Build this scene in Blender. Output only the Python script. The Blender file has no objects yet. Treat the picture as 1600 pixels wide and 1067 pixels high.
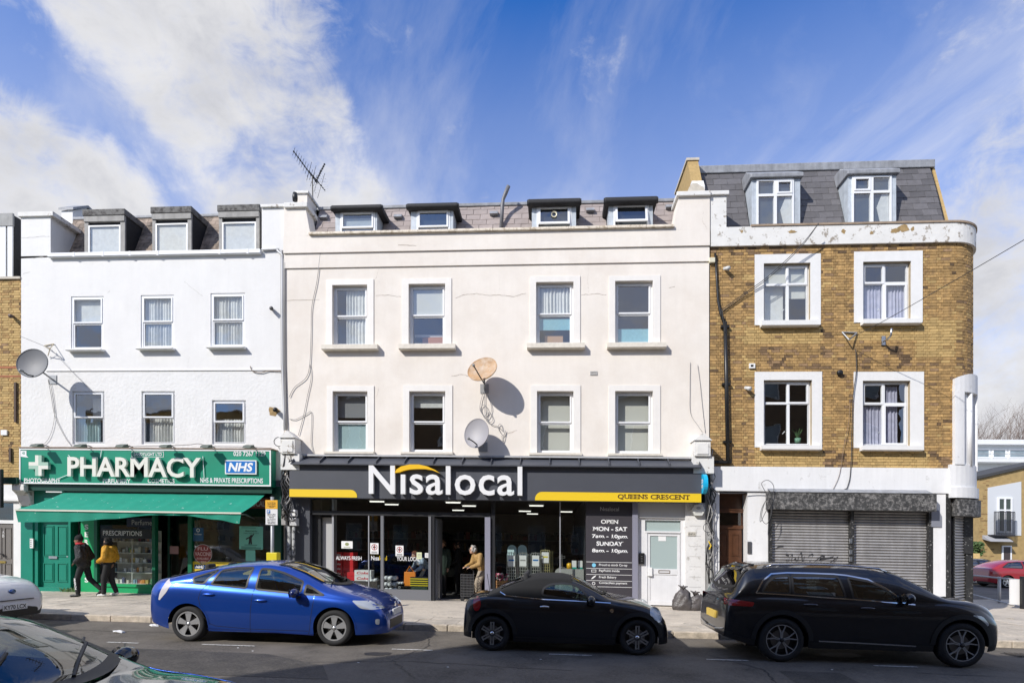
import bpy, bmesh, random
from math import *
from mathutils import Vector, Matrix
R = random.Random(11)
sc = bpy.context.scene
COL = sc.collection
# ---------------------------------------------------------------- camera, sky, sun, exposure
F, PX, YH, TH, A, XR, ZC, D = 900.0, 800.0, 848.0, radians(4.12), .018, -.85, 1.86, 16.15
cam = bpy.data.cameras.new('camera'); camo = bpy.data.objects.new('camera', cam); COL.objects.link(camo)
cam.sensor_width = 36; cam.lens = 36*F/1600; cam.shift_y = (YH-533.5)/1600; cam.clip_start = .1; cam.clip_end = 3000
camo.location = (0, 0, ZC); camo.rotation_euler = (pi/2, 0, TH); sc.camera = camo
EL, AZ = radians(37), radians(44)
world = bpy.data.worlds.new('World'); sc.world = world; world.use_nodes = True
def sky_nodes():
    nt = world.node_tree; N = nt.nodes; L = nt.links
    bg = N['Background']; bg.inputs[1].default_value = .092
    s = N.new('ShaderNodeTexSky'); s.sky_type = 'NISHITA'; s.sun_disc = False
    s.sun_elevation = EL; s.sun_rotation = pi+AZ; s.air_density = 1.0; s.dust_density = .25; s.ozone_density = 2.5
    def math(op, a, b=None, c=None, clamp=False):
        n = N.new('ShaderNodeMath'); n.operation = op; n.use_clamp = clamp
        for i, v in enumerate((a, b, c)):
            if v is None: continue
            if isinstance(v, (int, float)): n.inputs[i].default_value = v
            else: L.new(v, n.inputs[i])
        return n.outputs[0]
    tc = N.new('ShaderNodeTexCoord'); d = tc.outputs['Generated']
    sep = N.new('ShaderNodeSeparateXYZ'); L.new(d, sep.inputs[0])
    # cloud sheet: the view direction met with a high plane
    zz = math('MAXIMUM', math('ADD', sep.outputs[2], .22), .05)
    cmb = N.new('ShaderNodeCombineXYZ'); L.new(math('DIVIDE', sep.outputs[0], zz), cmb.inputs[0]); L.new(math('DIVIDE', sep.outputs[1], zz), cmb.inputs[1])
    def noise(vec, sc_, det, rough, dist=0, rot=None, scl=None):
        if scl:
            mp = N.new('ShaderNodeMapping'); mp.vector_type = 'TEXTURE'; L.new(vec, mp.inputs[0]); mp.inputs['Scale'].default_value = scl
            mp.inputs['Rotation'].default_value = (0, 0, rot or 0); vec = mp.outputs[0]
        n = N.new('ShaderNodeTexNoise'); n.inputs['Scale'].default_value = sc_; n.inputs['Detail'].default_value = det
        n.inputs['Roughness'].default_value = rough; n.inputs['Distortion'].default_value = dist; L.new(vec, n.inputs[0]); return n.outputs[0]
    def direction(px, py):
        xr, up = (px-PX)/F, (YH-py)/F
        return Vector((cos(TH)*xr-sin(TH), sin(TH)*xr+cos(TH), up)).normalized()
    stv = N.new('ShaderNodeMapping'); stv.inputs['Scale'].default_value = (1, 1, 1.35); L.new(d, stv.inputs[0]); dv = stv.outputs[0]
    big = noise(dv, 4.2, 12, .60, .55)
    fine = noise(dv, 15, 9, .64, .5)
    wisp = noise(cmb.outputs[0], 2.6, 10, .60, .6, radians(112), (2.3, 1, 1))
    cover = math('MULTIPLY', big, 0.0)
    cover = math('ADD', cover, .10)
    # where the heaps of cloud stand that day (compass direction and height, radius in degrees, weight)
    for px, py, rad, wt in ((230, 30, 8, .55), (330, 120, 9.5, .65), (450, 60, 6.5, .55), (430, 190, 8.5, .75), (500, 260, 6.2, .8), (560, 290, 4, .6), (340, 230, 5, .55), (120, 20, 5, .5), (40, 220, 6, .8), (140, 280, 5, .8),
                            (20, 330, 9, .7), (230, 320, 4, .55), (1600, 330, 10, .95), (1540, 430, 6, .7), (1590, 180, 6, .45), (1570, 520, 6, .6), (1590, 660, 6, 1.1), (1480, 320, 4, .4),
                            (130, 160, 3.6, -1.0), (200, 215, 3.2, -1.1), (265, 275, 3.0, -1.1), (320, 325, 2.8, -1.0), (40, 130, 4, -.9), (20, 30, 4, -.8), (640, 60, 9, -1.3), (700, 190, 8, -1.2), (930, 60, 12, -1.0), (1200, 90, 12, -.9), (1430, 60, 10, -.8), (1250, 220, 9, -.6), (1000, 220, 8, -.7), (1575, 592, 2.6, -1.2), (1420, 190, 6, -.5)):
        v = N.new('ShaderNodeVectorMath'); v.operation = 'DOT_PRODUCT'; L.new(d, v.inputs[0]); v.inputs[1].default_value = direction(px, py)
        k = 1/(1-cos(radians(rad)))
        e = math('EXPONENT', math('MULTIPLY', math('SUBTRACT', v.outputs['Value'], 1), k))
        cover = math('MULTIPLY_ADD', e, wt, cover)
    lim = N.new('ShaderNodeMapRange'); lim.interpolation_type = 'SMOOTHSTEP'; L.new(cover, lim.inputs[0]); lim.inputs[1].default_value = -1.0; lim.inputs[2].default_value = 1.1; lim.inputs[3].default_value = -1.0; lim.inputs[4].default_value = .85
    cover = math('ADD', lim.outputs[0], math('ADD', math('MULTIPLY', math('SUBTRACT', big, .5), 5.2), math('MULTIPLY', math('SUBTRACT', fine, .5), 3.0)))
    ramp = N.new('ShaderNodeMapRange'); ramp.interpolation_type = 'SMOOTHSTEP'; L.new(cover, ramp.inputs[0])
    ramp.inputs[1].default_value = -.55; ramp.inputs[2].default_value = 1.25
    wr = N.new('ShaderNodeMapRange'); L.new(wisp, wr.inputs[0]); wr.inputs[1].default_value = .43; wr.inputs[2].default_value = .85; wr.inputs[3].default_value = 0; wr.inputs[4].default_value = .42
    low = N.new('ShaderNodeMapRange'); L.new(sep.outputs[2], low.inputs[0]); low.inputs[1].default_value = .36; low.inputs[2].default_value = .70; low.inputs[3].default_value = .62; low.inputs[4].default_value = 0
    wz = math('ADD', wr.outputs[0], math('MULTIPLY', low.outputs[0], math('ADD', wisp, .35)), clamp=True)
    mask = math('SUBTRACT', math('ADD', ramp.outputs[0], wz), math('MULTIPLY', ramp.outputs[0], wz))
    # lit tops, greyer thick parts
    thick = N.new('ShaderNodeMapRange'); L.new(math('ADD', math('MULTIPLY', cover, .22), math('MULTIPLY', noise(dv, 6.5, 9, .6, .4), 1.0)), thick.inputs[0]); thick.inputs[1].default_value = .36; thick.inputs[2].default_value = .92
    cc = N.new('ShaderNodeMix'); cc.data_type = 'RGBA'; L.new(thick.outputs[0], cc.inputs[0])
    cc.inputs[6].default_value = (10.3, 10.2, 10.2, 1); cc.inputs[7].default_value = (6.6, 6.7, 7.2, 1)
    tint = N.new('ShaderNodeMix'); tint.data_type = 'RGBA'; tint.blend_type = 'MULTIPLY'; tint.inputs[0].default_value = 1; L.new(s.outputs[0], tint.inputs[6]); tint.inputs[7].default_value = (.20, 1.16, 2.35, 1)
    mx = N.new('ShaderNodeMix'); mx.data_type = 'RGBA'; L.new(mask, mx.inputs[0]); L.new(tint.outputs[2], mx.inputs[6]); L.new(cc.outputs[2], mx.inputs[7])
    L.new(mx.outputs[2], bg.inputs[0])
sky_nodes()
sun = bpy.data.lights.new('sun', 'SUN'); sun.energy = 4.8; sun.angle = radians(.53); sun.color = (1, .955, .89)
suno = bpy.data.objects.new('sun', sun); COL.objects.link(suno); suno.location = (-20, -20, 30)
suno.rotation_euler = Vector((sin(AZ)*cos(EL), cos(AZ)*cos(EL), -sin(EL))).to_track_quat('-Z', 'Y').to_euler()
sc.view_settings.view_transform = 'Standard'; sc.view_settings.look = 'None'; sc.view_settings.gamma = 1
sc.view_settings.use_curve_mapping = False; sc.view_settings.exposure = .04
sc.cycles.max_bounces = 8; sc.cycles.transparent_max_bounces = 16; sc.cycles.caustics_reflective = False; sc.cycles.caustics_refractive = False
try: sc.cycles.use_denoising = True
except Exception: pass

# ---------------------------------------------------------------- measuring: a point of a known upright plane Y
def mX(px, Y=D): return Y*tan(atan((px-PX)/F)-TH)
def dep(X, Y): return -X*sin(TH)+Y*cos(TH)
def mZ(px, py, Y=D):
    X = mX(px, Y); return ZC-(py-YH)*dep(X, Y)/F+A*(X-XR)
def pt(px, py, Y=D): return (mX(px, Y), Y, mZ(px, py, Y))
def rect(x0, y0, x1, y1, Y=D):
    c = (x0+x1)/2; return (mX(x0, Y), mX(x1, Y), mZ(c, y1, Y), mZ(c, y0, Y))     # X0, X1, Z0, Z1
def shear(v): return Vector((v[0], v[1], v[2]-A*(v[0]-XR)))                       # the street falls 1.8 % to the right

# ---------------------------------------------------------------- scene graph helpers
ORG = {}
def tag(o, label=None, cat=None, group=None, kind=None):
    if label: o['label'] = label
    if cat: o['category'] = cat
    if group: o['group'] = group
    if kind: o['kind'] = kind
    return o
def thing(name, label, cat, loc=(0, 0, 0), group=None, sheared=True, rot=None):
    o = bpy.data.objects.new(name, None); COL.objects.link(o); o.empty_display_size = .2
    o.location = shear(loc) if sheared else Vector(loc)
    if rot: o.rotation_euler = rot
    ORG[o.name] = o.location.copy() if sheared else Vector((0, 0, 0))
    return tag(o, label, cat, group)
def org(o): return ORG[o.name]
class MB:
    def __init__(s): s.v = []; s.f = []; s.m = []; s.cur = 0
    def add(s, vs, fs):
        o = len(s.v); s.v += [tuple(v) for v in vs]; s.f += [tuple(o+i for i in f) for f in fs]; s.m += [s.cur]*len(fs); return s
    def box(s, x0, x1, y0, y1, z0, z1):
        v = [(x, y, z) for z in (z0, z1) for y in (y0, y1) for x in (x0, x1)]
        return s.add(v, [(0, 2, 3, 1), (4, 5, 7, 6), (0, 1, 5, 4), (1, 3, 7, 5), (3, 2, 6, 7), (2, 0, 4, 6)])
    def quad(s, *p): return s.add(p, [tuple(range(len(p)))])
    def prism(s, poly, y0, y1):                    # poly of (x, z) extruded along y
        n = len(poly); v = [(x, y0, z) for x, z in poly]+[(x, y1, z) for x, z in poly]
        return s.add(v, [tuple(range(n)), tuple(range(2*n-1, n-1, -1))]+[(i, i+n, (i+1) % n+n, (i+1) % n) for i in range(n)])
    def prismx(s, poly, x0, x1):                   # poly of (y, z) extruded along x
        n = len(poly); v = [(x0, y, z) for y, z in poly]+[(x1, y, z) for y, z in poly]
        return s.add(v, [tuple(range(n)), tuple(range(2*n-1, n-1, -1))]+[(i, i+n, (i+1) % n+n, (i+1) % n) for i in range(n)])
    def prismz(s, poly, z0, z1):
        n = len(poly); v = [(x, y, z0) for x, y in poly]+[(x, y, z1) for x, y in poly]
        return s.add(v, [tuple(range(n)), tuple(range(2*n-1, n-1, -1))]+[(i, i+n, (i+1) % n+n, (i+1) % n) for i in range(n)])
    def pxprism(s, pxs, Y, y0, y1): return s.prism([(mX(x, Y), mZ(x, y, Y)) for x, y in pxs], y0, y1)
    def frame(s, x0, x1, z0, z1, w, y0, y1, wb=None, wt=None):
        wb = w if wb is None else wb; wt = w if wt is None else wt
        s.box(x0, x0+w, y0, y1, z0, z1); s.box(x1-w, x1, y0, y1, z0, z1)
        s.box(x0+w, x1-w, y0, y1, z0, z0+wb); return s.box(x0+w, x1-w, y0, y1, z1-wt, z1)
    def tube(s, pts, r, n=6, cap=True):
        P = [Vector(p) for p in pts]; rs = r if isinstance(r, (list, tuple)) else [r]*len(P); o = len(s.v); u = None
        for i, p in enumerate(P):
            t = (P[min(i+1, len(P)-1)]-P[max(i-1, 0)]).normalized()
            if u is None: u = t.orthogonal().normalized()
            u = (u-t*u.dot(t)); u = u.normalized() if u.length > 1e-6 else t.orthogonal().normalized()
            w = t.cross(u)
            for k in range(n):
                a = 2*pi*k/n; s.v.append(tuple(p+(u*cos(a)+w*sin(a))*rs[i]))
        for i in range(len(P)-1):
            for k in range(n):
                s.f.append((o+i*n+k, o+i*n+(k+1) % n, o+(i+1)*n+(k+1) % n, o+(i+1)*n+k)); s.m.append(s.cur)
        if cap:
            s.f += [tuple(o+k for k in range(n-1, -1, -1)), tuple(o+(len(P)-1)*n+k for k in range(n))]; s.m += [s.cur]*2
        return s
    def lathe(s, prof, n=24, axis='y', c=(0, 0, 0), M=None, close=False):   # prof of (radius, height along axis)
        o = len(s.v); m = len(prof)
        for r, h in prof:
            for k in range(n):
                a = 2*pi*k/n; p = {'y': (r*cos(a), h, r*sin(a)), 'z': (r*cos(a), r*sin(a), h), 'x': (h, r*cos(a), r*sin(a))}[axis]
                p = Vector(p)
                if M: p = M @ p
                s.v.append(tuple(p+Vector(c)))
        for i in range(m if close else m-1):
            for k in range(n):
                j = (i+1) % m; s.f.append((o+i*n+k, o+i*n+(k+1) % n, o+j*n+(k+1) % n, o+j*n+k)); s.m.append(s.cur)
        return s
    def ball(s, c, r, nu=12, nv=8, M=None):
        rx, ry, rz = r if isinstance(r, (tuple, list)) else (r, r, r)
        vs = []
        for j in range(nv+1):
            b = pi*j/nv
            for i in range(nu):
                a = 2*pi*i/nu; p = Vector((rx*sin(b)*cos(a), ry*sin(b)*sin(a), rz*cos(b)))
                if M: p = M @ p
                vs.append(p+Vector(c))
        return s.add(vs, [(j*nu+i, (j+1)*nu+i, (j+1)*nu+(i+1) % nu, j*nu+(i+1) % nu) for j in range(nv) for i in range(nu)])
    def grid(s, fn, nu, nv):
        vs = [fn(i/nu, j/nv) for j in range(nv+1) for i in range(nu+1)]; w = nu+1
        return s.add(vs, [(j*w+i, j*w+i+1, (j+1)*w+i+1, (j+1)*w+i) for j in range(nv) for i in range(nu)])
    def build(s, name, mats, parent=None, sheared=True, smooth=False, bevel=0, label=None, cat=None, group=None, kind=None, fix=True):
        vs = [shear(v) if sheared else Vector(v) for v in s.v]
        if parent is not None: off = org(parent) if sheared else Vector((0, 0, 0))
        else:
            lo = [min(v[i] for v in vs) for i in range(3)]; hi = [max(v[i] for v in vs) for i in range(3)]
            off = Vector(((lo[0]+hi[0])/2, (lo[1]+hi[1])/2, lo[2]))
        me = bpy.data.meshes.new(name); me.from_pydata([v-off for v in vs], [], s.f)
        if not isinstance(mats, (list, tuple)): mats = [mats]
        for m in mats: me.materials.append(m)
        if len(mats) > 1: me.polygons.foreach_set('material_index', s.m)
        if fix:
            bm = bmesh.new(); bm.from_mesh(me); bmesh.ops.recalc_face_normals(bm, faces=bm.faces); bm.to_mesh(me); bm.free()
        if smooth: me.polygons.foreach_set('use_smooth', [True]*len(me.polygons))
        me.update()
        o = bpy.data.objects.new(name, me); COL.objects.link(o)
        if parent is not None: o.parent = parent
        else: o.location = off
        ORG[o.name] = off
        if smooth == 'auto':
            md = o.modifiers.new('ws', 'EDGE_SPLIT'); md.split_angle = radians(35)
        if bevel:
            b = o.modifiers.new('bevel', 'BEVEL'); b.width = bevel; b.segments = 2; b.limit_method = 'ANGLE'
        return tag(o, label, cat, group, kind)
def piece(name, me, parent, loc, rot=None, sheared=True):      # one of many alike pieces sharing mesh data
    o = bpy.data.objects.new(name, me); COL.objects.link(o); o.parent = parent
    o.location = (shear(loc) if sheared else Vector(loc))-org(parent)
    if rot: o.rotation_euler = rot
    ORG[o.name] = o.location+org(parent); return o
def copy_tree(o, parent=None):
    c = o.copy(); COL.objects.link(c)
    if parent is not None: c.parent = parent
    ORG[c.name] = ORG.get(o.name, Vector())
    for ch in list(o.children): copy_tree(ch, c)
    return c

# ---------------------------------------------------------------- materials
MATS = {}
def M(name, col, rough=.7, metal=0, var=0, scale=4, bump=0, bscale=30, coat=0, rnd=0, streak=0, dirt=None, dirt_amt=0, dirt_scale=2, spec=.5, emit=None, bdist=.02, dirt_hard=.1, speck=0, speck_scale=90):
    if name in MATS: return MATS[name]
    m = bpy.data.materials.new(name); m.use_nodes = True; MATS[name] = m
    nt = m.node_tree; N = nt.nodes; L = nt.links; b = N['Principled BSDF']
    b.inputs['Base Color'].default_value = (*col, 1); b.inputs['Roughness'].default_value = rough; b.inputs['Metallic'].default_value = metal
    b.inputs['Specular IOR Level'].default_value = spec
    if coat: b.inputs['Coat Weight'].default_value = coat; b.inputs['Coat Roughness'].default_value = .025
    if emit: b.inputs['Emission Color'].default_value = (*col, 1); b.inputs['Emission Strength'].default_value = emit
    geo = N.new('ShaderNodeNewGeometry')
    def noise(sc_, det=5, rough_=.6, scl=None):
        n = N.new('ShaderNodeTexNoise'); n.inputs['Scale'].default_value = sc_; n.inputs['Detail'].default_value = det; n.inputs['Roughness'].default_value = rough_
        v = geo.outputs['Position']
        if scl:
            mp = N.new('ShaderNodeMapping'); mp.inputs['Scale'].default_value = scl; L.new(v, mp.inputs[0]); v = mp.outputs[0]
        L.new(v, n.inputs[0]); return n.outputs[0]
    def mr(v, a, b_, c, d_):
        n = N.new('ShaderNodeMapRange'); L.new(v, n.inputs[0])
        for i, q in enumerate((a, b_, c, d_)): n.inputs[i+1].default_value = q
        return n.outputs[0]
    cur = None
    def mul(val):
        nonlocal cur
        n = N.new('ShaderNodeMix'); n.data_type = 'RGBA'; n.blend_type = 'MULTIPLY'; n.inputs[0].default_value = 1
        if cur is None: n.inputs[6].default_value = (*col, 1)
        else: L.new(cur, n.inputs[6])
        L.new(val, n.inputs[7]); cur = n.outputs[2]
    if var: mul(mr(noise(scale), .3, .7, 1-var, 1+var))
    if speck: mul(mr(noise(speck_scale, 3, .7), .3, .7, 1-speck, 1+speck))
    if streak: mul(mr(noise(3, 6, .65, (2.2, 2.2, .22)), .35, .62, 1-streak, 1.0))
    if rnd:
        oi = N.new('ShaderNodeObjectInfo'); ad = N.new('ShaderNodeMath'); ad.operation = 'ADD'; L.new(oi.outputs['Random'], ad.inputs[0]); L.new(geo.outputs['Random Per Island'], ad.inputs[1])
        fr = N.new('ShaderNodeMath'); fr.operation = 'FRACT'; L.new(ad.outputs[0], fr.inputs[0]); mul(mr(fr.outputs[0], 0, 1, 1-rnd, 1+rnd))
    if dirt:
        n = N.new('ShaderNodeMix'); n.data_type = 'RGBA'; L.new(mr(noise(dirt_scale, 8, .7), .5-dirt_hard+(.5-dirt_amt)*.3, .5+dirt_hard+(.5-dirt_amt)*.3, 0, 1), n.inputs[0])
        if cur is None: n.inputs[6].default_value = (*col, 1)
        else: L.new(cur, n.inputs[6])
        n.inputs[7].default_value = (*dirt, 1); cur = n.outputs[2]
    if cur is not None: L.new(cur, b.inputs['Base Color'])
    if bump:
        bp = N.new('ShaderNodeBump'); bp.inputs['Strength'].default_value = bump; bp.inputs['Distance'].default_value = bdist
        L.new(noise(bscale, 6, .6), bp.inputs['Height']); L.new(bp.outputs[0], b.inputs['Normal'])
    return m
def glass(name, tint=(.9, .95, .93), ior=1.5, rough=.0, gl=(1, 1, 1), wavy=0):
    if name in MATS: return MATS[name]
    m = bpy.data.materials.new(name); m.use_nodes = True; MATS[name] = m
    nt = m.node_tree; N = nt.nodes; L = nt.links; N.remove(N['Principled BSDF'])
    t = N.new('ShaderNodeBsdfTransparent'); t.inputs[0].default_value = (*tint, 1)
    g = N.new('ShaderNodeBsdfGlossy'); g.inputs[0].default_value = (*gl, 1); g.inputs['Roughness'].default_value = rough
    lw = N.new('ShaderNodeLayerWeight'); lw.inputs[0].default_value = .5
    pw = N.new('ShaderNodeMath'); pw.operation = 'POWER'; L.new(lw.outputs['Facing'], pw.inputs[0]); pw.inputs[1].default_value = 4
    f = N.new('ShaderNodeMapRange'); L.new(pw.outputs[0], f.inputs[0]); f.inputs[3].default_value = 2*((ior-1)/(ior+1))**2; f.inputs[4].default_value = 1
    if wavy:
        geo = N.new('ShaderNodeNewGeometry'); n = N.new('ShaderNodeTexNoise'); n.inputs['Scale'].default_value = 1.3; L.new(geo.outputs['Position'], n.inputs[0])
        bp = N.new('ShaderNodeBump'); bp.inputs['Strength'].default_value = wavy; bp.inputs['Distance'].default_value = .05; L.new(n.outputs[0], bp.inputs['Height']); L.new(bp.outputs[0], g.inputs['Normal'])
    x = N.new('ShaderNodeMixShader'); L.new(f.outputs[0], x.inputs[0]); L.new(t.outputs[0], x.inputs[1]); L.new(g.outputs[0], x.inputs[2])
    L.new(x.outputs[0], N['Material Output'].inputs[0]); return m
WHITE = M('white_render', (.775, .768, .75), .85, var=.03, scale=1.3, bump=.2, bscale=9, streak=.025, bdist=.03)
STIPPLE = M('stippled_render', (.77, .765, .75), .85, var=.03, scale=2, bump=.32, bscale=11, streak=.03, bdist=.05)
CREAM = M('cream_render', (.82, .765, .695), .85, var=.035, scale=1.1, bump=.15, bscale=12, streak=.03, bdist=.02, dirt=(.70, .63, .55), dirt_amt=.10, dirt_scale=.7, dirt_hard=.2)
TRIM = M('white_gloss_trim', (.79, .785, .77), .45, var=.03, scale=6, streak=.04)
UPVC = M('white_plastic_frame', (.80, .81, .82), .3)
OLDTRIM = M('weathered_white_paint', (.74, .73, .70), .8, var=.06, scale=3, bump=.3, bscale=14, dirt=(.33, .29, .24), dirt_amt=.18, dirt_scale=5, dirt_hard=.03)
STONE = M('coping_stone', (.55, .50, .42), .9, var=.15, scale=7, bump=.2, bscale=40)
LEAD = M('grey_lead', (.30, .31, .33), .6, var=.18, scale=5, streak=.25, bump=.2, bscale=16)
LEADPALE = M('pale_lead_cheek', (.50, .55, .60), .55, var=.15, scale=6, streak=.2)
FELT = M('black_roof_felt', (.022, .022, .024), .75, var=.3, scale=14, bump=.4, bscale=30)
DIRTYLEAD = M('dirty_lead_fascia', (.20, .195, .185), .85, var=.25, scale=7, dirt=(.045, .04, .038), dirt_amt=.45, dirt_scale=7, bump=.4, bscale=25)
SLATE = M('grey_slate', (.115, .11, .115), .75, var=.12, scale=9, rnd=.22, bump=.25, bscale=60)
BROWNTILE = M('brown_roof_tile', (.30, .235, .185), .85, var=.22, scale=5, rnd=.22, bump=.3, bscale=50, dirt=(.07, .06, .05), dirt_amt=.25, dirt_scale=3)
PINKTILE = M('pinkish_roof_tile', (.33, .28, .26), .85, var=.10, scale=6, rnd=.10, bump=.2, bscale=50)
BRICK = M('stock_brick', (.42, .265, .105), .9, var=.2, scale=11, rnd=.27, bump=.6, bscale=60, bdist=.01, dirt=(.20, .125, .06), dirt_amt=.16, dirt_scale=6, dirt_hard=.14)
BRICKNEW = M('fresh_yellow_brick', (.48, .33, .135), .9, var=.16, scale=12, rnd=.16, bump=.5, bscale=60, bdist=.01)
BRICKDARK = M('sooty_brick', (.22, .14, .075), .92, var=.3, scale=12, rnd=.5, bump=.6, bscale=60, bdist=.01)
BRICKRED = M('red_brick', (.36, .14, .07), .9, var=.2, scale=12, rnd=.2)
BRICKHOUSE = M('pale_yellow_brick', (.50, .35, .15), .9, var=.2, scale=3, rnd=.32)
MORTAR = M('mortar', (.40, .34, .25), .95, var=.15, scale=12, bump=.3, bscale=60)
MORTARDK = M('brick_mortar_dark', (.40, .325, .22), .95, var=.15, scale=12, bump=.3, bscale=60)
BLACK = M('black_plastic', (.012, .012, .013), .45)
BLACKPIPE = M('black_painted_iron', (.014, .014, .014), .4, var=.2)
RUBBER = M('tyre_rubber', (.018, .018, .019), .85, var=.15, scale=20)
GREYCABLE = M('grey_cable', (.32, .31, .30), .6)
DARKCABLE = M('dark_cable', (.04, .04, .042), .6)
STEEL = M('brushed_steel', (.55, .56, .57), .35, 1)
ALU = M('grey_aluminium', (.42, .43, .46), .45, .6)
ANTH = M('anthracite_panel', (.068, .073, .088), .5, var=.05, scale=2)
ANTHDK = M('dark_frame', (.020, .021, .024), .4)
YELLOW = M('yellow_panel', (.80, .55, .02), .45)
SIGNWHITE = M('white_letter', (.82, .82, .82), .4)
GREEN = M('pharmacy_green', (.004, .25, .15), .4, var=.06, scale=2)
GREENWOOD = M('green_gloss_paint', (.006, .215, .145), .38, var=.06, scale=3)
GREENDK = M('dark_green_paint', (.003, .048, .032), .4)
GREENBR = M('bright_green_paint', (.004, .33, .115), .4)
AWN = M('green_awning_cloth', (.004, .25, .165), .7, var=.08, scale=3, dirt=(.55, .66, .6), dirt_amt=-.02, dirt_scale=9, dirt_hard=.012)
DARKROOM = M('dim_room_wall', (.16, .155, .15), .9)
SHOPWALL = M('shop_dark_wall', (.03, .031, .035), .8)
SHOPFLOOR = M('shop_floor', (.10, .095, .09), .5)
CURTAIN = M('net_curtain', (.72, .73, .70), .9, var=.1, scale=8)
BLIND = M('cream_blind', (.70, .70, .63), .85)
FROST = M('frosted_film', (.40, .56, .57), .5, var=.05, scale=20)
BLUEFILM = M('blue_frosted_film', (.25, .52, .60), .5, var=.08, scale=20)
LILAC = M('lilac_curtain', (.50, .50, .62), .9, var=.15, scale=6)
WOOD = M('orange_pine', (.50, .24, .09), .7, var=.2, scale=8)
BROWNDOOR = M('brown_varnished_door', (.085, .036, .018), .35, var=.25, scale=5)
CARD = M('paper_white', (.78, .78, .77), .7)
GW = glass('window_glass', (.93, .95, .95), 1.9, .0, wavy=.10)
GSHOP = glass('shop_glass', (.82, .86, .85), 1.45, .0, wavy=.03)
INK = M('black_print', (.02, .02, .02), .6)

# ---------------------------------------------------------------- lettering
def text2d(s, bold=0.0, space=1.0, align='LEFT'):
    cu = bpy.data.curves.new('lettering', 'FONT'); cu.body = s; cu.offset = bold; cu.space_character = space; cu.align_x = align; cu.resolution_u = 3
    ob = bpy.data.objects.new('lettering', cu); me = ob.to_mesh()
    vs = [(v.co.x, v.co.y) for v in me.vertices]; fs = [tuple(p.vertices) for p in me.polygons]
    ob.to_mesh_clear(); bpy.data.objects.remove(ob); bpy.data.curves.remove(cu); return vs, fs
def islands(vs, fs):
    par = list(range(len(vs)))
    key = {}
    def find(a):
        while par[a] != a: par[a] = par[par[a]]; a = par[a]
        return a
    for i, v in enumerate(vs):
        k = (round(v[0], 4), round(v[1], 4))
        if k in key: par[find(i)] = find(key[k])
        else: key[k] = i
    for f in fs:
        for i in f[1:]: par[find(i)] = find(f[0])
    g = {}
    for f in fs: g.setdefault(find(f[0]), []).append(f)
    out = []
    for k, ff in g.items():
        ids = sorted({i for f in ff for i in f}); mp = {a: b for b, a in enumerate(ids)}
        out.append(([vs[i] for i in ids], [tuple(mp[i] for i in f) for f in ff]))
    out.sort(key=lambda t: min(v[0] for v in t[0])); return out
SER = {'Q': (), 'O': (), 'S': (), 'C': ((.93, 1, 'v'),), 'U': ((.1, 1, 0), (.9, 1, 0)), 'E': ((.1, 1, 0), (.1, 0, 0)), 'N': ((.08, 0, 0), (.08, 1, 0), (.92, 1, 0)), 'R': ((.1, 0, 0), (.1, 1, 0), (.95, 0, 0)), 'T': ((.5, 0, 0),),
       'M': ((.08, 0, 0), (.92, 0, 0), (.06, 1, 0), (.94, 1, 0)), 'A': ((.05, 0, 0), (.95, 0, 0)), 'P': ((.1, 0, 0), (.1, 1, 0)), 'D': ((.08, 0, 0), (.08, 1, 0)), 'Y': ((.5, 0, 0), (.05, 1, 0), (.95, 1, 0)), '1': ((.55, 0, 0),), 'm': ((.07, 0, 0), (.5, 0, 0), (.93, 0, 0)), 'p': ((.1, 0, 0),)}
def fit(vs, x0, x1, z0, z1):
    a = min(v[0] for v in vs); b = max(v[0] for v in vs); c = min(v[1] for v in vs); d = max(v[1] for v in vs)
    return [(x0+(v[0]-a)/(b-a)*(x1-x0), z0+(v[1]-c)/(d-c)*(z1-z0)) for v in vs]
def flat_text(mb, s, r, Y, t=.004, bold=.0, space=1.0, serif=False):       # r = X0, X1, Z0, Z1 on plane Y, front face at Y-t
    vs, fs = text2d(s, bold, space)
    if not vs: return
    if serif:
        isl = islands(vs, fs); chars = [c for c in s if c != ' ']
        if len(isl) == len(chars):
            H = max(v[1] for v in vs)-min(v[1] for v in vs)
            for (iv, _), ch in zip(isl, chars):
                a = min(v[0] for v in iv); b = max(v[0] for v in iv); c = min(v[1] for v in iv); d = max(v[1] for v in iv)
                for q in SER.get(ch, ()):
                    if q[2] == 'v': continue
                    cx = a+(b-a)*q[0]; cz = c if q[1] == 0 else d; h = .13*H; w = .17*H
                    z0, z1 = (cz, cz+h) if q[1] == 0 else (cz-h, cz)
                    o = len(vs); vs += [(cx-w, z0), (cx+w, z0), (cx+w, z1), (cx-w, z1)]; fs.append((o, o+1, o+2, o+3))
    q = fit(vs, *r)
    mb.add([(x, Y-t, z) for x, z in q], fs)
def solid_letters(s, r, y0, y1, bold=0, space=1.0, split=True):            # list of MBs, letters with depth from y0 (front) to y1
    vs, fs = text2d(s, bold, space); q = fit(vs, *r); out = []
    for iv, iff in (islands(q, fs) if split else [(q, fs)]):
        mb = MB(); n = len(iv); mb.add([(x, y0, z) for x, z in iv], iff)
        ed = {}
        key = [(round(x, 5), round(z, 5)) for x, z in iv]
        for f in iff:
            for i in range(len(f)):
                a, b = f[i], f[(i+1) % len(f)]; k = tuple(sorted((key[a], key[b]))); ed.setdefault(k, []).append((a, b))
        for k, l in ed.items():
            if len(l) == 1:
                a, b = l[0]; mb.quad((iv[a][0], y0, iv[a][1]), (iv[b][0], y0, iv[b][1]), (iv[b][0], y1, iv[b][1]), (iv[a][0], y1, iv[a][1]))
        out.append(mb)
    return out
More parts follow.
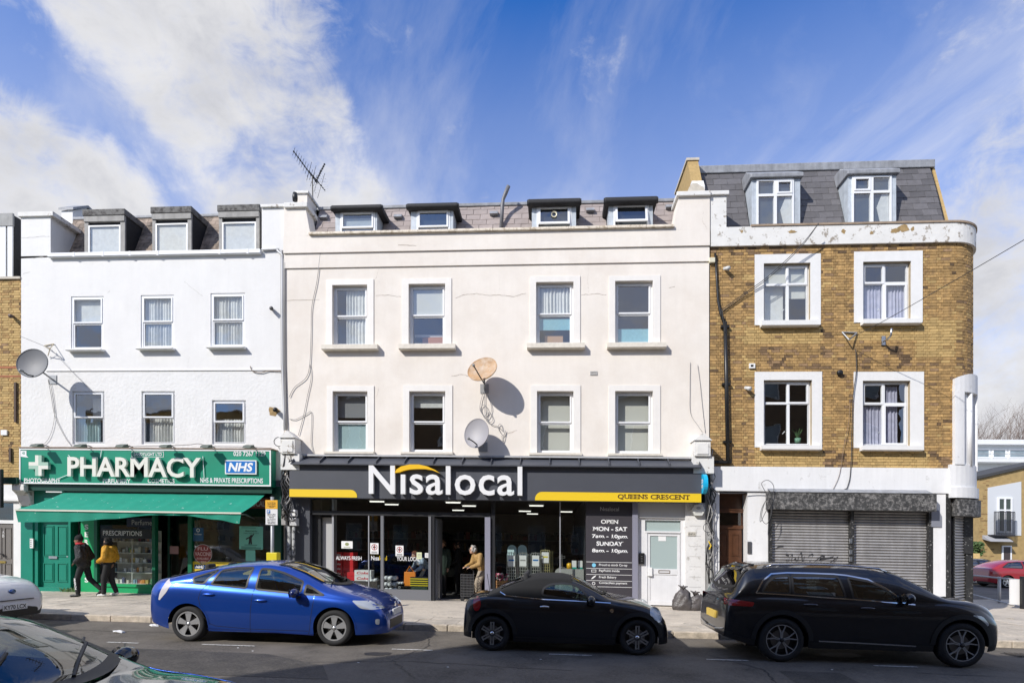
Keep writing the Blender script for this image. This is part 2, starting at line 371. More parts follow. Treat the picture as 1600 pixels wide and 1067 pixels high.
# ---------------------------------------------------------------- ground
ASPH = M('asphalt', (.098, .086, .071), .82, var=.34, scale=1.1, bump=.9, bscale=70, bdist=.012, dirt=(.17, .15, .125), dirt_amt=.42, dirt_scale=.9, dirt_hard=.16, spec=.45, speck=.5, speck_scale=24)
ASPH2 = M('asphalt_patch', (.066, .059, .05), .78, var=.3, scale=3, speck=.45, speck_scale=26, bump=.8, bscale=80, bdist=.010)
SLAB = M('paving_stone', (.54, .475, .385), .85, var=.16, scale=3, rnd=.12, bump=.25, bscale=45, dirt=(.30, .27, .23), dirt_amt=.25, dirt_scale=1.6, dirt_hard=.2, speck=.18, speck_scale=22)
CONC = M('worn_concrete', (.57, .50, .405), .85, var=.18, scale=1.2, bump=.3, bscale=40, dirt=(.34, .30, .25), dirt_amt=.3, dirt_scale=1.2, dirt_hard=.12, speck=.16, speck_scale=24)
GRANITE = M('granite_kerb', (.50, .43, .34), .85, var=.3, scale=7, rnd=.16, bump=.5, bscale=30)
JOINT = M('slab_joint_earth', (.10, .09, .075), .95)
YK = 11.86
g = MB()
xs = [-400, -60, -30, -15, 0, 15, 30, 60, 400]; ys = [-60, 3.2, 7.4, YK+.02, 20, 40, 90, 300, 900]
g.add([(x, y, -.10*max(0, min(1, (7.4-y)/4.2))) for y in ys for x in xs], [(j*9+i, j*9+i+1, (j+1)*9+i+1, (j+1)*9+i) for j in range(8) for i in range(8)])
road = g.build('road', ASPH, kind='structure', fix=False)
def patch(poly, z=.004, mat=ASPH2, name='road_patch'):
    g = MB(); g.quad(*[(x, y, z) for x, y in poly]); return g.build(name, mat, parent=road, fix=False)
def gpt(px, py, z=0.0):
    lo, hi = 2.0, 300.0
    for _ in range(60):
        m = (lo+hi)/2
        if mZ(px, py, m) > z: hi = m
        else: lo = m
        # farther away means higher on the picture for ground points
    return mX(px, lo), lo
def ground(px, py, z=0.0):
    best = None; lo, hi = 1.5, 400.0
    for _ in range(70):
        m = (lo+hi)/2
        if mZ(px, py, m) > z: lo = m
        else: hi = m
    return (mX(px, lo), lo)
patch([(-9.5, 9.2), (-4.6, 9.0), (-3.4, 8.3), (-3.0, 7.5), (-6.5, 7.5)])
patch([(3.3, 7.5), (4.2, 7.5), (4.3, 9.0), (3.4, 9.0)]); patch([(-14.5, 9.4), (-10.4, 9.4), (-10.4, 10.1), (-14.5, 10.1)])
PAINT = M('worn_road_paint', (.62, .61, .57), .8, var=.2, scale=20, dirt=(.16, .15, .14), dirt_amt=.3, dirt_scale=22, dirt_hard=.08)
for xa, xb, y in ((168, 216, 1004), (314, 400, 1008), (612, 676, 1015), (858, 925, 1023), (1104, 1169, 1031), (1366, 1433, 1041)):
    (x0, y0), (x1, y1) = ground(xa, y-.8), ground(xb, y+.8); ym = (y0+y1)/2
    g = MB(); g.quad((x0, ym-.03, .008), (x1, ym-.03, .008), (x1, ym+.03, .008), (x0, ym+.03, .008)); g.build('bay_marking', PAINT, parent=road, fix=False)
TAR = M('tar_seam', (.028, .027, .027), .6)
for ln in ([(-13, 10.9), (-9.6, 10.6), (-6.5, 10.75), (-3.0, 10.5)], [(-11.5, 8.3), (-8.2, 8.9), (-5.2, 8.2), (-2.2, 8.8), (.5, 8.5)], [(2.2, 11.4), (2.6, 10.2), (3.2, 9.0), (3.0, 7.8)], [(-2.6, 11.6), (-2.2, 10.2), (-2.5, 8.8), (-1.8, 7.6)], [(5.5, 9.2), (8.5, 8.9), (11, 9.3)], [(-7.5, 9.6), (-6.9, 8.8), (-7.2, 7.7)]):
    Q = []
    for p, q in zip(ln, ln[1:]):
        for k in range(12): t = k/12; Q.append((p[0]+(q[0]-p[0])*t+R.uniform(-.03, .03), p[1]+(q[1]-p[1])*t+R.uniform(-.03, .03)))
    g = MB()
    for p, q in zip(Q, Q[1:]): w = R.uniform(.006, .016); d = Vector((q[0]-p[0], q[1]-p[1])).normalized(); n = Vector((-d.y, d.x))*w; g.quad((p[0]-n.x, p[1]-n.y, .003), (q[0]-n.x, q[1]-n.y, .003), (q[0]+n.x, q[1]+n.y, .003), (p[0]+n.x, p[1]+n.y, .003))
    g.build('road_crack', TAR, parent=road, fix=False)
OIL = M('oil_stain', (.035, .033, .032), .5, var=.3, scale=8)
for ox, oy, orr in ((-5.1, 10.4, .32), (.3, 10.5, .28), (5.0, 10.5, .34), (-9.7, 10.3, .4), (-2.9, 9.3, .2)):
    g = MB(); g.add([(ox+orr*1.4*cos(t)*q, oy+orr*.8*sin(t)*q, .0045) for t, q in [(i*.35, R.uniform(.6, 1.1)) for i in range(18)]], [tuple(range(18))]); g.build('oil_stain', OIL, parent=road, fix=False)
GUM = M('trodden_gum', (.16, .15, .14), .8)
PVH = .125
def pz(y): return PVH+.045*max(0, min(1, (y-YK)/4.3))
XPR = 11.4                                                       # where the side street opens
pave = MB(); pave.prismx([(YK+.16, -.2), (D+4, -.2), (D+4, pz(D)-.012), (D, pz(D)-.012), (YK+.16, PVH-.012)], -60, XPR)
pavement = pave.build('pavement', JOINT, kind='structure')
kerb = MB(); kerb.box(-60, XPR, YK+.03, YK+.16, -.2, .09); kerb = kerb.build('kerb', JOINT, kind='structure')
me = None
g = MB(); g.box(-.455, .455, -.075, .075, -.14, 0); ks = g.build('kerb_stone', GRANITE, parent=kerb, sheared=False, bevel=.014)
first = True; x = -17.0
while x < XPR-.4:
    loc = (x+.46, YK+.075+R.uniform(-.006, .006), PVH+.004+R.uniform(-.006, .004))
    if first: ks.location = shear(loc)-org(kerb); ks.rotation_euler = (0, A, 0); first = False
    else:
        o = piece('kerb_stone', ks.data, kerb, loc, (0, A+R.uniform(-.006, .006), R.uniform(-.008, .008)))
        b = o.modifiers.new('bevel', 'BEVEL'); b.width = .014; b.segments = 2
    x += .925
# slabs: three widths shared
slab = {}
for w in (.60, .75, .90):
    g = MB(); g.box(-w/2+.004, w/2-.004, -.296, .296, -.03, 0); o = g.build('paving_slab', SLAB, parent=pavement, sheared=False, bevel=.004); slab[w] = o
n = 0; used = set()
row = 0; y = YK+.16+.30
FORE = (-7.4, 3.9)
while y < D+.2:
    x = -16.6-(row % 2)*.37
    while x < XPR-.5:
        w = R.choice((.60, .75, .90)); xc = x+w/2
        if not (FORE[0] < xc < FORE[1] and y > YK+1.1):
            rz = (atan(.0105), A+R.uniform(-.004, .004), R.uniform(-.006, .006)); loc = (xc, y, pz(y)+R.uniform(-.004, .004))
            if w not in used: used.add(w); slab[w].location = shear(loc)-org(pavement); slab[w].rotation_euler = rz
            elif n < 297: piece('paving_slab', slab[w].data, pavement, loc, rz); n += 1
        x += w
    y += .60; row += 1
g = MB(); g.add([(x, y, pz(y)+.002) for y in (YK+1.06, D+.6) for x in (FORE[0], -4, 0, FORE[1])], [(i, i+1, i+5, i+4) for i in range(3)]); g.build('concrete_forecourt', CONC, parent=pavement, fix=False)
g = MB()
for i in range(170): x, y = R.uniform(-14, 10), R.uniform(YK+.25, D-.15); r = R.uniform(.012, .03); g.add([(x+r*cos(t*1.05), y+r*.9*sin(t*1.05), pz(y)+.0065) for t in range(6)], [tuple(range(6))])
g.build('gum_spots', GUM, parent=pavement, kind='stuff', fix=False)
# side street round the corner on the right, its far pavement
g = MB(); g.prismz([(XPR+.0, YK+.02), (XPR+3, YK+.02), (14.0, YK+1.6), (60, 30.5), (60, 33.5), (11.7, 21), (XPR, D+3)], -.1, .115)
sp = g.build('side_pavement', CONC, kind='structure')
g = MB(); g.box(-400, 400, -12, .9, -.15, .12); g.build('near_pavement', SLAB, kind='structure')

# ---------------------------------------------------------------- building blocks
def wall_grid(mb, X0, X1, Z0, Z1, Y, holes, reveal=.2, top=None):
    xs = sorted({X0, X1, *[h[0] for h in holes], *[h[1] for h in holes]}); zs = sorted({Z0, Z1, *[h[2] for h in holes], *[h[3] for h in holes]})
    xs = [x for x in xs if X0 <= x <= X1]; zs = [z for z in zs if Z0 <= z <= Z1]
    for i in range(len(xs)-1):
        for j in range(len(zs)-1):
            cx, cz = (xs[i]+xs[i+1])/2, (zs[j]+zs[j+1])/2
            if any(h[0] < cx < h[1] and h[2] < cz < h[3] for h in holes): continue
            mb.quad((xs[i], Y, zs[j]), (xs[i+1], Y, zs[j]), (xs[i+1], Y, zs[j+1]), (xs[i], Y, zs[j+1]))
    for a, b, c, d in holes:
        mb.quad((a, Y, c), (a, Y+reveal, c), (a, Y+reveal, d), (a, Y, d)); mb.quad((b, Y, c), (b, Y, d), (b, Y+reveal, d), (b, Y+reveal, c))
        mb.quad((a, Y, d), (a, Y+reveal, d), (b, Y+reveal, d), (b, Y, d)); mb.quad((a, Y, c), (b, Y, c), (b, Y+reveal, c), (a, Y+reveal, c))
def room(bld, X0, X1, Z0, Z1, Y0, Y1, mat, name='room_interior'):
    g = MB(); g.quad((X0, Y1, Z0), (X1, Y1, Z0), (X1, Y1, Z1), (X0, Y1, Z1)); g.quad((X0, Y0, Z0), (X1, Y0, Z0), (X1, Y1, Z0), (X0, Y1, Z0))
    g.quad((X0, Y0, Z1), (X1, Y0, Z1), (X1, Y1, Z1), (X0, Y1, Z1)); g.quad((X0, Y0, Z0), (X0, Y1, Z0), (X0, Y1, Z1), (X0, Y0, Z1)); g.quad((X1, Y0, Z0), (X1, Y1, Z0), (X1, Y1, Z1), (X1, Y0, Z1))
    return g.build(name, mat, parent=bld, fix=False)
def lerp(a, b, t): return a+(b-a)*t
ch = None
def window(bld, r, Y, panes, fw=.055, sw=.042, depth=.11, mat=UPVC, sill=None, surround=None, sillr=None, back=(), gmat=None, stain=None):
    X0, X1, Z0, Z1 = r
    g = MB(); g.frame(X0, X1, Z0, Z1, fw, Y+depth, Y+depth+.07); win = g.build('window', mat, parent=bld)
    ix0, ix1, iz0, iz1 = X0+fw, X1-fw, Z0+fw, Z1-fw
    for fx0, fx1, fz0, fz1, sash, dy in panes:
        a, b, c, d = lerp(ix0, ix1, fx0), lerp(ix0, ix1, fx1), lerp(iz0, iz1, fz0), lerp(iz0, iz1, fz1); yy = Y+depth+dy
        w = sw if sash else .014
        g = MB(); g.frame(a, b, c, d, w, yy-.018, yy+.045); g.build('sash', mat, parent=win)
        g = MB(); g.quad((a+w, yy+.012, c+w), (b-w, yy+.012, c+w), (b-w, yy+.012, d-w), (a+w, yy+.012, d-w)); g.build('pane', gmat or GW, parent=win, fix=False)
    if surround:
        a, b, c, d = surround; g = MB(); g.box(a, X0, Y-.022, Y+.002, c, d); g.box(X1, b, Y-.022, Y+.002, c, d); g.box(X0, X1, Y-.022, Y+.002, Z1, d)
        if c < Z0-.01: g.box(X0, X1, Y-.022, Y+.002, c, Z0)
        g.build('surround', TRIM if (ch is None or bld is not ch) else M('off_white_surround', (.815, .785, .74), .6, var=.03, scale=5, streak=.03), parent=win)
    if sillr:
        a, b, c, d = sillr; g = MB(); g.prismx([(Y-.17, c+.015), (Y-.15, c), (Y+.1, c), (Y+.1, d+.02), (Y-.17, d-.012)], a, b); g.build('sill', sill or TRIM, parent=win)
    for kind, fx0, fx1, fz0, fz1, m, dy in back:
        a, b, c, d = lerp(ix0, ix1, fx0), lerp(ix0, ix1, fx1), lerp(iz0, iz1, fz0), lerp(iz0, iz1, fz1); yy = Y+depth+.09+dy
        g = MB()
        if kind == 'blind': g.box(a, b, yy, yy+.004, c, d); g.build('blind', m, parent=win)
        elif kind == 'film': g.quad((a, yy, c), (b, yy, c), (b, yy, d), (a, yy, d)); g.build('frosted_film', m, parent=win, fix=False)
        elif kind == 'box': g.box(a, b, yy, yy+.2, c, d); g.build('box', m, parent=win)
        else:
            ph = R.uniform(0, 6); k = max(4, (b-a)/.09)
            g.grid(lambda u, v: (lerp(a, b, u), yy+.03*sin(ph+u*k*6.28)*(.5+.5*(1-v))+.012*sin(u*50+ph), lerp(c, d, v)+.03*sin(3*u+ph)*(1-v)), 60, 4); g.build('curtain', m, parent=win, smooth=True, fix=False)
    return win
SASH2 = [(0, 1, .5, 1, True, .0), (0, 1, 0, .5, True, .03)]
def onslope(px, py, Y0, z0, k):
    lo, hi = Y0-1, Y0+6
    for _ in range(50):
        m = (lo+hi)/2
        if mZ(px, py, m) > z0+k*(m-Y0): lo = m
        else: hi = m
    return (mX(px, lo), lo, mZ(px, py, lo))
TILEMESH = {}
def tiles(roof, name, mat, X0, X1, Y0, z0, k, h, w, e, skip=(), jitter=.3, limit=300, slant=None):
    al = atan(k); key = (name, w, e, mat.name)
    rows = int(ceil(h/e)); n = 0
    for j in range(rows):
        x = X0-(j % 2)*w/2-R.uniform(0, .05)*w; zc = z0+(j+.5)*e
        Xe = X1 if slant is None else min(X1, slant(zc))
        while x < Xe:
            segs = [(max(x, X0), min(x+w, Xe))]
            for p, q, c, d in skip:
                if not c-.1 < zc < d: continue
                nx = []
                for u, v in segs:
                    if v <= p or u >= q: nx.append((u, v)); continue
                    if u < p: nx.append((u, p))
                    if v > q: nx.append((q, v))
                segs = nx
            for xa, xb in segs:
                if xb-xa < .03: continue
                wk = (name, mat.name, round(xb-xa, 2), e, j == rows-1)
                zz = z0+j*e; loc = ((xa+xb)/2, Y0+(zz-z0)/k-.004, zz); rot = (al-.035+R.uniform(-.012, .012), R.uniform(-.01, .01), R.uniform(-.006, .006))
                if wk not in TILEMESH:
                    q = xb-xa; g = MB(); L = e/sin(al)*1.12; g.box(-q/2+.004, q/2-.004, 0, min(L, (h-j*e)/sin(al)+.03) if j == rows-1 else L, 0, .014)
                    o = g.build(name, mat, parent=roof, sheared=False); o.location = shear(loc)-org(roof); o.rotation_euler = rot; TILEMESH[wk] = o.data
                else: piece(name, TILEMESH[wk], roof, loc, rot)
                n += 1
            x += w
    return n
def slope_sheet(mb, X0, X1, Y0, z0, k, h, off=.012): mb.quad((X0, Y0+off, z0), (X1, Y0+off, z0), (X1, Y0+off+h/k, z0+h), (X0, Y0+off+h/k, z0+h))
def cable(name, label, pxs, Y, r, mat, parent=None, cat='cable', group=None):
    P = [pt(p[0], p[1], Y if len(p) < 3 else p[2]) for p in pxs]
    Q = []
    for i in range(len(P)-1):                                  # smooth run through the points
        p0, p1, p2, p3 = [Vector(P[max(0, min(len(P)-1, i+q))]) for q in (-1, 0, 1, 2)]
        for k in range(5):
            t = k/5; Q.append(.5*((2*p1)+(p2-p0)*t+(2*p0-5*p1+4*p2-p3)*t*t+(3*p1-p0-3*p2+p3)*t**3))
    Q.append(Vector(P[-1])); g = MB(); g.tube(Q, r, 5)
    return g.build(name, mat, parent=parent, smooth=True, label=None if parent else label, cat=None if parent else cat, group=group)
def cracks(bld, Y, lines, mat=None):
    g = MB()
    for ln in lines:
        P = [pt(x, y, Y) for x, y in ln]; Q = [P[0]]
        for a, b in zip(P, P[1:]):
            for k in range(1, 7): t = k/6; Q.append((lerp(a[0], b[0], t)+R.uniform(-.012, .012), 0, lerp(a[2], b[2], t)+R.uniform(-.012, .012)))
        for a, b in zip(Q, Q[1:]):
            w = R.uniform(.003, .007); g.quad((a[0], Y-.003, a[2]-w), (b[0], Y-.003, b[2]-w), (b[0], Y-.003, b[2]+w), (a[0], Y-.003, a[2]+w))
    return g.build('cracks', mat or M('crack', (.38, .32, .26), .9), parent=bld, fix=False)

# ================================================================ the white pharmacy house
YP = D+.03
ph = thing('terraced_house', 'white rendered house with three boxy dormers above the green pharmacy', 'house', (mX(235, YP), YP, .17))
HX0, HX1 = mX(33, YP), mX(443.5, YP)
zpar = mZ(250, 396.5, YP); zstr = mZ(250, 578, YP); zfas = mZ(230, 700, YP)
upW = [rect(111, 463, 162, 547, YP), rect(220, 461, 272, 545, YP), rect(329, 458, 383, 543, YP)]
loW = [rect(113, 611, 163, 694, YP), rect(221, 611, 273, 694, YP), rect(331, 625, 384, 694, YP)]
g = MB(); wall_grid(g, HX0, HX1, zstr, zpar, YP, upW, .16); g.build('wall', WHITE, parent=ph, fix=False)
g = MB(); wall_grid(g, HX0, HX1, zfas-.9, zstr, YP, loW, .16); g.build('textured_wall', STIPPLE, parent=ph, fix=False)
g = MB(); g.box(HX0+.8, HX1, YP-.025, YP, zstr-.025, zstr+.012); g.build('string_course', TRIM, parent=ph)
g = MB(); g.quad((HX0, YP, 0), (HX0, YP+9, 0), (HX0, YP+9, zpar-.3), (HX0, YP, zpar-.3)); g.quad((HX1, YP, 0), (HX1, YP+9, 0), (HX1, YP+9, zpar), (HX1, YP, zpar)); g.quad((HX0, YP+9, 0), (HX1, YP+9, 0), (HX1, YP+9, zpar+.5), (HX0, YP+9, zpar+.5)); g.build('flank_walls', WHITE, parent=ph, fix=False)
for z0, z1, wl in ((zstr+.1, zpar-.2, 0), (zfas+.0, zstr-.1, 1)): room(ph, HX0+.1, HX1-.1, z0, z1, YP+.3, YP+4, DARKROOM)
for i, r in enumerate(upW):
    back = [[('blind', 0, 1, .5, 1, CURTAIN, .02)], [('net', 0, 1, 0, 1, CURTAIN, .0)], [('net', 0, 1, 0, 1, CURTAIN, .0)]][i]
    window(ph, r, YP, SASH2, depth=.02, sillr=(r[0]-.04, r[1]+.04, r[2]-.06, r[2]), back=back)
for i, r in enumerate(loW):
    back = [[('net', .0, .75, 0, .55, FROST, .05), ('blind', .3, 1, .5, .95, CURTAIN, .25)], [('net', .05, 1, 0, .52, CURTAIN, .05), ('blind', 0, 1, .75, 1, DARKROOM, .2)], [('net', 0, 1, 0, .6, CURTAIN, .05)]][i]
    window(ph, r, YP, [(0, 1, .5, 1, True, -.03), (0, 1, 0, .5, False, .0)], depth=.05, back=back)
# parapet piers, gutter, party wall
def pier(bld, pxs, Y, dep_, mat, cap=None, capm=None):
    g = MB(); g.prism([(mX(x, Y), mZ(x, y, Y)) for x, y in pxs], Y, Y+dep_); p = g.build('pier', mat, parent=bld)
    if cap:
        x0, y0, x1, y1 = cap; a, b, c, d = rect(x0, y0, x1, y1, Y-.05); g = MB(); g.box(a, b, Y-.06, Y+dep_+.06, c, d); g.build('coping', capm or mat, parent=p, bevel=.012)
    return p
pier(ph, [(33, 404), (79, 402), (79, 338), (33, 340)], YP, 1.1, WHITE, (28, 331, 83, 338), OLDTRIM)
pier(ph, [(409, 393), (446, 391), (446, 322), (409, 324)], YP-.004, .8, WHITE, (407, 319, 448, 323.5), OLDTRIM)
a, b, c, d = rect(79, 395, 410, 401.5, YP); g = MB(); g.prismx([(YP-.11, c+.02), (YP-.09, c), (YP+.02, c), (YP+.02, d), (YP-.11, d)], mX(79, YP), mX(409, YP)); gut = g.build('gutter', UPVC, parent=ph)
for px in (120, 165, 207, 250, 346, 390): g = MB(); x = mX(px, YP); g.box(x-.03, x+.03, YP-.117, YP+.03, c-.004, d+.004); g.build('bracket', UPVC, parent=gut)
Y0, z0, k = YP+.42, zpar-.25, tan(radians(68))
rz = onslope(222, 341, Y0, z0, k)[2]; hr = rz-z0
roof = MB(); slope_sheet(roof, HX0+.6, mX(412, YP), Y0, z0, k, hr); roof.quad((HX0+.6, Y0+hr/k, rz-.01), (HX1, Y0+hr/k, rz-.01), (HX1, YP+9, rz+.2), (HX0+.6, YP+9, rz+.2)); roof = roof.build('mansard_roof', FELT, parent=ph, fix=False)
dorm = []
YF = YP+.28
def box_dormer(bld, top, front, win, YF, cheek, fascia, depth=1.9, trimm=None, cheekm=None):
    x0, y0, x1, y1 = front; a, b, c, d = rect(*front, YF)
    g = MB(); g.box(a, b, YF+.06, YF+depth, c-.3, d-.001); dm = g.build('dormer', cheek, parent=bld)
    g = MB(); g.box(a-.03, b+.03, YF-.05, YF+depth, d-.17, d+.02); g.build('fascia', fascia, parent=dm, bevel=.015)
    g = MB(); g.box(a, b, YF-.03, YF+.055, d-.34, d-.175); g.build('head_board', trimm or M('grey_weathered_board', (.36, .35, .33), .8, var=.15, scale=6, streak=.2), parent=dm)
    wa, wb, wc, wd = rect(*win, YF)
    wd = min(wd, d-.345)
    [MB().box(u, v, YF, YF+.055, c-.3, d-.345).build('post', trimm or MATS['grey_weathered_board'], parent=dm) for u, v in ((a, wa), (wb, b))]
    g = MB(); g.frame(wa, wb, wc-.12, wd, .04, YF+.0, YF+.05); g.build('frame', UPVC, parent=dm)
    g = MB(); g.quad((wa+.04, YF+.02, wc-.1), (wb-.04, YF+.02, wc-.1), (wb-.04, YF+.02, wd-.03), (wa+.04, YF+.02, wd-.03)); g.build('pane', glass('dormer_glass', (.95, .96, .96), 1.7, .02, wavy=.1), parent=dm, fix=False)
    g = MB(); g.quad((wa, YF+.052, wc-.1), (wb, YF+.052, wc-.1), (wb, YF+.052, wd), (wa, YF+.052, wd)); g.build('blind', CURTAIN, parent=dm, fix=False)  # white sheet added to stand in for bright cloud mirrored in the pane
    return (a-.02, b+.02, z0-1, d)
for fr, wn in (((132, 329, 195, 401), (138, 352, 188, 398)), ((238, 325, 299, 399), (243, 349, 293, 396)), ((342, 322, 405, 396), (347, 347, 400, 392))):
    dorm.append(box_dormer(ph, None, fr, wn, YF, FELT, DIRTYLEAD))
tiles(roof, 'roof_tile', BROWNTILE, HX0+.62, mX(411, YP), Y0, z0+.05, k, hr-.02, .30, .135, skip=dorm)
g = MB(); g.box(HX0+.6, mX(412, YP), Y0+hr/k-.08, Y0+hr/k+.12, rz-.04, rz+.05); g.build('ridge_flashing', LEAD, parent=roof, bevel=.02)
g = MB(); pk = [(YP+1.2, zpar-.3), (YP+1.2, mZ(84, 330, YP+1.2)), (YP+1.75, mZ(95, 326, YP+1.75)), (YP+4, mZ(95, 326, YP+1.75)-.4), (YP+4, zpar-.3)]
g.prismx(pk, HX0+.2, HX0+.58); pw = g.build('party_wall', WHITE, parent=ph)
g = MB(); g.prismx([(y, z) for y, z in ((pk[1][0]-.05, pk[1][1]), (pk[2][0], pk[2][1]), (pk[3][0], pk[3][1]), (pk[3][0], pk[3][1]+.08), (pk[2][0], pk[2][1]+.08), (pk[1][0]-.05, pk[1][1]+.08))], HX0+.14, HX0+.64); g.build('coping', LEAD, parent=pw)
cracks(ph, YP, [[(288, 440), (300, 450), (316, 463)], [(296, 558), (292, 576)], [(33, 372), (60, 370), (78, 369)], [(168, 458), (172, 454)], [(52, 404), (70, 400)], [(36, 428), (48, 424)]], M('hairline', (.55, .54, .5), .9))
# scaled paint on the right pier, a bare patch where the flood lamp hangs
g = MB(); c0 = pt(428, 642, YP); g.add([(c0[0]+q*cos(t)*.19, YP-.005, c0[2]+q*sin(t)*.14) for t, q in [(i*.45, R.uniform(.75, 1.15)) for i in range(14)]], [tuple(range(14))]); g.build('bare_patch', M('bare_masonry', (.35, .24, .11), .95, var=.3, scale=14), parent=ph, fix=False)

# ================================================================ the brick neighbour on the far left
YL = D+.06
nb = thing('brick_house', 'yellow brick house cut off by the left edge with grey panelled door', 'house', (mX(5, YL), YL, .2))
LX0, LX1 = -24.5, HX0-.012
zt = mZ(16, 437, YL); zb = mZ(16, 757, YL)
g = MB(); wall_grid(g, LX0, LX1, zb-.02, zt, YL+.012, [], .1); g.build('wall', MORTAR, parent=nb, fix=False)
g = MB(); g.box(LX0, LX1, YL-.06, YL+.25, zt, zt+.07); g.build('coping', STONE, parent=nb)
g = MB(); g.box(LX0, LX1, YL+.3, YL+8, 0, zt-.2); g.build('body', DARKROOM, parent=nb)
a, b, c, d = rect(-40, 337, 21, 436, YL+.5); g = MB(); g.box(a, b, YL+.5, YL+2.6, c, d); dmr = g.build('dormer', FELT, parent=nb)
g = MB(); g.box(a, b+.03, YL+.44, YL+.5, d-.36, d+.03); g.build('fascia', M('grey_fascia', (.36, .36, .35), .8, var=.15, streak=.2), parent=dmr); g = MB(); g.box(b-.16, b, YL+.46, YL+.5, c, d-.36); g.box(a, b-.22, YL+.46, YL+.5, c, d-.36); g.build('frame', UPVC, parent=dmr)
k2 = tan(radians(58)); hr2 = 1.7; g = MB(); slope_sheet(g, LX0, LX1+.05, YL+.55, zt-.1, k2, hr2); rf = g.build('roof', FELT, parent=nb, fix=False); tiles(rf, 'slate', SLATE, b+.02, LX1+.02, YL+.55, zt-.1, k2, 1.5, .3, .25)
# ================================================================ cream house over the supermarket
YC = D
ch = thing('terraced_house', 'wide cream rendered house with four lead hooded dormers above the supermarket', 'house', (mX(777, YC), YC, .1))
CX0, CX1 = mX(444.5, YC), mX(1108, YC)
zcp = (mZ(484, 366, YC)+mZ(1050, 357.5, YC))/2; zb1 = mZ(777, 391.5, YC); zb2 = mZ(777, 414.5, YC); zf = mZ(777, 715, YC)
up = [(519.4, 446, 574, 541), (638.6, 444, 695.7, 540), (837.6, 440, 896, 537.5), (961, 439, 1020, 536.7)]
lo = [(520, 611.7, 574.5, 706), (639.5, 611, 696, 707), (839, 611, 896, 708), (961, 611, 1020, 708)]
ups = [(510, 437, 584, 541), (628, 435.5, 705.5, 540), (828, 432, 906.5, 538), (951.5, 431, 1031.6, 537)]
los = [(511, 603, 584.6, 708), (630, 602, 707, 709), (829, 602, 907, 710), (951, 602, 1031.6, 710)]
sil = [(505.5, 541, 592, 551.5), (625, 540, 712.5, 550.5), (823.6, 538, 913.5, 548.5), (948, 537, 1040, 547.5)]
rU = [rect(*q, YC) for q in up]; rL = [rect(*q, YC) for q in lo]
def common(rs, i): return sum(r[i] for r in rs)/len(rs)
uz0, uz1, lz0, lz1 = common(rU, 2), common(rU, 3), common(rL, 2), common(rL, 3)
rU = [(r[0], r[1], uz0, uz1) for r in rU]; rL = [(r[0], r[1], lz0, lz1) for r in rL]
g = MB(); wall_grid(g, CX0, CX1, zf-.55, zb2, YC, rU+rL, .14); g.build('wall', CREAM, parent=ch, fix=False)
g = MB(); wall_grid(g, CX0, CX1, zb2, zb1, YC-.035, [], .1); g.quad((CX0, YC-.035, zb2), (CX1, YC-.035, zb2), (CX1, YC, zb2), (CX0, YC, zb2)); g.build('frieze', CREAM, parent=ch, fix=False)
g = MB(); wall_grid(g, CX0, CX1, zb1, zcp-.05, YC-.075, [], .1); g.quad((CX0, YC-.075, zb1), (CX1, YC-.075, zb1), (CX1, YC-.03, zb1), (CX0, YC-.03, zb1)); g.quad((CX0, YC+.3, zb1), (CX1, YC+.3, zb1), (CX1, YC+.3, zcp), (CX0, YC+.3, zcp)); g.build('parapet_wall', CREAM, parent=ch, fix=False)
pxa, pxb = mX(485, YC), mX(1052, YC)
x = pxa
while x < pxb-.05:
    x2 = min(x+1.06, pxb); g = MB(); g.box(x+.003, x2-.003, YC-.15, YC+.33, zcp-.05, zcp+.02+R.uniform(-.004, .004)); g.build('coping_stone', M('cream_coping', (.78, .70, .58), .8, var=.12, scale=4, dirt=(.30, .22, .12), dirt_amt=.2, dirt_scale=6, dirt_hard=.1), parent=ch, bevel=.01); x = x2
g = MB(); g.quad((CX0, YC, 0), (CX0, YC+10, 0), (CX0, YC+10, zcp), (CX0, YC, zcp)); g.quad((CX1, YC+.2, 0), (CX1, YC+10, 0), (CX1, YC+10, zcp), (CX1, YC+.2, zcp)); g.quad((CX0, YC+10, 0), (CX1, YC+10, 0), (CX1, YC+10, zcp+.5), (CX0, YC+10, zcp+.5)); g.build('flank_walls', CREAM, parent=ch, fix=False)
room(ch, CX0+.1, CX1-.1, uz0-.7, uz1+.4, YC+.28, YC+3.6, DARKROOM); room(ch, CX0+.1, CX1-.1, lz0-.05, lz1+.4, YC+.28, YC+3.6, DARKROOM)
SIL = M('cream_sill', (.72, .67, .58), .8, var=.1, scale=8)
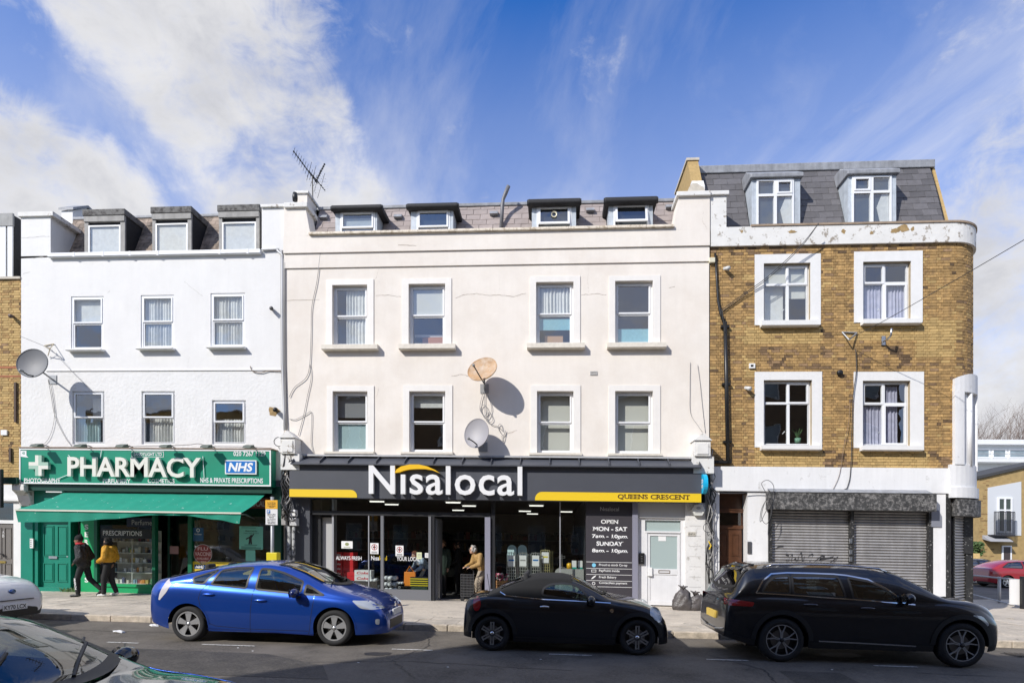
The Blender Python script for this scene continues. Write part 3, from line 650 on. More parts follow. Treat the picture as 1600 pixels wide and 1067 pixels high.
for i in range(4):
    back = [[('net', .30, 1, 0, 1, CURTAIN, .0)], [('blind', .02, 1, .52, 1, BLIND, -.03), ('box', .25, 1, .0, .2, M('terracotta_box', (.55, .22, .07), .8), .25), ('box', 0, 1, .22, .26, CARD, .3)],
            [('net', 0, 1, .5, 1, CURTAIN, -.02), ('film', 0, 1, .25, .45, BLUEFILM, -.02), ('box', .2, .75, 0, .18, M('tan_box', (.5, .3, .16), .8), .1)], [('film', 0, 1, .0, .26, BLUEFILM, -.02)]][i]
    a = rect(*ups[i], YC); window(ch, rU[i], YC, SASH2, depth=.115, surround=(a[0], a[1], uz0, a[3]), sill=SIL, sillr=(*rect(*sil[i], YC)[:2], uz0-.155, uz0), back=back)
    back = [[('film', 0, 1, 0, .49, FROST, -.02), ('blind', 0, 1, .6, 1, M('grey_blind', (.25, .26, .27), .8), .05)], [('blind', 0, 1, .78, 1, CURTAIN, .05)],
            [('blind', .0, 1, .0, 1, BLIND, .10)], [('blind', 0, 1, .0, 1, BLIND, .10)]][i]
    a = rect(*los[i], YC); w = window(ch, rL[i], YC, SASH2, depth=.115, surround=(a[0], a[1], lz0, a[3]), sill=SIL, sillr=(a[0]-.03, a[1]+.03, lz0-.09, lz0-.0), back=back)
# white raking piers at both ends of the parapet, party-wall stub with chimney block
pl = MB(); pl.prism([(mX(x, YC), mZ(x, y, YC)) for x, y in ((445.5, 372), (487, 370), (478.5, 324), (445.5, 325))], YC-.076, YC+.45); pl = pl.build('pier', CREAM, parent=ch)
a, b, c, d = rect(444.5, 317.5, 481, 325, YC-.1); g = MB(); g.box(a, b, YC-.15, YC+.6, c, d); g.build('coping', OLDTRIM, parent=pl, bevel=.015)
pr = MB(); pr.prism([(mX(x, YC), mZ(x, y, YC)) for x, y in ((1050, 362), (1108, 360), (1108, 306), (1060, 308))], YC-.076, YC+.5); pr = pr.build('pier', CREAM, parent=ch)
a, b, c, d = rect(1057, 300, 1110, 307, YC-.1); g = MB(); g.box(a, b, YC-.15, YC+.6, c, d); g.build('coping', OLDTRIM, parent=pr, bevel=.015)
a, b, c, d = rect(1076, 288, 1101, 301, YC+.15); g = MB(); g.prism([(a, c), (b, c), (b-.03, c+.1), (b-.22, d), (a+.10, d), (a, c+.12)], YC+.1, YC+.5); g.build('saddle_stone', STONE, parent=pr)
yc2 = YC+.7; a, b, c, d = rect(464, 303, 480, 322, yc2); g = MB(); g.box(a, b, yc2, yc2+.7, c-.4, d); st = g.build('chimney_stub', CREAM, parent=ch)
g = MB(); g.box(a-.05, b+.05, yc2-.05, yc2+.75, d, d+.07); g.build('cap', OLDTRIM, parent=st); g = MB(); g.prismx([(yc2+.70, c-.8), (yc2+4, c-1.3), (yc2+4, c+.1), (yc2+.70, d)], a+.05, b-.02); g.build('raking_party_wall', FELT, parent=st)
g = MB(); p = pt(461, 308, yc2-.2); g.lathe([(.0, -.12), (.07, -.12), (.08, .0), (.06, .12), (0, .14)], 12, 'z', p); g.build('vent_cowl', BLACK, parent=st, smooth=True)
Y0, z0, k = YC+.5, zcp-.35, tan(radians(66))
rz = onslope(750, 322.5, Y0, z0, k)[2]; hr = rz-z0
rf = MB(); slope_sheet(rf, pxa-.3, pxb+.4, Y0, z0, k, hr); rf.quad((CX0, Y0+hr/k, rz-.01), (CX1, Y0+hr/k, rz-.01), (CX1, YC+9, rz+.1), (CX0, YC+9, rz+.1)); rf = rf.build('mansard_roof', FELT, parent=ch, fix=False)
dorm = []; YF = YC+.40
for (hx0, hy0, hx1, hy1), (wx0, wy0, wx1, wy1), content in (((516, 319, 598, 328), (531.5, 330, 586, 364), 0), ((634, 316, 717, 325.5), (651, 327.5, 703, 363), 1), ((823, 309, 909, 319.5), (838.5, 321, 893, 360), 2), ((943, 306, 1029, 317), (958.5, 318, 1014, 359), 3)):
    a, b, c, d = rect(hx0+8, hy1-1, hx1-9, wy1+4, YF)
    g = MB(); g.box(a, b, YF+.07, YF+1.7, c-.1, d); dm = g.build('dormer', LEADPALE, parent=ch)
    wa, wb, wc, wd = rect(wx0, wy0, wx1, wy1, YF)
    [MB().box(u, v, YF, YF+.069, c-.1, d).build('post', LEADPALE, parent=dm) for u, v in ((a, wa), (wb, b))]
    ha, hb, hc, hd = rect(hx0, hy0, hx1, hy1, YF-.15)
    g = MB(); hh = hd-hc
    prof = [(YF-.20, hc+.25*hh), (YF-.16, hc), (YF+1.7, hc), (YF+1.7, hd), (YF-.08, hd), (YF-.18, hd-.2*hh)]
    g.prismx(prof, ha+.03, hb-.03); g.build('hood', FELT, parent=dm, bevel=.03)
    g = MB(); g.tube([(ha+.01, YF-.1, hc+.42*hh), (hb-.01, YF-.1, hc+.42*hh)], .44*hh, 10); g.build('lead_roll', FELT, parent=dm, smooth=False)
    zb_ = wc-.06; op = content in (2, 3)
    g = MB(); g.frame(wa, wb, zb_, wd, .05, YF-.01, YF+.06); fr = g.build('frame', UPVC, parent=dm)
    zm = lerp(zb_, wd, .28)
    if op:
        ang = .10 if content == 2 else .22
        def tilt(y, z): dz = z-(wd-.05); return (YF-.015+y*cos(ang)+dz*sin(ang), wd-.05+dz*cos(ang))
        g = MB()
        for (xa, xb, za, zb__) in ((wa+.05, wa+.11, zm, wd-.05), (wb-.11, wb-.05, zm, wd-.05), (wa+.11, wb-.11, zm, zm+.06), (wa+.11, wb-.11, wd-.1, wd-.05)):
            p = [tilt(0, za), tilt(.05, za), tilt(.05, zb__), tilt(0, zb__)]; g.prismx(p, xa, xb)
        g.build('sash', UPVC, parent=dm)
        g = MB(); q = [tilt(.025, zm+.05), tilt(.025, wd-.09)]; g.quad((wa+.1, *q[0]), (wb-.1, *q[0]), (wb-.1, *q[1]), (wa+.1, *q[1])); g.build('pane', glass('dormer_glass2', (.7, .75, .78), 1.9, .0, wavy=.1), parent=dm, fix=False)
        if content == 2: g = MB(); m_ = pt((wx0+wx1)/2, 335.5, YF-.04); g.lathe([(.055, -.01), (.085, -.03), (.085, .0), (.055, .0)], 20, 'y', m_); g.build('vent_disc', M('cream_plastic', (.7, .66, .5), .5), parent=dm)
    else:
        g = MB(); g.frame(wa+.05, wb-.05, zm, wd-.05, .045, YF-.03, YF+.03); g.build('sash', UPVC, parent=dm)
        g = MB(); g.quad((wa+.09, YF, zm+.04), (wb-.09, YF, zm+.04), (wb-.09, YF, wd-.09), (wa+.09, YF, wd-.09)); g.build('pane', MATS.get('dormer_glass2') or glass('dormer_glass2', (.7, .75, .78), 1.9, .0, wavy=.1), parent=dm, fix=False)
        if content == 0: g = MB(); g.box(wa+.1, wb-.1, YF+.05, YF+.06, zm, lerp(zm, wd, .62)); g.build('blind', CURTAIN, parent=dm)
    g = MB(); g.quad((wa+.05, YF+.02, zb_+.05), (wb-.05, YF+.02, zb_+.05), (wb-.05, YF+.02, zm), (wa+.05, YF+.02, zm)); g.build('pane', GW, parent=dm, fix=False)
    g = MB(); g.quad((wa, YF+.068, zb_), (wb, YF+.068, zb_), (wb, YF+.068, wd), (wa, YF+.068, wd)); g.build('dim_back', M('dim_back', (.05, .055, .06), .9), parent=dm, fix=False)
    dorm.append((a-.02, b+.02, z0-1, hd))
tiles(rf, 'roof_tile', PINKTILE, pxa-.25, pxb+.35, Y0, z0+.04, k, hr-.04, .42, .205, skip=dorm)
g = MB(); g.box(pxa-.3, pxb+.4, Y0+hr/k-.09, Y0+hr/k+.12, rz-.04, rz+.06); g.build('ridge_flashing', LEAD, parent=rf, bevel=.02)
for px, py in ((507, 344), (623, 343), (772, 338), (922, 333), (1046, 328)):
    p = onslope(px, py, Y0, z0, k); g = MB(); g.prismx([(p[1]-.16, p[2]+.0), (p[1]-.10, p[2]+.10), (p[1]+.05, p[2]+.14), (p[1]+.0, p[2]-.02)], p[0]-.12, p[0]+.12); g.build('tile_vent', LEAD, parent=rf)
p0 = onslope(783, 357, Y0, z0, k); yy = p0[1]-.08
g = MB(); g.tube([(p0[0], yy, p0[2]-.2), pt(785, 322, yy+.05), pt(786, 312, yy+.05), pt(790, 302, yy+.05), pt(794.5, 291, yy+.05)], [.055, .055, .05, .06, .06], 10); g.build('flue_pipe', M('grey_flue', (.16, .16, .17), .5, var=.2), parent=rf, smooth=True)
cracks(ch, YC, [[(712, 466), (728, 460), (745, 459), (765, 462), (780, 461), (800, 464), (822, 458)], [(908, 461), (930, 459), (948, 461)], [(587, 462), (608, 461), (626, 464)], [(920, 418), (918, 440), (920, 457)], [(705, 588), (720, 585), (738, 588)], [(780, 430), (781, 458)], [(1045, 450), (1055, 448)], [(588, 620), (592, 606)], [(440, 470), (500, 468)], [(792, 678), (808, 672)]])
cracks(ch, YC-.075, [[(591, 370), (592, 420), (587, 436)], [(1098, 312), (1099, 330), (1097, 345), (1105, 358)], [(622, 383), (650, 384)]])
# ================================================================ brick corner building
YB = D+.02
bb = thing('corner_building', 'yellow brick corner building with rounded edge, white parapet and closed shutters', 'building', (mX(1300, YB), YB, .15))
BX0 = mX(1109.5, YB); RC = .95; BX1 = mX(1523, YB+.55)-RC+.02
L1 = BX1-BX0; L2 = RC*pi/2
def path(s, off=0.0):                                       # off > 0 is out of the wall
    if s <= L1: return (BX0+s, YB-off), 0.0
    if s <= L1+L2:
        a = (s-L1)/RC; return (BX1+(RC+off)*sin(a), YB+RC-(RC+off)*cos(a)), a
    return (BX1+RC+off, YB+RC+(s-L1-L2)), pi/2
def sweep(mb, s0, s1, prof, closed=True, n=14):              # profile of (off, z) run along the rounded wall
    ss = [s0]+[s for s in [L1+L2*i/n for i in range(n+1)] if s0 < s < s1]+[s1]; m = len(prof); vs = []
    for s in ss:
        for o, z in prof: (x, y), a = path(s, o); vs.append((x, y, z))
    fs = []
    for i in range(len(ss)-1):
        for j in range(m if closed else m-1): q = (j+1) % m; fs.append((i*m+j, (i+1)*m+j, (i+1)*m+q, i*m+q))
    if closed: fs += [tuple(range(m)), tuple(range(len(ss)*m-1, (len(ss)-1)*m-1, -1))]
    return mb.add(vs, fs)
zbt = (mZ(1130, 387.5, YB)+mZ(1470, 379.5, YB))/2; zbb = (mZ(1140, 728, YB)+mZ(1480, 731.5, YB))/2
ztp = (mZ(1130, 356, YB)+mZ(1490, 345.5, YB))/2
srA = [rect(1179, 397.5, 1282, 508, YB), rect(1334, 393, 1441, 504, YB), rect(1179, 581, 1284, 699, YB), rect(1333.5, 581, 1443, 700, YB)]
opA = [rect(1193, 411.5, 1266, 503, YB), rect(1348, 409, 1423, 501, YB), rect(1193, 594, 1268.5, 696, YB), rect(1347.5, 595, 1422, 697, YB)]
siA = [rect(1187, 504, 1277, 512, YB), rect(1344, 501, 1434.5, 509, YB), rect(1187, 696.5, 1280, 704, YB), rect(1342.6, 697, 1437.5, 705, YB)]
g = MB(); wall_grid(g, BX0, BX1, zbb-.02, zbt+.02, YB+.012, opA, .16)
vs = []; n = 14
for i in range(n+1):
    for z in (zbb-.02, zbt+.02): (x, y), a = path(L1+L2*i/n, -.012); vs.append((x, y, z))
(x, y), a = path(L1+L2+9, -.012); vs += [(x, y, zbb-.02), (x, y, zbt+.02)]
g.add(vs, [(2*i, 2*i+2, 2*i+3, 2*i+1) for i in range(n+1)]); bwall = g.build('wall', MORTARDK, parent=bb, fix=False)
def lay_bricks(parent, pathf, s0, s1, z0, z1, holes, mats, kindf, scoref, limit=300, depth=.03):
    """Flemish bond; the largest in view are bricks of their own, the rest one joined part per colour"""
    H, W1, W2, J = .0655, .215, .1025, .0105; recs = []
    row = 0; z = z0
    while z+H < z1+.02:
        s = s0-(row % 2)*.165; i = row % 2
        while s < s1:
            w = W1 if i % 2 == 0 else W2; a, b = max(s, s0), min(s+w, s1); c = (a+b)/2
            cut = [(p, q) for p, q, u, v in holes if u < z+H/2 < v]
            segs = [(a, b)]
            for p, q in cut:
                nx = []
                for u, v in segs:
                    if v <= p or u >= q: nx.append((u, v)); continue
                    if u < p: nx.append((u, p))
                    if v > q: nx.append((q, v))
                segs = nx
            for u, v in segs:
                if v-u > .03: recs.append(((u+v)/2, v-u, z+R.uniform(-.002, .002), R.uniform(-.004, .004), kindf((u+v)/2, z)))
            s += w+J; i += 1
        z += H+J; row += 1
    recs.sort(key=lambda r: -scoref(r)); meshes = {}; joined = {}
    for idx, (c, w, z, pr, kd) in enumerate(recs):
        (x, y), a = pathf(c)
        if idx < limit:
            key = (kd, round(w, 2))
            if key not in meshes:
                g = MB(); g.box(-w/2, w/2, -.006, depth, 0, H); o = g.build('brick', mats[kd], parent=parent, sheared=False); o.location = shear((x, y+pr, z))-org(parent); o.rotation_euler = (0, 0, a); meshes[key] = o.data
            else: piece('brick', meshes[key], parent, (x, y+pr, z), (0, 0, a))
        else:
            g = joined.setdefault(kd, MB()); ca, sa = cos(a), sin(a); o = len(g.v)
            for zz in (z, z+H):
                for yy in (-.006, depth):
                    for xx in (-w/2, w/2): g.v.append((x+xx*ca-yy*sa, y+pr+xx*sa+yy*ca, zz))
            fs = [(0, 2, 3, 1), (4, 5, 7, 6), (0, 1, 5, 4), (1, 3, 7, 5), (2, 0, 4, 6)]; g.f += [tuple(o+i for i in f) for f in fs]; g.m += [0]*5
    for kd, g in joined.items(): g.build('brickwork', mats[kd], parent=parent, kind='stuff', fix=False)
def sof(px): return mX(px, YB)-BX0
zz = lambda py, px=1300: mZ(px, py, YB)
NEWR = [(sof(1165), sof(1285), zz(540), zz(512)), (sof(1320), sof(1500), zz(533), zz(505)), (sof(1180), sof(1290), zz(731), zz(706)), (sof(1335), sof(1452), zz(733), zz(706)), (sof(1156), sof(1180), zz(440), zz(427)), (sof(1430), sof(1495), zz(560), zz(520)), (sof(1165), sof(1180), zz(590), zz(560))]
DARKR = [(sof(1190), sof(1300), zz(577), zz(543)), (sof(1340), sof(1440), zz(577), zz(545)), (sof(1285), sof(1335), zz(731), zz(706)), (sof(1150), sof(1180), zz(731), zz(700)), (sof(1452), sof(1490), zz(733), zz(706)), (sof(1112), sof(1500), zz(398), zz(385)), (sof(1500), sof(1600), zz(600), zz(560))]
def kindf(s, z):
    r = R.random()
    for a, b, c, d in NEWR:
        if a < s < b and c < z < d and r < .93: return 'new'
    for a, b, c, d in DARKR:
        if a < s < b and c < z < d: return 'dark' if r < .42 else 'stock'
    return 'dark' if r < .06 else ('new' if r > .94 else 'stock')
BM = {'stock': BRICK, 'new': BRICKNEW, 'dark': BRICKDARK, 'red': BRICKRED}
holes = [(a-BX0, b-BX0, c, d) for a, b, c, d in srA]
def score(r):
    (x, y), a = path(r[0]); return r[1]*cos(min(a, 1.3))/dep(x, y)**2*(1 if r[1] > .2 else .4)
lay_bricks(bwall, path, 0, L1+L2+.3, zbb, zbt, holes, BM, kindf, score)
# the four casement windows
def casement(r, sr, si, mirror, back):
    p = [(0, .55, 0, .66, False, 0), (.55, 1, 0, .66, False, 0), (0, .52, .66, 1, False, 0), (.52, 1, .66, 1, True, -.01)] if not mirror else [(0, .48, 0, .66, False, 0), (.48, 1, 0, .66, True, -.01), (0, .48, .66, 1, True, -.01), (.48, 1, .66, 1, False, 0)]
    w = window(bb, r, YB, p, depth=.10, surround=sr, sillr=(si[0], si[1], si[2], r[2]), back=back, sw=.05, fw=.05)
    X0, X1, Z0, Z1 = r; zt_, xm = lerp(Z0, Z1, .66), lerp(X0, X1, .54 if not mirror else .48)
    g = MB(); g.box(X0+.05, X1-.05, YB+.085, YB+.15, zt_-.035, zt_+.03); g.box(xm-.035, xm+.035, YB+.084, YB+.149, Z0+.05, Z1-.05); g.build('mullion', UPVC, parent=w)
    g = MB(); h = xm+.1*(1 if mirror else -1); g.tube([(xm-.12, YB+.19, Z0+.35), (xm-.05, YB+.19, Z0+.42)], .012, 5); g.build('handle', UPVC, parent=w); return w
casement(opA[0], srA[0], siA[0], False, [('blind', 0, 1, .66, 1, BLIND, .0), ('blind', 0, .5, 0, 1, CURTAIN, .08), ('blind', .55, 1, .44, .66, BLIND, .01)])
casement(opA[1], srA[1], siA[1], True, [('net', 0, .48, 0, .64, LILAC, .0), ('net', .5, 1, 0, .64, LILAC, .0)])
casement(opA[2], srA[2], siA[2], False, [('blind', 0, .04, 0, 1, CURTAIN, .1)])
casement(opA[3], srA[3], siA[3], True, [('net', 0, .47, 0, .64, LILAC, .0), ('net', .5, .85, 0, .97, LILAC, .02)])
for z0, z1 in ((srA[2][2]-.2, srA[2][3]+.3), (srA[0][2]-.3, srA[0][3]+.2)): room(bb, BX0+.2, BX1-.1, z0, z1, YB+.3, YB+3.4, M('blue_grey_room', (.10, .13, .17), .9))
pot = MB(); c0 = pt(1246, 692, YB+.35); pot.lathe([(0, 0), (.07, 0), (.095, .15), (.08, .15), (0, .12)], 12, 'z', (c0[0], c0[1], c0[2]-.02))
lv = []
tp = thing('potted_plant', 'spiky green pot plant standing inside the lower left window of the brick building', 'plant', (c0[0], c0[1], c0[2]-.02)); pot.build('pot', M('green_pot', (.2, .4, .28), .5), parent=tp, smooth=True)
for i in range(9):
    a = i*2.4; g = MB(); l = R.uniform(.2, .34); p = Vector((c0[0], c0[1], c0[2]+.11)); q = p+Vector((cos(a)*l*.55, sin(a)*l*.4, l)); g.tube([p, p.lerp(q, .5)+Vector((0, 0, .03)), q], [.012, .014, .003], 4); g.build('leaf', M('plant_leaf', (.06, .14, .05), .6), parent=tp)
# parapet with scaled render, coping
g = MB(); sweep(g, 0, L1+L2+6, [(.075, zbt), (.075, ztp-.05), (-.25, ztp-.05), (-.25, zbt)]); par = g.build('parapet', OLDTRIM, parent=bb)
g = MB(); sweep(g, sof(1172), L1+L2+6, [(.10, ztp-.05), (.10, ztp), (-.29, ztp), (-.29, ztp-.05)]); g.build('coping', M('brown_coping', (.33, .25, .18), .9, var=.2, scale=6), parent=par)
for px, py, w, h in ((1410, 357, .17, .11), (1398, 361, .12, .08), (1426, 358, .06, .06), (1237, 362, .13, .04), (1318, 362, .06, .06), (1362, 364, .05, .05), (1159, 362, .05, .04)):
    g = MB(); c0 = pt(px, py, YB-.075); g.add([(c0[0]+q*cos(t)*w, YB-.078, c0[2]+q*sin(t)*h) for t, q in [(i*.42, R.uniform(.6, 1.2)) for i in range(15)]], [tuple(range(15))]); g.build('bare_patch', MATS['bare_masonry'], parent=par, fix=False)
g = MB(); a, b = mX(1109, YB), mX(1134, YB); c, d = mZ(1121, 358, YB), mZ(1121, 308, YB); g.box(a, b, YB-.06, YB+.7, c-.1, d); p2 = g.build('pier', OLDTRIM, parent=bb)
g = MB(); g.box(a-.03, b+.06, YB-.12, YB+.75, d, d+.11); g.build('coping', OLDTRIM, parent=p2, bevel=.012)
# steep slate mansard, lead ridge, two dormers
Y0, z0, k = YB+.42, ztp-.3, tan(radians(71))
MXL = mX(1092, YB+1.2)
rzp = onslope(1300, 259, Y0, z0, k); hr = rzp[2]-z0; MXT = onslope(1455, 254, Y0, z0, k)[0]; MXB = onslope(1476, 345, Y0, z0, k)[0]
def rightedge(z): return lerp(MXB, MXT, (z-(ztp))/(rzp[2]-ztp))-.06
rf = MB(); yt = Y0+hr/k; rb = MXB+.05
rf.quad((MXL, Y0+.012, z0), (rb, Y0+.012, z0), (MXT-.04, yt+.012, rzp[2]), (MXL, yt+.012, rzp[2])); rf.quad((MXL, yt, rzp[2]-.01), (MXT, yt, rzp[2]-.01), (MXT, yt+6, rzp[2]), (MXL, yt+6, rzp[2]))
rf = rf.build('mansard_roof', FELT, parent=bb, fix=False)
g = MB(); vs = [(MXB+.0, Y0, z0), (MXB+.09, Y0, z0), (MXT+.07, yt, rzp[2]-.05), (MXT, yt, rzp[2]-.05), (MXB, yt+6, z0), (MXB+.09, yt+6, z0), (MXT+.07, yt+6, rzp[2]-.05), (MXT, yt+6, rzp[2]-.05)]
g.add(vs, [(0, 1, 2, 3), (1, 5, 6, 2), (3, 2, 6, 7), (4, 7, 6, 5), (0, 3, 7, 4)]); g.build('gable_wall', BRICKNEW, parent=bb)
g = MB(); g.box(MXL, MXT+.03, yt-.13, yt+.2, rzp[2]-.20, rzp[2]+.03); g.build('ridge_flashing', LEAD, parent=rf, bevel=.02)
dorm = []; YF = YB+.50
for o, wr, mir in (((1173, 263, 1252, 352), (1181.8, 281, 1240, 349.5), False), ((1323.5, 257.5, 1402, 348), (1330.5, 275.5, 1392.5, 346), True)):
    a, b, c, d = rect(*o, YF); wa, wb, wc, wd = rect(*wr, YF)
    g = MB(); g.box(a+.03, b-.03, YF+.06, YF+1.6, c-.3, wd+.02); dm = g.build('dormer', LEADPALE, parent=bb)
    [MB().box(u, v, YF, YF+.06, c-.3, wd+.02).build('cheek', LEADPALE, parent=dm) for u, v in ((a+.03, wa), (wb, b-.03))]
    g = MB(); g.prismx([(YF-.10, wd+.02), (YF-.10, wd+.13), (YF+.35, d+.12), (YF+1.6, d+.16), (YF+1.6, wd+.02)], a-.03, b+.03); g.build('lead_roof', LEAD, parent=dm, bevel=.02)
    zt_, xm = lerp(wc, wd, .64), lerp(wa, wb, .5)
    g = MB(); g.frame(wa, wb, wc-.1, wd, .05, YF-.03, YF+.055); g.box(wa+.05, wb-.05, YF-.035, YF+.05, zt_-.035, zt_+.035); g.box(xm-.04, xm+.04, YF-.034, YF+.049, wc-.05, zt_-.035); g.box(xm-.04, xm+.04, YF-.034, YF+.049, zt_+.035, wd-.05); g.build('frame', UPVC, parent=dm)
    sx0, sx1 = (xm+.04, wb-.05) if not mir else (wa+.05, xm-.04)
    g = MB(); g.frame(sx0, sx1, zt_+.035, wd-.05, .045, YF-.05, YF); g.build('sash', UPVC, parent=dm)
    for xa, xb, za, zb_ in ((wa+.05, xm-.04, wc-.05, zt_-.035), (xm+.04, wb-.05, wc-.05, zt_-.035), (wa+.05, xm-.04, zt_+.035, wd-.05), (xm+.04, wb-.05, zt_+.035, wd-.05)):
        g = MB(); g.quad((xa, YF, za), (xb, YF, za), (xb, YF, zb_), (xa, YF, zb_)); g.build('pane', GW, parent=dm, fix=False)
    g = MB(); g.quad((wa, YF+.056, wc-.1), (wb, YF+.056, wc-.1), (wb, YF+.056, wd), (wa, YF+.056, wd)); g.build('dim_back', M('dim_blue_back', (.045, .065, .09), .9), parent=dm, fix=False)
    g = MB(); g.prism([(xm+.25, wc), (wb-.06, wc), (wb-.06, zt_-.04), (xm+.30, zt_-.04), (xm+.16, lerp(wc, zt_, .5))], YF+.03, YF+.05); g.build('curtain', CURTAIN, parent=dm)
    dorm.append((a-.0, b+.0, z0-1, d))
tiles(rf, 'slate', SLATE, MXL+.02, MXB, Y0, z0+.03, k, hr-.1, .40, .212, skip=dorm, slant=rightedge)
# the raised brick party wall on its left
g = MB(); yq = YB+.30; pw = [(yq, zcp-.2), (yq, mZ(1088, 303, yq)), (YB+1.0, mZ(1085, 251.5, YB+1.0)), (YB+2.6, mZ(1085, 251.5, YB+1.0)), (YB+2.6, zcp-.2)]
x1 = mX(1092, YB+.9); g.prismx(pw, x1-.30, x1); pw_ = g.build('party_wall', BRICKNEW, parent=bb)
g = MB(); zt_ = pw[2][1]; g.box(x1-.34, x1+.03, YB+.96, YB+2.65, zt_, zt_+.07); g.build('coping', STONE, parent=pw_)
g = MB(); zh = mZ(1088, 290, yq); g.prismx([(yq-.02, pw[1][1]-.1), (yq-.02, pw[1][1]+.2), (yq+.14, pw[1][1]+.45), (yq+.3, pw[1][1]+.45), (yq+.3, pw[1][1]-.1)], x1-.31, x1+.01); g.build('white_flashing', OLDTRIM, parent=pw_)
# white band over the shop, piers, corner drum with hooded pipe niche
zsb = mZ(1300, 769, YB)
WPAINT = M('white_masonry_paint', (.79, .79, .79), .7, var=.04, scale=2, bump=.15, bscale=10, streak=.06, dirt=(.45, .44, .42), dirt_amt=-.1, dirt_scale=4, dirt_hard=.08)
g = MB(); g.box(mX(1109, YB), mX(1487, YB), YB-.05, YB+.3, zsb, zbb-.01); g.build('fascia_band', WPAINT, parent=bb, bevel=.01)
Z0B = .13
for xa, xb, yy in ((1168, 1201, .0), (1451, 1477, -.02)):
    g = MB(); g.box(mX(xa, YB), mX(xb, YB), YB+yy, YB+.35, Z0B, zsb); g.build('pier', WPAINT, parent=bb)
g = MB(); x = mX(1481, YB); g.box(x-.06, x+.06, YB-.03, YB+.2, Z0B, zsb); g.build('black_post', M('scuffed_black_paint', (.02, .02, .02), .6, dirt=(.36, .35, .34), dirt_amt=.12, dirt_scale=14, dirt_hard=.03), parent=bb)
DR = 1.0; cxx, cyy = BX1-.02, YB+RC-.04
def arc(r, a0, a1, n=16): return [(cxx+r*sin(a0+(a1-a0)*i/n), cyy-r*cos(a0+(a1-a0)*i/n)) for i in range(n+1)]
zd0, zd1 = mZ(1500, 778, YB), mZ(1500, 728, YB); zh1 = mZ(1500, 584, YB)
g = MB(); g.prismz(arc(1.03, -.12, 2.0)+[(cxx, cyy)], zd0+.28, zd1+.03); g.prismz(arc(1.08, -.12, 2.0)+[(cxx, cyy)], zd0, zd0+.279); g.build('corner_drum', WPAINT, parent=bb)
def hoodpart(a0, a1, z0, z1, r0=.958, r1=1.05): 
    g = MB(); g.prismz(arc(r1, a0, a1, 10)+arc(r0, a1, a0, 10), z0, z1); return g
cz = zh1
g = hoodpart(-.02, .23, zd1+.03, cz-.50); g.build('niche_jamb', WPAINT, parent=bb)
g = hoodpart(.86, 1.4, zd1-.1, cz-.50); g.build('niche_jamb', WPAINT, parent=bb)
g = MB(); n = 12; vs = []
for i in range(n+1):
    a = -.02+1.52*i/n; topz = cz-.16*(1-min(1, i/5))**2
    for r in (.958, 1.05):
        for z in (cz-.505, topz): vs.append((cxx+r*sin(a), cyy-r*cos(a), z))
g.add(vs, [f for i in range(n) for f in ((4*i, 4*i+4, 4*i+5, 4*i+1), (4*i+2, 4*i+3, 4*i+7, 4*i+6), (4*i+1, 4*i+5, 4*i+7, 4*i+3), (4*i, 4*i+2, 4*i+6, 4*i+4))]+[(0, 1, 3, 2), (4*n, 4*n+2, 4*n+3, 4*n+1)]); g.build('niche_hood', WPAINT, parent=bb)
g = MB(); a = .50; g.tube([(cxx+.985*sin(a), cyy-.985*cos(a), zd1), (cxx+.985*sin(a), cyy-.985*cos(a), cz-.5)], .06, 12); g.build('white_pipe', WPAINT, parent=bb, smooth=True)
g = MB(); g.prismz(arc(.968, .0, 1.5)+[(cxx, cyy)], zd1, cz-.3); g.build('niche_back', WPAINT, parent=bb)
# doorway recess
da, db = mX(1124, YB), mX(1168, YB); zdt = mZ(1146, 771, YB); dy = YB+.42
g = MB(); g.quad((da, dy, Z0B), (db, dy, Z0B), (db, dy, zdt), (da, dy, zdt)); g.quad((da, YB, Z0B), (da, dy, Z0B), (da, dy, zdt), (da, YB, zdt)); g.quad((da, YB, zdt), (da, dy, zdt), (db, dy, zdt), (db, YB, zdt)); g.build('door_recess', BROWNDOOR, parent=bb, fix=False)
g = MB(); g.box(mX(1109, YB), da, YB-.0, YB+.3, Z0B, zsb); g.build('pier', WPAINT, parent=bb)
zl = lerp(Z0B, zdt, .70)
g = MB(); g.box(da+.06, db-.04, dy-.05, dy, Z0B, zl); door = g.build('door', BROWNDOOR, parent=bb, label='brown varnished panelled door in the deep recess')
for i in range(2):
    for za, zb_ in ((.06, .34), (.40, .60), (.66, .94)):
        w = (db-da-.1)/2; xa = da+.06+w*i; g = MB(); g.frame(xa+.05, xa+w-.05, lerp(Z0B, zl, za), lerp(Z0B, zl, zb_), .025, dy-.066, dy-.05); g.box(xa+.09, xa+w-.09, dy-.06, dy-.05, lerp(Z0B, zl, za)+.04, lerp(Z0B, zl, zb_)-.04); g.build('door_panel', BROWNDOOR, parent=door)
g = MB(); g.ball((da+.14, dy-.09, lerp(Z0B, zl, .46)), .035); g.build('handle', M('brass', (.6, .42, .12), .3, 1), parent=door, smooth=True)
g = MB(); g.box(da+.02, db, dy-.08, dy+.01, zl, zl+.10); g.box(da+.02, db, dy-.08, dy+.01, zdt-.5, zdt-.40); g.build('transom', BROWNDOOR, parent=bb)
g = MB(); g.quad((da+.05, dy-.02, zl+.1), (db-.05, dy-.02, zl+.1), (db-.05, dy-.02, zdt-.5), (da+.05, dy-.02, zdt-.5)); g.build('fanlight', glass('fan_glass', (.25, .25, .25), 1.6), parent=bb, fix=False)
g = MB(); q = rect(1163, 846, 1167, 864, dy-.0); g.box(db-.001, db+.10, YB-.03, YB-.001, q[2], q[3]); g.build('entry_buzzer', STEEL, parent=bb)
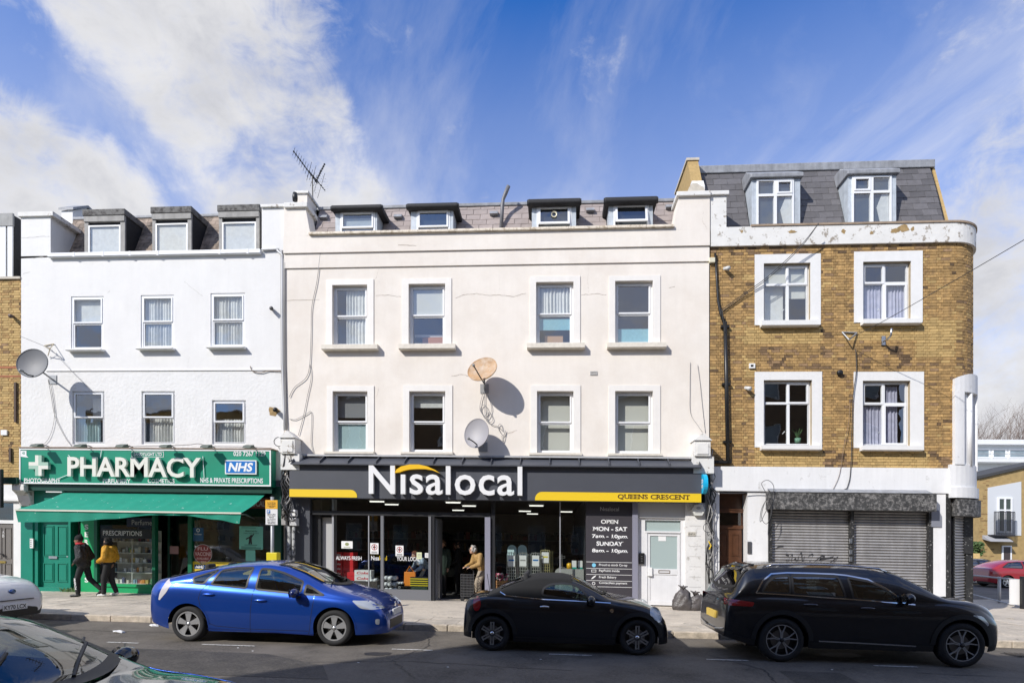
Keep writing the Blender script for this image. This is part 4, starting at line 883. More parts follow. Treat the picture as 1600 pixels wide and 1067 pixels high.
# shutter box and the two roller shutters
sx0, sx1 = mX(1203, YB), mX(1452, YB); zs1 = mZ(1330, 795.5, YB); yS = YB+.10
SHUT = M('galvanised_slat', (.40, .39, .385), .55, .35, var=.14, scale=2.5, streak=.22, rnd=.05)
PEEL = M('peeling_black_paint', (.05, .05, .05), .75, var=.3, scale=5, streak=.3, dirt=(.27, .26, .25), dirt_amt=.30, dirt_scale=13, dirt_hard=.10, bump=.3, bscale=20)
a, b, c, d = rect(1201, 770, 1464, 797, YB-.28); g = MB(); g.prismx([(YB-.28, c), (YB-.28, d), (YB-.05, d+.02), (YB-.05, c)], a, b); box = g.build('shutter_box', PEEL, parent=bb, bevel=.01)
g = MB(); g.prismx([(YB-.30, d+.006), (YB-.30, d+.02), (YB-.052, d+.12), (YB-.052, d+.09)], a+.05, b-.12); g.build('lead_flashing', LEAD, parent=box)
xm = mX(1328, yS)
for xa, xb in ((sx0+.05, xm-.04), (xm+.04, sx1)):
    g = MB(); g.quad((xa, yS+.02, Z0B), (xb, yS+.02, Z0B), (xb, yS+.02, zs1+.1), (xa, yS+.02, zs1+.1)); sh = g.build('roller_shutter', M('shutter_shadow_gap', (.12, .12, .12), .6), parent=bb, fix=False)
    z = Z0B+.01; md = None
    while z < zs1+.05:
        if md is None:
            g = MB(); w = xb-xa; pr = [(.012, 0), (-.012, .012), (-.028, .030), (-.016, .062), (.012, .0745)]; g.add([(x_, y_, z_) for x_ in (-w/2, w/2) for y_, z_ in pr], [(i, i+1, i+6, i+5) for i in range(4)]); o = g.build('slat', SHUT, parent=sh, sheared=False, fix=False); o.location = shear(((xa+xb)/2, yS+.015, z))-org(sh); o.rotation_euler = (0, A, 0); md = o.data
        else: piece('slat', md, sh, ((xa+xb)/2, yS+.015+R.uniform(-.002, .002), z), (0, A, 0))
        z += .0765
for xx, w in ((sx0, .05), (xm, .045), (sx1+.03, .05)):
    g = MB(); g.box(xx-w, xx+w, YB-.03, yS+.03, Z0B, zs1+.05); g.build('guide_rail', MATS['scuffed_black_paint'], parent=bb)
for py in (845, 862, 873): g = MB(); q = pt(1329, py, YB-.035); g.box(q[0]-.035, q[0]+.035, YB-.06, YB-.03, q[2]-.06, q[2]+.06); g.build('lock', STEEL, parent=bb)
GR = MB(); 
for ln in ([(1229, 874), (1231, 882), (1233, 872), (1238, 866), (1236, 880), (1242, 872), (1245, 880), (1248, 868), (1252, 864), (1254, 880), (1257, 866)], [(1257, 880), (1264, 868), (1270, 866), (1266, 876), (1260, 880), (1268, 881), (1276, 874), (1284, 868), (1288, 870), (1280, 874), (1292, 872), (1304, 869)], [(1290, 884), (1300, 876), (1309, 870), (1300, 882), (1304, 876)], [(1230, 862), (1228, 866), (1232, 868), (1229, 874)], [(1211, 858), (1216, 854), (1226, 853)]):
    P = [Vector(pt(x, y, yS-.012)) for x, y in ln]; Q = []
    for i in range(len(P)-1):
        p0, p1, p2, p3 = [P[max(0, min(len(P)-1, i+q))] for q in (-1, 0, 1, 2)]
        for t in (0, .25, .5, .75): Q.append(.5*((2*p1)+(p2-p0)*t+(2*p0-5*p1+4*p2-p3)*t*t+(3*p1-p0-3*p2+p3)*t**3))
    for a_, b_ in zip(Q, Q[1:]):
        w = .022; GR.quad((a_.x-w*.5, yS-.018, a_.z-w), (b_.x-w*.5, yS-.018, b_.z-w), (b_.x+w*.5, yS-.018, b_.z+w), (a_.x+w*.5, yS-.018, a_.z+w))
GR.build('graffiti', M('spray_paint', (.03, .03, .035), .6), parent=bb, fix=False)
# grey plate, side shutter and its box round the corner
q = rect(1455, 797, 1471, 823, YB-.03); g = MB(); g.prism([(q[0], q[2]), (q[1], q[2]), (q[1], q[3]-.15), (lerp(*q[:2], .7), q[3]), (q[0], q[3])], YB-.045, YB-.021); g.build('blank_plate', M('grey_plate', (.22, .23, .27), .5), parent=bb)
zsh = mZ(1500, 805, YB)
g = MB(); g.prismz(arc(1.02, .02, 1.9), zsh-.02, zd0-.02) if False else g.prismz(arc(1.12, .0, 1.9)+[(cxx, cyy)], zsh-.02, zd0-.04); g.build('shutter_box', PEEL, parent=bb)
z = Z0B; sp_ = [(cxx+.03, cyy-.92), (cxx+.62, cyy-.45)]
g = MB(); g.quad((sp_[0][0], sp_[0][1], Z0B), (sp_[1][0], sp_[1][1], Z0B), (sp_[1][0], sp_[1][1], zsh), (sp_[0][0], sp_[0][1], zsh)); sh = g.build('side_shutter', MATS['shutter_shadow_gap'], parent=bb, fix=False)
md = None; ang = atan2(sp_[1][1]-sp_[0][1], sp_[1][0]-sp_[0][0]); w = hypot(sp_[1][0]-sp_[0][0], sp_[1][1]-sp_[0][1]); cxs, cys = (sp_[0][0]+sp_[1][0])/2, (sp_[0][1]+sp_[1][1])/2
while z < zsh:
    if md is None:
        g = MB(); pr = [(.012, 0), (-.012, .012), (-.028, .030), (-.016, .062), (.012, .0745)]; g.add([(x_, y_, z_) for x_ in (-w/2, w/2) for y_, z_ in pr], [(i, i+1, i+6, i+5) for i in range(4)]); o = g.build('slat', SHUT, parent=sh, sheared=False, fix=False); o.location = shear((cxs, cys-.01, z))-org(sh); o.rotation_euler = (0, 0, ang); md = o.data
    else: piece('slat', md, sh, (cxs, cys-.01, z), (0, 0, ang))
    z += .0765
g = MB(); g.box(sp_[1][0]-.03, sp_[1][0]+.16, sp_[1][1]-.1, sp_[1][1]+.3, Z0B, zsh); g.box(sp_[1][0]-.1, sp_[1][0]+.14, sp_[1][1]-.13, sp_[1][1]-.05, lerp(Z0B, zsh, .62), zsh); g.build('corner_post', MATS['scuffed_black_paint'], parent=bb)
g = MB(); g.quad((cxx+.7, cyy-.4, Z0B), (cxx+.95, cyy+8, Z0B), (cxx+.95, cyy+8, zd0), (cxx+.7, cyy-.4, zd0)); g.quad((BX0, YB+9, 0), (BX1+RC, YB+9, 0), (BX1+RC, YB+9, ztp), (BX0, YB+9, ztp)); g.build('rear_walls', WPAINT, parent=bb, fix=False)
# bricks of the neighbour on the far left
def lpath(s): return (mX(-60, YL)+s, YL), 0.0
lay_bricks(nb, lpath, 0, LX1-mX(-60, YL), zb, zt, [], {'stock': BRICKNEW, 'new': BRICK, 'dark': BRICKDARK}, lambda s, z: R.choices(('stock', 'new', 'dark'), (.75, .2, .05))[0], lambda r: r[0])
for py in (574, 588): q = rect(0, py-1.5, 32, py+1.5, YL); g = MB(); g.box(LX0, LX1, YL-.012, YL+.0, q[2], q[3]); g.build('red_band', BRICKRED, parent=nb)
# its white doorway
zdl = mZ(16, 757, YL)
WN = M('white_door_surround', (.76, .76, .75), .6, var=.05)
q0 = rect(-30, 785, 22, 812, YL); q1 = rect(-20, 817, 21, 905, YL)
g = MB(); wall_grid(g, LX0, LX1, .15, zdl, YL-.02, [(q1[0]-.03, q0[1], .19, q0[3])], .2); g.build('door_surround', WN, parent=nb, fix=False)
g = MB(); g.box(q1[0]-.03, q0[1], YL+.10, YL+.16, q0[2]-.10, q0[2]); g.box(LX0, LX1, YL-.10, YL-.021, q0[3]+.05, q0[3]+.12); g.build('transom', WN, parent=nb)
g = MB(); g.quad((q0[0], YL+.14, q0[2]), (q0[1], YL+.14, q0[2]), (q0[1], YL+.14, q0[3]), (q0[0], YL+.14, q0[3])); g.build('fanlight', glass('grey_fanlight', (.5, .55, .53), 1.7), parent=nb, fix=False)
g = MB(); g.quad((q0[0], YL+.3, q0[2]), (q0[1], YL+.3, q0[2]), (q0[1], YL+.3, q0[3]), (q0[0], YL+.3, q0[3])); g.build('dim_back', MATS['dim_back'], parent=nb, fix=False)
GD = M('grey_brown_door_paint', (.17, .155, .14), .5, var=.06)
g = MB(); g.box(q1[0]-.03, q0[1], YL+.13, YL+.17, .19, q0[2]-.1); dr = g.build('door', GD, parent=nb)
for xa, xb in ((-9, 3), (7.5, 18)):
    for ya, yb in ((824, 872), (880, 905)):
        r = rect(xa, ya, xb, yb, YL+.13); g = MB(); g.frame(*r, .02, YL+.112, YL+.13); g.build('door_panel', GD, parent=dr)
r = rect(0, 876, 9, 879.5, YL+.12); g = MB(); g.box(r[0], r[1], YL+.11, YL+.129, r[2], r[3]); g.build('letter_box', MATS['brass'], parent=dr)
p = pt(6, 868, YL+.1); g = MB(); g.tube([(p[0]-.1, YL+.08, p[2]+.06), (p[0]-.0, YL+.07, p[2]+.05), (p[0]+.03, YL+.08, p[2]-.04)], .018, 6); g.build('handle', BLACK, parent=dr)
r = rect(3, 829, 6, 838, YL+.11); g = MB(); flat_text(g, 'A', (r[0], r[1], lerp(r[2], r[3], .55), r[3]), YL+.125, .002); flat_text(g, 'B', (r[0], r[1], r[2]-.02, lerp(r[2], r[3], .4)), YL+.125, .002); g.build('lettering', CARD, parent=dr, fix=False)
r = rect(3.5, 672, 8, 680, YL); g = MB(); g.box(r[0], r[1]+.1, YL-.05, YL, r[2], r[3]); g.build('junction_box', CARD, parent=nb)
for xa, ya, yb in ((26, 598, 660), (18, 700, 722)): r = rect(xa-1.5, ya, xa+1.5, yb, YL); g = MB(); g.box(r[0], r[1], YL-.06, YL-.01, r[2], r[3]); g.build('cover_strip', M('rusty_strip', (.09, .06, .045), .8), parent=nb)
# ================================================================ pharmacy shop front (parts of the white house)
YS1 = YP-.02
def bpart(bld, name, mat, px, Y, y0, y1, **k):
    q = rect(*px, Y); g = MB(); g.box(q[0], q[1], y0, y1, q[2], q[3]); return g.build(name, mat, parent=bld, **k)
zg = .165
fq = rect(30, 701, 424, 758, YP-.30)
# fascia sign
ps = thing('shop_sign', 'green PHARMACY fascia sign with white raised letters and cross', 'sign', ((fq[0]+fq[1])/2, YP-.25, fq[2]))
YG = YP-.30
g = MB(); g.box(fq[0], fq[1], YG, YP-.02, fq[2], fq[3]); g.build('board', GREEN, parent=ps, bevel=.01)
g = MB(); g.frame(fq[0]+.01, fq[1]-.01, fq[2]+.01, fq[3]-.01, .04, YG-.012, YG-.001); g.build('white_border', SIGNWHITE, parent=ps)
def prect(x0, y0, x1, y1): return rect(x0, y0, x1, y1, YG)
CREAMLET = M('cream_letter', (.74, .73, .66), .5)
for mb in solid_letters('PHARMACY', prect(111, 715, 318, 746), YG-.13, YG-.05, bold=.022): mb.build('letter', CREAMLET, parent=ps)
# little marks that flank the word (wires standing off the board)
g = MB()
for a, b in (((92, 748), (110, 741)), ((318, 713), (320, 746)), ((160, 704), (158, 716)), ((113, 716), (108, 711))): g.tube([(*pt(*a, YG)[:1], YG-.03, pt(*a, YG)[2]), (*pt(*b, YG)[:1], YG-.03, pt(*b, YG)[2])], .010, 5)
g.build('loose_wire', SIGNWHITE, parent=ps)
# cross of two tones
cx, cz = pt(66, 728, YG)[0], pt(66, 728, YG)[2]; w, l = .10, .30
g = MB()
for k in range(4):
    ca, sa = [(1, 0), (0, 1), (-1, 0), (0, -1)][k]
    def rt(x, z): return (cx+x*ca-z*sa, cz+x*sa+z*ca)
    for half in (0, 1):
        g.cur = (half+k) % 2; s = 1 if half else -1
        g.prism([rt(0, 0), rt(w, s*w), rt(l, s*w), rt(l, 0)] if s > 0 else [rt(0, 0), rt(l, 0), rt(l, -w), rt(w, -w)], YG-.13, YG-.04)
g.build('cross', [CREAMLET, M('pale_green_cross', (.35, .52, .42), .5)], parent=ps)
g = MB()
for s, r_ in (('PHOTOGRAPHY', prect(38, 747, 95, 754)), ('PERFUMERY', prect(161, 748, 204, 754.5)), ('COSMETICS', prect(231, 748, 273, 754.5)), ('NHS & PRIVATE PRESCRIPTIONS', prect(313, 746.5, 411, 754.5)), ('020 7267 1129', prect(365, 705, 415, 712.5)), ('SANDYLIGHT LTD', prect(209, 707, 253, 712))): flat_text(g, s, r_, YG, .006, .018)
g.build('small_lettering', SIGNWHITE, parent=ps, fix=False)
g = MB(); q = prect(206, 705, 256, 714)
g.frame(*q, .012, YG-.008, YG-.002); g.build('name_frame', SIGNWHITE, parent=ps)
q = prect(31.5, 704, 43, 711.5); g = MB(); g.prism([(q[0], q[2]-.03), (q[0], q[3]), (q[1]-.03, q[3]), (q[1]-.03, q[2]), (q[1]+.03, q[2]-.06)], YG-.006, YG-.002); g.build('number_tab', SIGNWHITE, parent=ps)
q = prect(35, 705.5, 39, 710); g = MB(); flat_text(g, '43', q, YG-.006, .002, .02); g.build('number', GREEN, parent=ps, fix=False)
q = prect(353, 719, 402, 741); NB = M('health_blue', (.0, .16, .52), .4)
g = MB(); g.frame(*q, .03, YG-.05, YG-.005); g.box(q[0]+.03, q[1]-.03, YG-.045, YG-.006, q[2]+.03, q[3]-.03); bl = g.build('blue_badge', SIGNWHITE, parent=ps)
g = MB(); g.box(q[0]+.035, q[1]-.035, YG-.056, YG-.0455, q[2]+.035, q[3]-.035); g.build('badge_face', NB, parent=bl)
def italic(mb, s, r, Y, t, bold=.03, slant=.2):
    vs, fs = text2d(s, bold); vs = [(x+slant*y, y) for x, y in vs]; q = fit(vs, *r); mb.add([(x, Y-t, z) for x, z in q], fs)
g = MB(); italic(g, 'NHS', prect(358, 723, 397, 737), YG-.056, .003, .035); g.build('badge_lettering', SIGNWHITE, parent=bl, fix=False)
# flood lamps over the sign
for i, (px, lbl) in enumerate(((57, 'first'), (125, 'second'), (190, 'third'), (258, 'fourth'), (322, 'fifth'), (388, 'sixth'))):
    p = pt(px, 700, YP-.6); t = thing('sign_lamp', f'small dark flood lamp over the pharmacy sign, {lbl} from the left', 'lamp', (p[0], YP-.1, fq[3]+.02), 'flood lamps over the pharmacy sign')
    g = MB(); g.tube([(p[0], YP, fq[3]+.03), (p[0], YP-.3, fq[3]+.08), (p[0], YP-.55, fq[3]+.05)], .015, 6); g.build('arm', BLACKPIPE, parent=t)
    g = MB(); g.prismx([(YP-.72, fq[3]-.02), (YP-.66, fq[3]+.05), (YP-.5, fq[3]+.10), (YP-.46, fq[3]+.0)], p[0]-.12, p[0]+.12); g.build('lamp_head', M('grey_lamp_body', (.10, .12, .10), .6), parent=t, bevel=.01)
g = MB(); g.box(fq[0], fq[1]+.05, YG-.03, YP, fq[3]+.002, fq[3]+.03); g.build('top_flashing', M('rusty_flashing', (.30, .22, .17), .85, var=.3, scale=9), parent=ps)
# cornice under the sign, end bracket, corner posts
bpart(ph, 'cornice', GREENDK, (28, 758.5, 424, 768), YP-.25, YP-.22, YP-.02)
q = rect(26, 757, 45, 790, YP-.2); g = MB(); g.prismx([(YP-.02, q[2]), (YP-.10, q[2]), (YP-.14, q[2]+.1), (YP-.20, lerp(q[2], q[3], .5)), (YP-.36, lerp(q[2], q[3], .72)), (YP-.36, q[3]), (YP-.02, q[3])], q[0], q[1]); g.build('console_bracket', OLDTRIM, parent=ph, bevel=.015)
for (x0, x1), m in (((33, 52), GREENWOOD), ((426, 440), GREENDK)):
    q = rect(x0, 760, x1, 930, YP-.04); g = MB(); g.box(q[0], q[1], YP-.06, YP+.1, zg, q[3]); g.build('pilaster', m, parent=ph, bevel=.01)
SX = lambda px: mX(px, YP)
zc = mZ(230, 768, YP); z_st = mZ(195, 912, YP)
# backing of the shop: room, shelves
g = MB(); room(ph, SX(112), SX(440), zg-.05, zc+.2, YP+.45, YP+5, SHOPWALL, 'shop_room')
# private green door
dq = (SX(60), SX(107.5)); zdt_ = mZ(84, 815, YP)
g = MB(); g.box(SX(52), dq[0], YP-.02, YP+.25, zg, zc); g.box(dq[1], SX(111), YP-.02, YP+.25, zg, zc); g.box(dq[0], dq[1], YP-.02, YP+.25, zdt_+.02, zc); g.box(dq[0], dq[1], YP-.05, YP+.25, zg, zg+.12); g.build('door_frame', GREENWOOD, parent=ph)
g = MB(); g.box(dq[0]+.004, dq[1]-.004, YP+.08, YP+.12, zg+.12, zdt_+.016); gd = g.build('door', GREENWOOD, parent=ph, label='green panelled private door left of the pharmacy window')
for xa, xb in ((.10, .44), (.56, .90)):
    for za, zb_ in ((.08, .37), (.47, .94)):
        a, b, c, d = lerp(*dq, xa), lerp(*dq, xb), lerp(zg+.12, zdt_, za), lerp(zg+.12, zdt_, zb_)
        g = MB(); g.frame(a, b, c, d, .022, YP+.06, YP+.08); g.box(a+.05, b-.05, YP+.068, YP+.08, c+.05, d-.05); g.build('door_panel', GREENWOOD, parent=gd)
q = rect(77, 868.5, 90, 872.5, YP+.07); g = MB(); g.box(q[0], q[1], YP+.05, YP+.079, q[2], q[3]); g.build('letter_box', STEEL, parent=gd)
g = MB(); g.ball((dq[1]-.08, YP+.05, lerp(zg, zdt_, .5)), .03); g.build('handle', STEEL, parent=gd)
q = rect(48, 841, 53, 856, YP-.07); g = MB(); g.box(q[0], q[1], YP-.1, YP-.061, q[2], q[3]); it = g.build('entry_buzzer', CARD, parent=ph)
for i in range(4): z = lerp(q[2], q[3], .2+.2*i); g = MB(); g.box(q[0]+.02, q[0]+.05, YP-.104, YP-.1, z-.012, z+.012); g.build('button', BLACK, parent=it)
# glazing: services panel, stall riser, window, recessed door, right hand window
q = rect(125, 790, 147, 932, YP); g = MB(); g.box(q[0], q[1], YP+.03, YP+.06, zg, zc); sv = g.build('services_panel', GREENBR, parent=ph)
g = MB()
for i, chh in enumerate('SERVICES'): y = 819+11.8*i; flat_text(g, chh, rect(131, y, 137, y+8, YP), YP+.03, .003, .03)
g.build('lettering', SIGNWHITE, parent=sv, fix=False)
x0, x1 = SX(152), SX(238)
g = MB(); g.box(SX(147), x1, YP, YP+.08, zg, z_st-.08); g.build('stall_riser', GREENBR, parent=ph); g = MB(); g.box(SX(147), x1, YP-.04, YP+.1, z_st-.08, z_st); g.build('sill', GREENBR, parent=ph)
g = MB(); g.box(x1, SX(243), YP-.02, YP+.12, zg, zc); g.box(SX(294), SX(300), YP-.02, YP+.12, zg, zc); g.box(SX(147), SX(152), YP-.01, YP+.1, z_st, zc); g.build('mullion', M('mid_green_paint', (.004, .12, .06), .4), parent=ph)
g = MB(); g.quad((SX(152), YP+.05, z_st), (x1, YP+.05, z_st), (x1, YP+.05, zc), (SX(152), YP+.05, zc)); g.build('shop_pane', GSHOP, parent=ph, fix=False)
xr = SX(426); g = MB(); g.box(SX(300), xr, YP, YP+.08, zg, mZ(360, 912, YP)); g.build('stall_riser', GREENDK, parent=ph)
g = MB(); g.quad((SX(300), YP+.05, mZ(360, 912, YP)), (xr, YP+.05, mZ(360, 912, YP)), (xr, YP+.05, zc), (SX(300), YP+.05, zc)); g.build('shop_pane', GSHOP, parent=ph, fix=False)
g = MB(); g.frame(SX(244), SX(293.5), zg, mZ(268, 800, YP), .07, YP+.5, YP+.55); g.box(SX(244)+.07, SX(293.5)-.07, YP+.5, YP+.55, mZ(268, 922, YP)-.3, mZ(268, 912, YP)); sd = g.build('shop_door', GREENDK, parent=ph, label='dark green glazed shop door standing back from the pharmacy windows')
g = MB(); g.quad((SX(244)+.07, YP+.52, zg+.3), (SX(293.5)-.07, YP+.52, zg+.3), (SX(293.5)-.07, YP+.52, mZ(268, 804, YP)), (SX(244)+.07, YP+.52, mZ(268, 804, YP))); g.build('pane', GSHOP, parent=sd, fix=False)
# prints on the glass
def print_part(bld, name, mat, px, Y, label=None, t=.004): q = rect(*px, Y); g = MB(); g.box(q[0], q[1], Y-t, Y, q[2], q[3]); return g.build(name, mat, parent=bld, label=label), q
YW = YP+.045
def lettering(par, mat, items, Y, bold=.015, serif=False, name='lettering'):
    g = MB()
    for s, px in items: flat_text(g, s, rect(*px, Y), Y, .003, bold, serif=serif)
    return g.build(name, mat, parent=par, fix=False)
DIMW = M('dim_print', (.42, .42, .42), .6)
b_, q = print_part(ph, 'perfume_panel', M('navy_panel', (.015, .02, .05), .5), (198, 809, 238, 823), YW); lettering(b_, DIMW, [('Perfumes', (206, 812, 241, 820))], YW-.004, .0)
b_, q = print_part(ph, 'prescriptions_panel', M('near_black_panel', (.012, .014, .014), .4), (158, 826, 237, 841), YW); lettering(b_, SIGNWHITE, [('PRESCRIPTIONS', (161, 829, 222, 836.5))], YW-.004, .01)
b_, q = print_part(ph, 'local_panel', M('brown_panel', (.13, .035, .028), .5), (380, 778, 425, 794), YP-.0); lettering(b_, DIMW, [('LOCAL', (390, 782, 414, 791))], YP-.004, .01)
print_part(ph, 'pink_notice', M('pink_paper', (.42, .24, .25), .7), (262, 853, 279, 865), YP+.51, t=.005)
b_, q = print_part(ph, 'blue_notice', M('dark_blue_notice', (.02, .09, .20), .5), (301, 824, 318, 845), YW); lettering(b_, CARD, [('No Entry', (304, 833, 315, 836))], YW-.004, .01); g = MB(); c0 = pt(309.5, 828, YW-.005); g.lathe([(.035, 0), (.055, 0)], 16, 'y', c0); g.build('ring', CARD, parent=b_, fix=False)
POST = M('teal_poster', (.17, .50, .40), .6)
b_, q = print_part(ph, 'teal_poster', POST, (374, 822, 411, 858), YW, 'teal health poster with a dark dancing figure'); b2, q2 = print_part(ph, 'teal_leaflet', POST, (384, 859, 399, 876), YW)
lettering(b_, INK, [('What to look for', (383, 828, 402, 830.5)), ('if your child may be ill', (381, 832, 404, 834)), ('text lines here', (377, 854, 408, 855.5))][:2], YW-.004, .01)
g = MB()
for ln, w in (([(391, 836), (393, 838)], .05), ([(391, 838), (391, 845)], .055), ([(390, 839), (384, 842)], .025), ([(393, 839), (396, 834)], .022), ([(390, 845), (389, 850)], .03), ([(392, 845), (392.5, 850)], .03)):
    P = [pt(x, y, YW-.012) for x, y in ln]; g.tube(P, w*.8, 6)
for f_ in range(len(g.v)): x, y, z = g.v[f_]; g.v[f_] = (x, YW-.006+(y-YW+.012)*.02, z)
g.build('figure', INK, parent=b_)
g = MB(); q3 = rect(382, 850.5, 402, 851.5, YW); g.box(q3[0], q3[1], YW-.006, YW-.0045, q3[2], q3[3]); [g.box(rect(377, y, 408-(y*7) % 9, y+.7, YW)[0], rect(377, y, 408-(y*7) % 9, y+.7, YW)[1], YW-.006, YW-.0045, rect(377, y, 408, y+.7, YW)[2], rect(377, y, 408, y+.7, YW)[3]) for y in (824, 853.5, 855, 856.3)]; g.build('text_lines', M('dark_teal_print', (.03, .12, .10), .6), parent=b_)
g = MB(); c0 = pt(317, 865, YW-.002); g.lathe([(0, 0), (.27, 0)], 32, 'y', c0); rd = g.build('red_roundel', M('deep_red_sticker', (.22, .03, .025), .5), parent=ph, fix=False); g = MB(); g.lathe([(.27, -.002), (.285, -.002)], 32, 'y', c0); g.build('ring', DIMW, parent=rd, fix=False)
lettering(rd, M('pinkish_print', (.62, .42, .40), .6), [('FLU', (309, 854.5, 325, 859.5)), ('VACCINE', (304.5, 862, 330, 868)), ('AVAILABLE', (307, 870.5, 326, 874)), ('HERE', (312, 876, 322, 879))], YW-.004, .02)
b_, q = print_part(ph, 'yellow_strip', M('yellow_vinyl', (.62, .45, .02), .5), (300, 878, 426, 897), YW); b2, q2 = print_part(b_, 'nhs_badge', M('badge_dark_blue', (.0, .04, .16), .5), (304, 881.5, 321, 888.5), YW-.004); g = MB(); italic(g, 'NHS', rect(306, 882.5, 319, 887.5, YW), YW-.009, .002, .03); g.build('lettering', SIGNWHITE, parent=b_, fix=False)
# display shelves with boxed goods just inside the left hand window
sh = thing('display_shelves', 'white metal shelves stacked with boxed goods inside the pharmacy window', 'shelves', (SX(195), YP+.3, z_st))
SHW = M('cream_shelf', (.62, .62, .58), .6)
yb = YP+.14; xa, xb = SX(166), SX(236)
rows = [911, 893.5, 878.5, 863, 845.5]; zsl = [mZ(200, y, yb) for y in rows]; topz = mZ(200, 842-14, yb)
for z in zsl: g = MB(); g.box(xa, xb, yb, yb+.3, z-.02, z); g.build('shelf', SHW, parent=sh)
g = MB(); [g.box(x-.012, x+.012, yb-.004, yb+.02, zsl[0], topz) for x in (xa, lerp(xa, xb, .5), xb)]; g.box(xa, xb, yb+.3, yb+.32, zsl[0], topz); g.build('upright', SHW, parent=sh)
BOXC = [M('box_'+n, c, .55) for n, c in (('cream', (.62, .58, .48)), ('grey', (.35, .36, .38)), ('navy', (.05, .07, .16)), ('tan', (.42, .26, .14)), ('white', (.75, .75, .74)), ('wine', (.24, .05, .07)), ('orange', (.62, .25, .05)), ('green', (.08, .28, .14)), ('gold', (.55, .40, .12)), ('black', (.03, .03, .035)), ('sky', (.3, .5, .65)))]
protos = {}
g_lab = 'small packet among the boxed goods on the white shelves in the pharmacy window'
nbx = 0
for zi, z in enumerate(zsl):
    x = xa+.03
    while x < xb-.08:
        w = R.choice((.06, .075, .09, .11)); h = R.choice((.09, .11, .14, .17)); ci = R.choices(range(11), (6, 6, 2, 2, 7, 1, 1, 1, 2, 2, 1))[0]
        if R.random() < .9:
            key = (w, h, ci); lab_ = BOXC[ci].name[4:]+(' tall' if h > .12 else ' low')+' packet on the '+('bottom', 'second lowest', 'middle', 'fourth', 'top')[zi]+' white shelf in the pharmacy window'
            if key not in protos:
                g = MB(); g.box(-w/2+.003, w/2-.003, -.035, .035, 0, h); o = g.build('packet', BOXC[ci], sheared=False, label=lab_, cat='packet', group='boxed goods on the pharmacy shelves'); o.location = shear((x+w/2, yb+.06+R.uniform(0, .08), z+.001)); protos[key] = o
            else:
                o = protos[key].copy(); COL.objects.link(o); o['label'] = lab_; o.location = shear((x+w/2, yb+.06+R.uniform(0, .08), z+.001))
            nbx += 1
        x += w+R.choice((.004, .004, .012, .04))
# things dimly seen behind the right hand window
g = MB()
for i in range(26): x = R.uniform(SX(245), SX(420)); z = zg+R.choice((.9, 1.25, 1.6, 1.95)); w = R.uniform(.08, .3); g.cur = R.randrange(3); g.box(x, x+w, YP+1.6, YP+1.9, z, z+R.uniform(.1, .26))
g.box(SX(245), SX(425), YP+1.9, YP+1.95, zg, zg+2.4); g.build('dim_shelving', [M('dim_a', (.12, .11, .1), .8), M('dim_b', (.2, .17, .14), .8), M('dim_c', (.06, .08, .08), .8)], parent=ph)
# dark cut-out of a standing figure behind the door: a coat stand poster
q = rect(252, 858, 285, 922, YP+.7); g = MB(); g.prism([(q[0], q[2]), (q[1], q[2]), (q[1], lerp(q[2], q[3], .7)), (lerp(q[0], q[1], .75), lerp(q[2], q[3], .9)), (lerp(q[0], q[1], .5), q[3]), (lerp(q[0], q[1], .25), lerp(q[2], q[3], .9)), (q[0], lerp(q[2], q[3], .7))], YP+.7, YP+.72); g.build('dark_display_board', M('dark_brown_board', (.025, .014, .012), .8), parent=ph)
# ---- awning
aw = thing('awning', 'open green canvas awning with wavy hem over the pharmacy', 'awning', (SX(240), YP-.7, 2.4))
YA0 = YP-.06; YA1 = YP-1.28
tl, tr = pt(105, 767, YA0), pt(416, 769, YA0); fl, fr_ = pt(24, 797, YA1), pt(377, 800, YA1)
zfr = (fl[2]+fr_[2])/2; xl0, xr0 = min(tl[0], fl[0])+.0, tr[0]
xl, xr_ = fl[0], fr_[0]
g = MB()
def cloth(u, v):
    sag = -.045*sin(pi*v)*(.6+.4*cos(u*38)**2)
    return (lerp(lerp(tl[0], tr[0], u), lerp(xl, xr_, u), v), lerp(YA0, YA1, v), lerp(tl[2], zfr, v)+sag)
g.grid(cloth, 60, 8); g.build('canvas', AWN, parent=aw, smooth=True, fix=False)
g = MB()
def hem(u): 
    px = lerp(31, 374, u)
    pts_ = [(0, 815.5), (.24, 815), (.42, 810.5), (.62, 804.5), (.75, 805), (.9, 811.5), (1, 818)]
    for (ua, ya), (ub, yb_) in zip(pts_, pts_[1:]):
        if u <= ub: t = (u-ua)/(ub-ua); t = t*t*(3-2*t); return lerp(ya, yb_, t)
    return 818
def val(u, v):
    x = lerp(xl+.0, xr_, u); px = lerp(26, 377, u); zb_ = mZ(px, hem(u), YA1)
    return (x+.06*v*(1-2*u), YA1+.02*v+.015*sin(u*60)*v, lerp(zfr, zb_, v))
g.grid(val, 70, 4); g.build('valance', AWN, parent=aw, smooth=True, fix=False)
g = MB(); g.box(xl, xr_, YA1-.025, YA1+.02, zfr-.03, zfr+.015); g.build('front_bar', M('cream_trim', (.62, .62, .52), .6), parent=aw)
g = MB(); g.box(tl[0], tr[0], YA0-.08, YA0+.0, tl[2]-.06, tl[2]+.06); g.build('roller_box', GREENDK, parent=aw)
for x in (xl+.6, xr_-.3): g = MB(); g.tube([(x, YA0, zfr-.1), (x+.1, (YA0+YA1)/2, zfr-.02), (x, YA1, zfr-.02)], .022, 6); g.build('folding_arm', STEEL, parent=aw)
g = MB(); q = rect(67, 765.5, 92, 768.5, YP-.3); g.box(q[0], q[1], YP-.2, YP-.1, q[2], q[3]); g.build('strip_lamp', CARD, parent=ph)

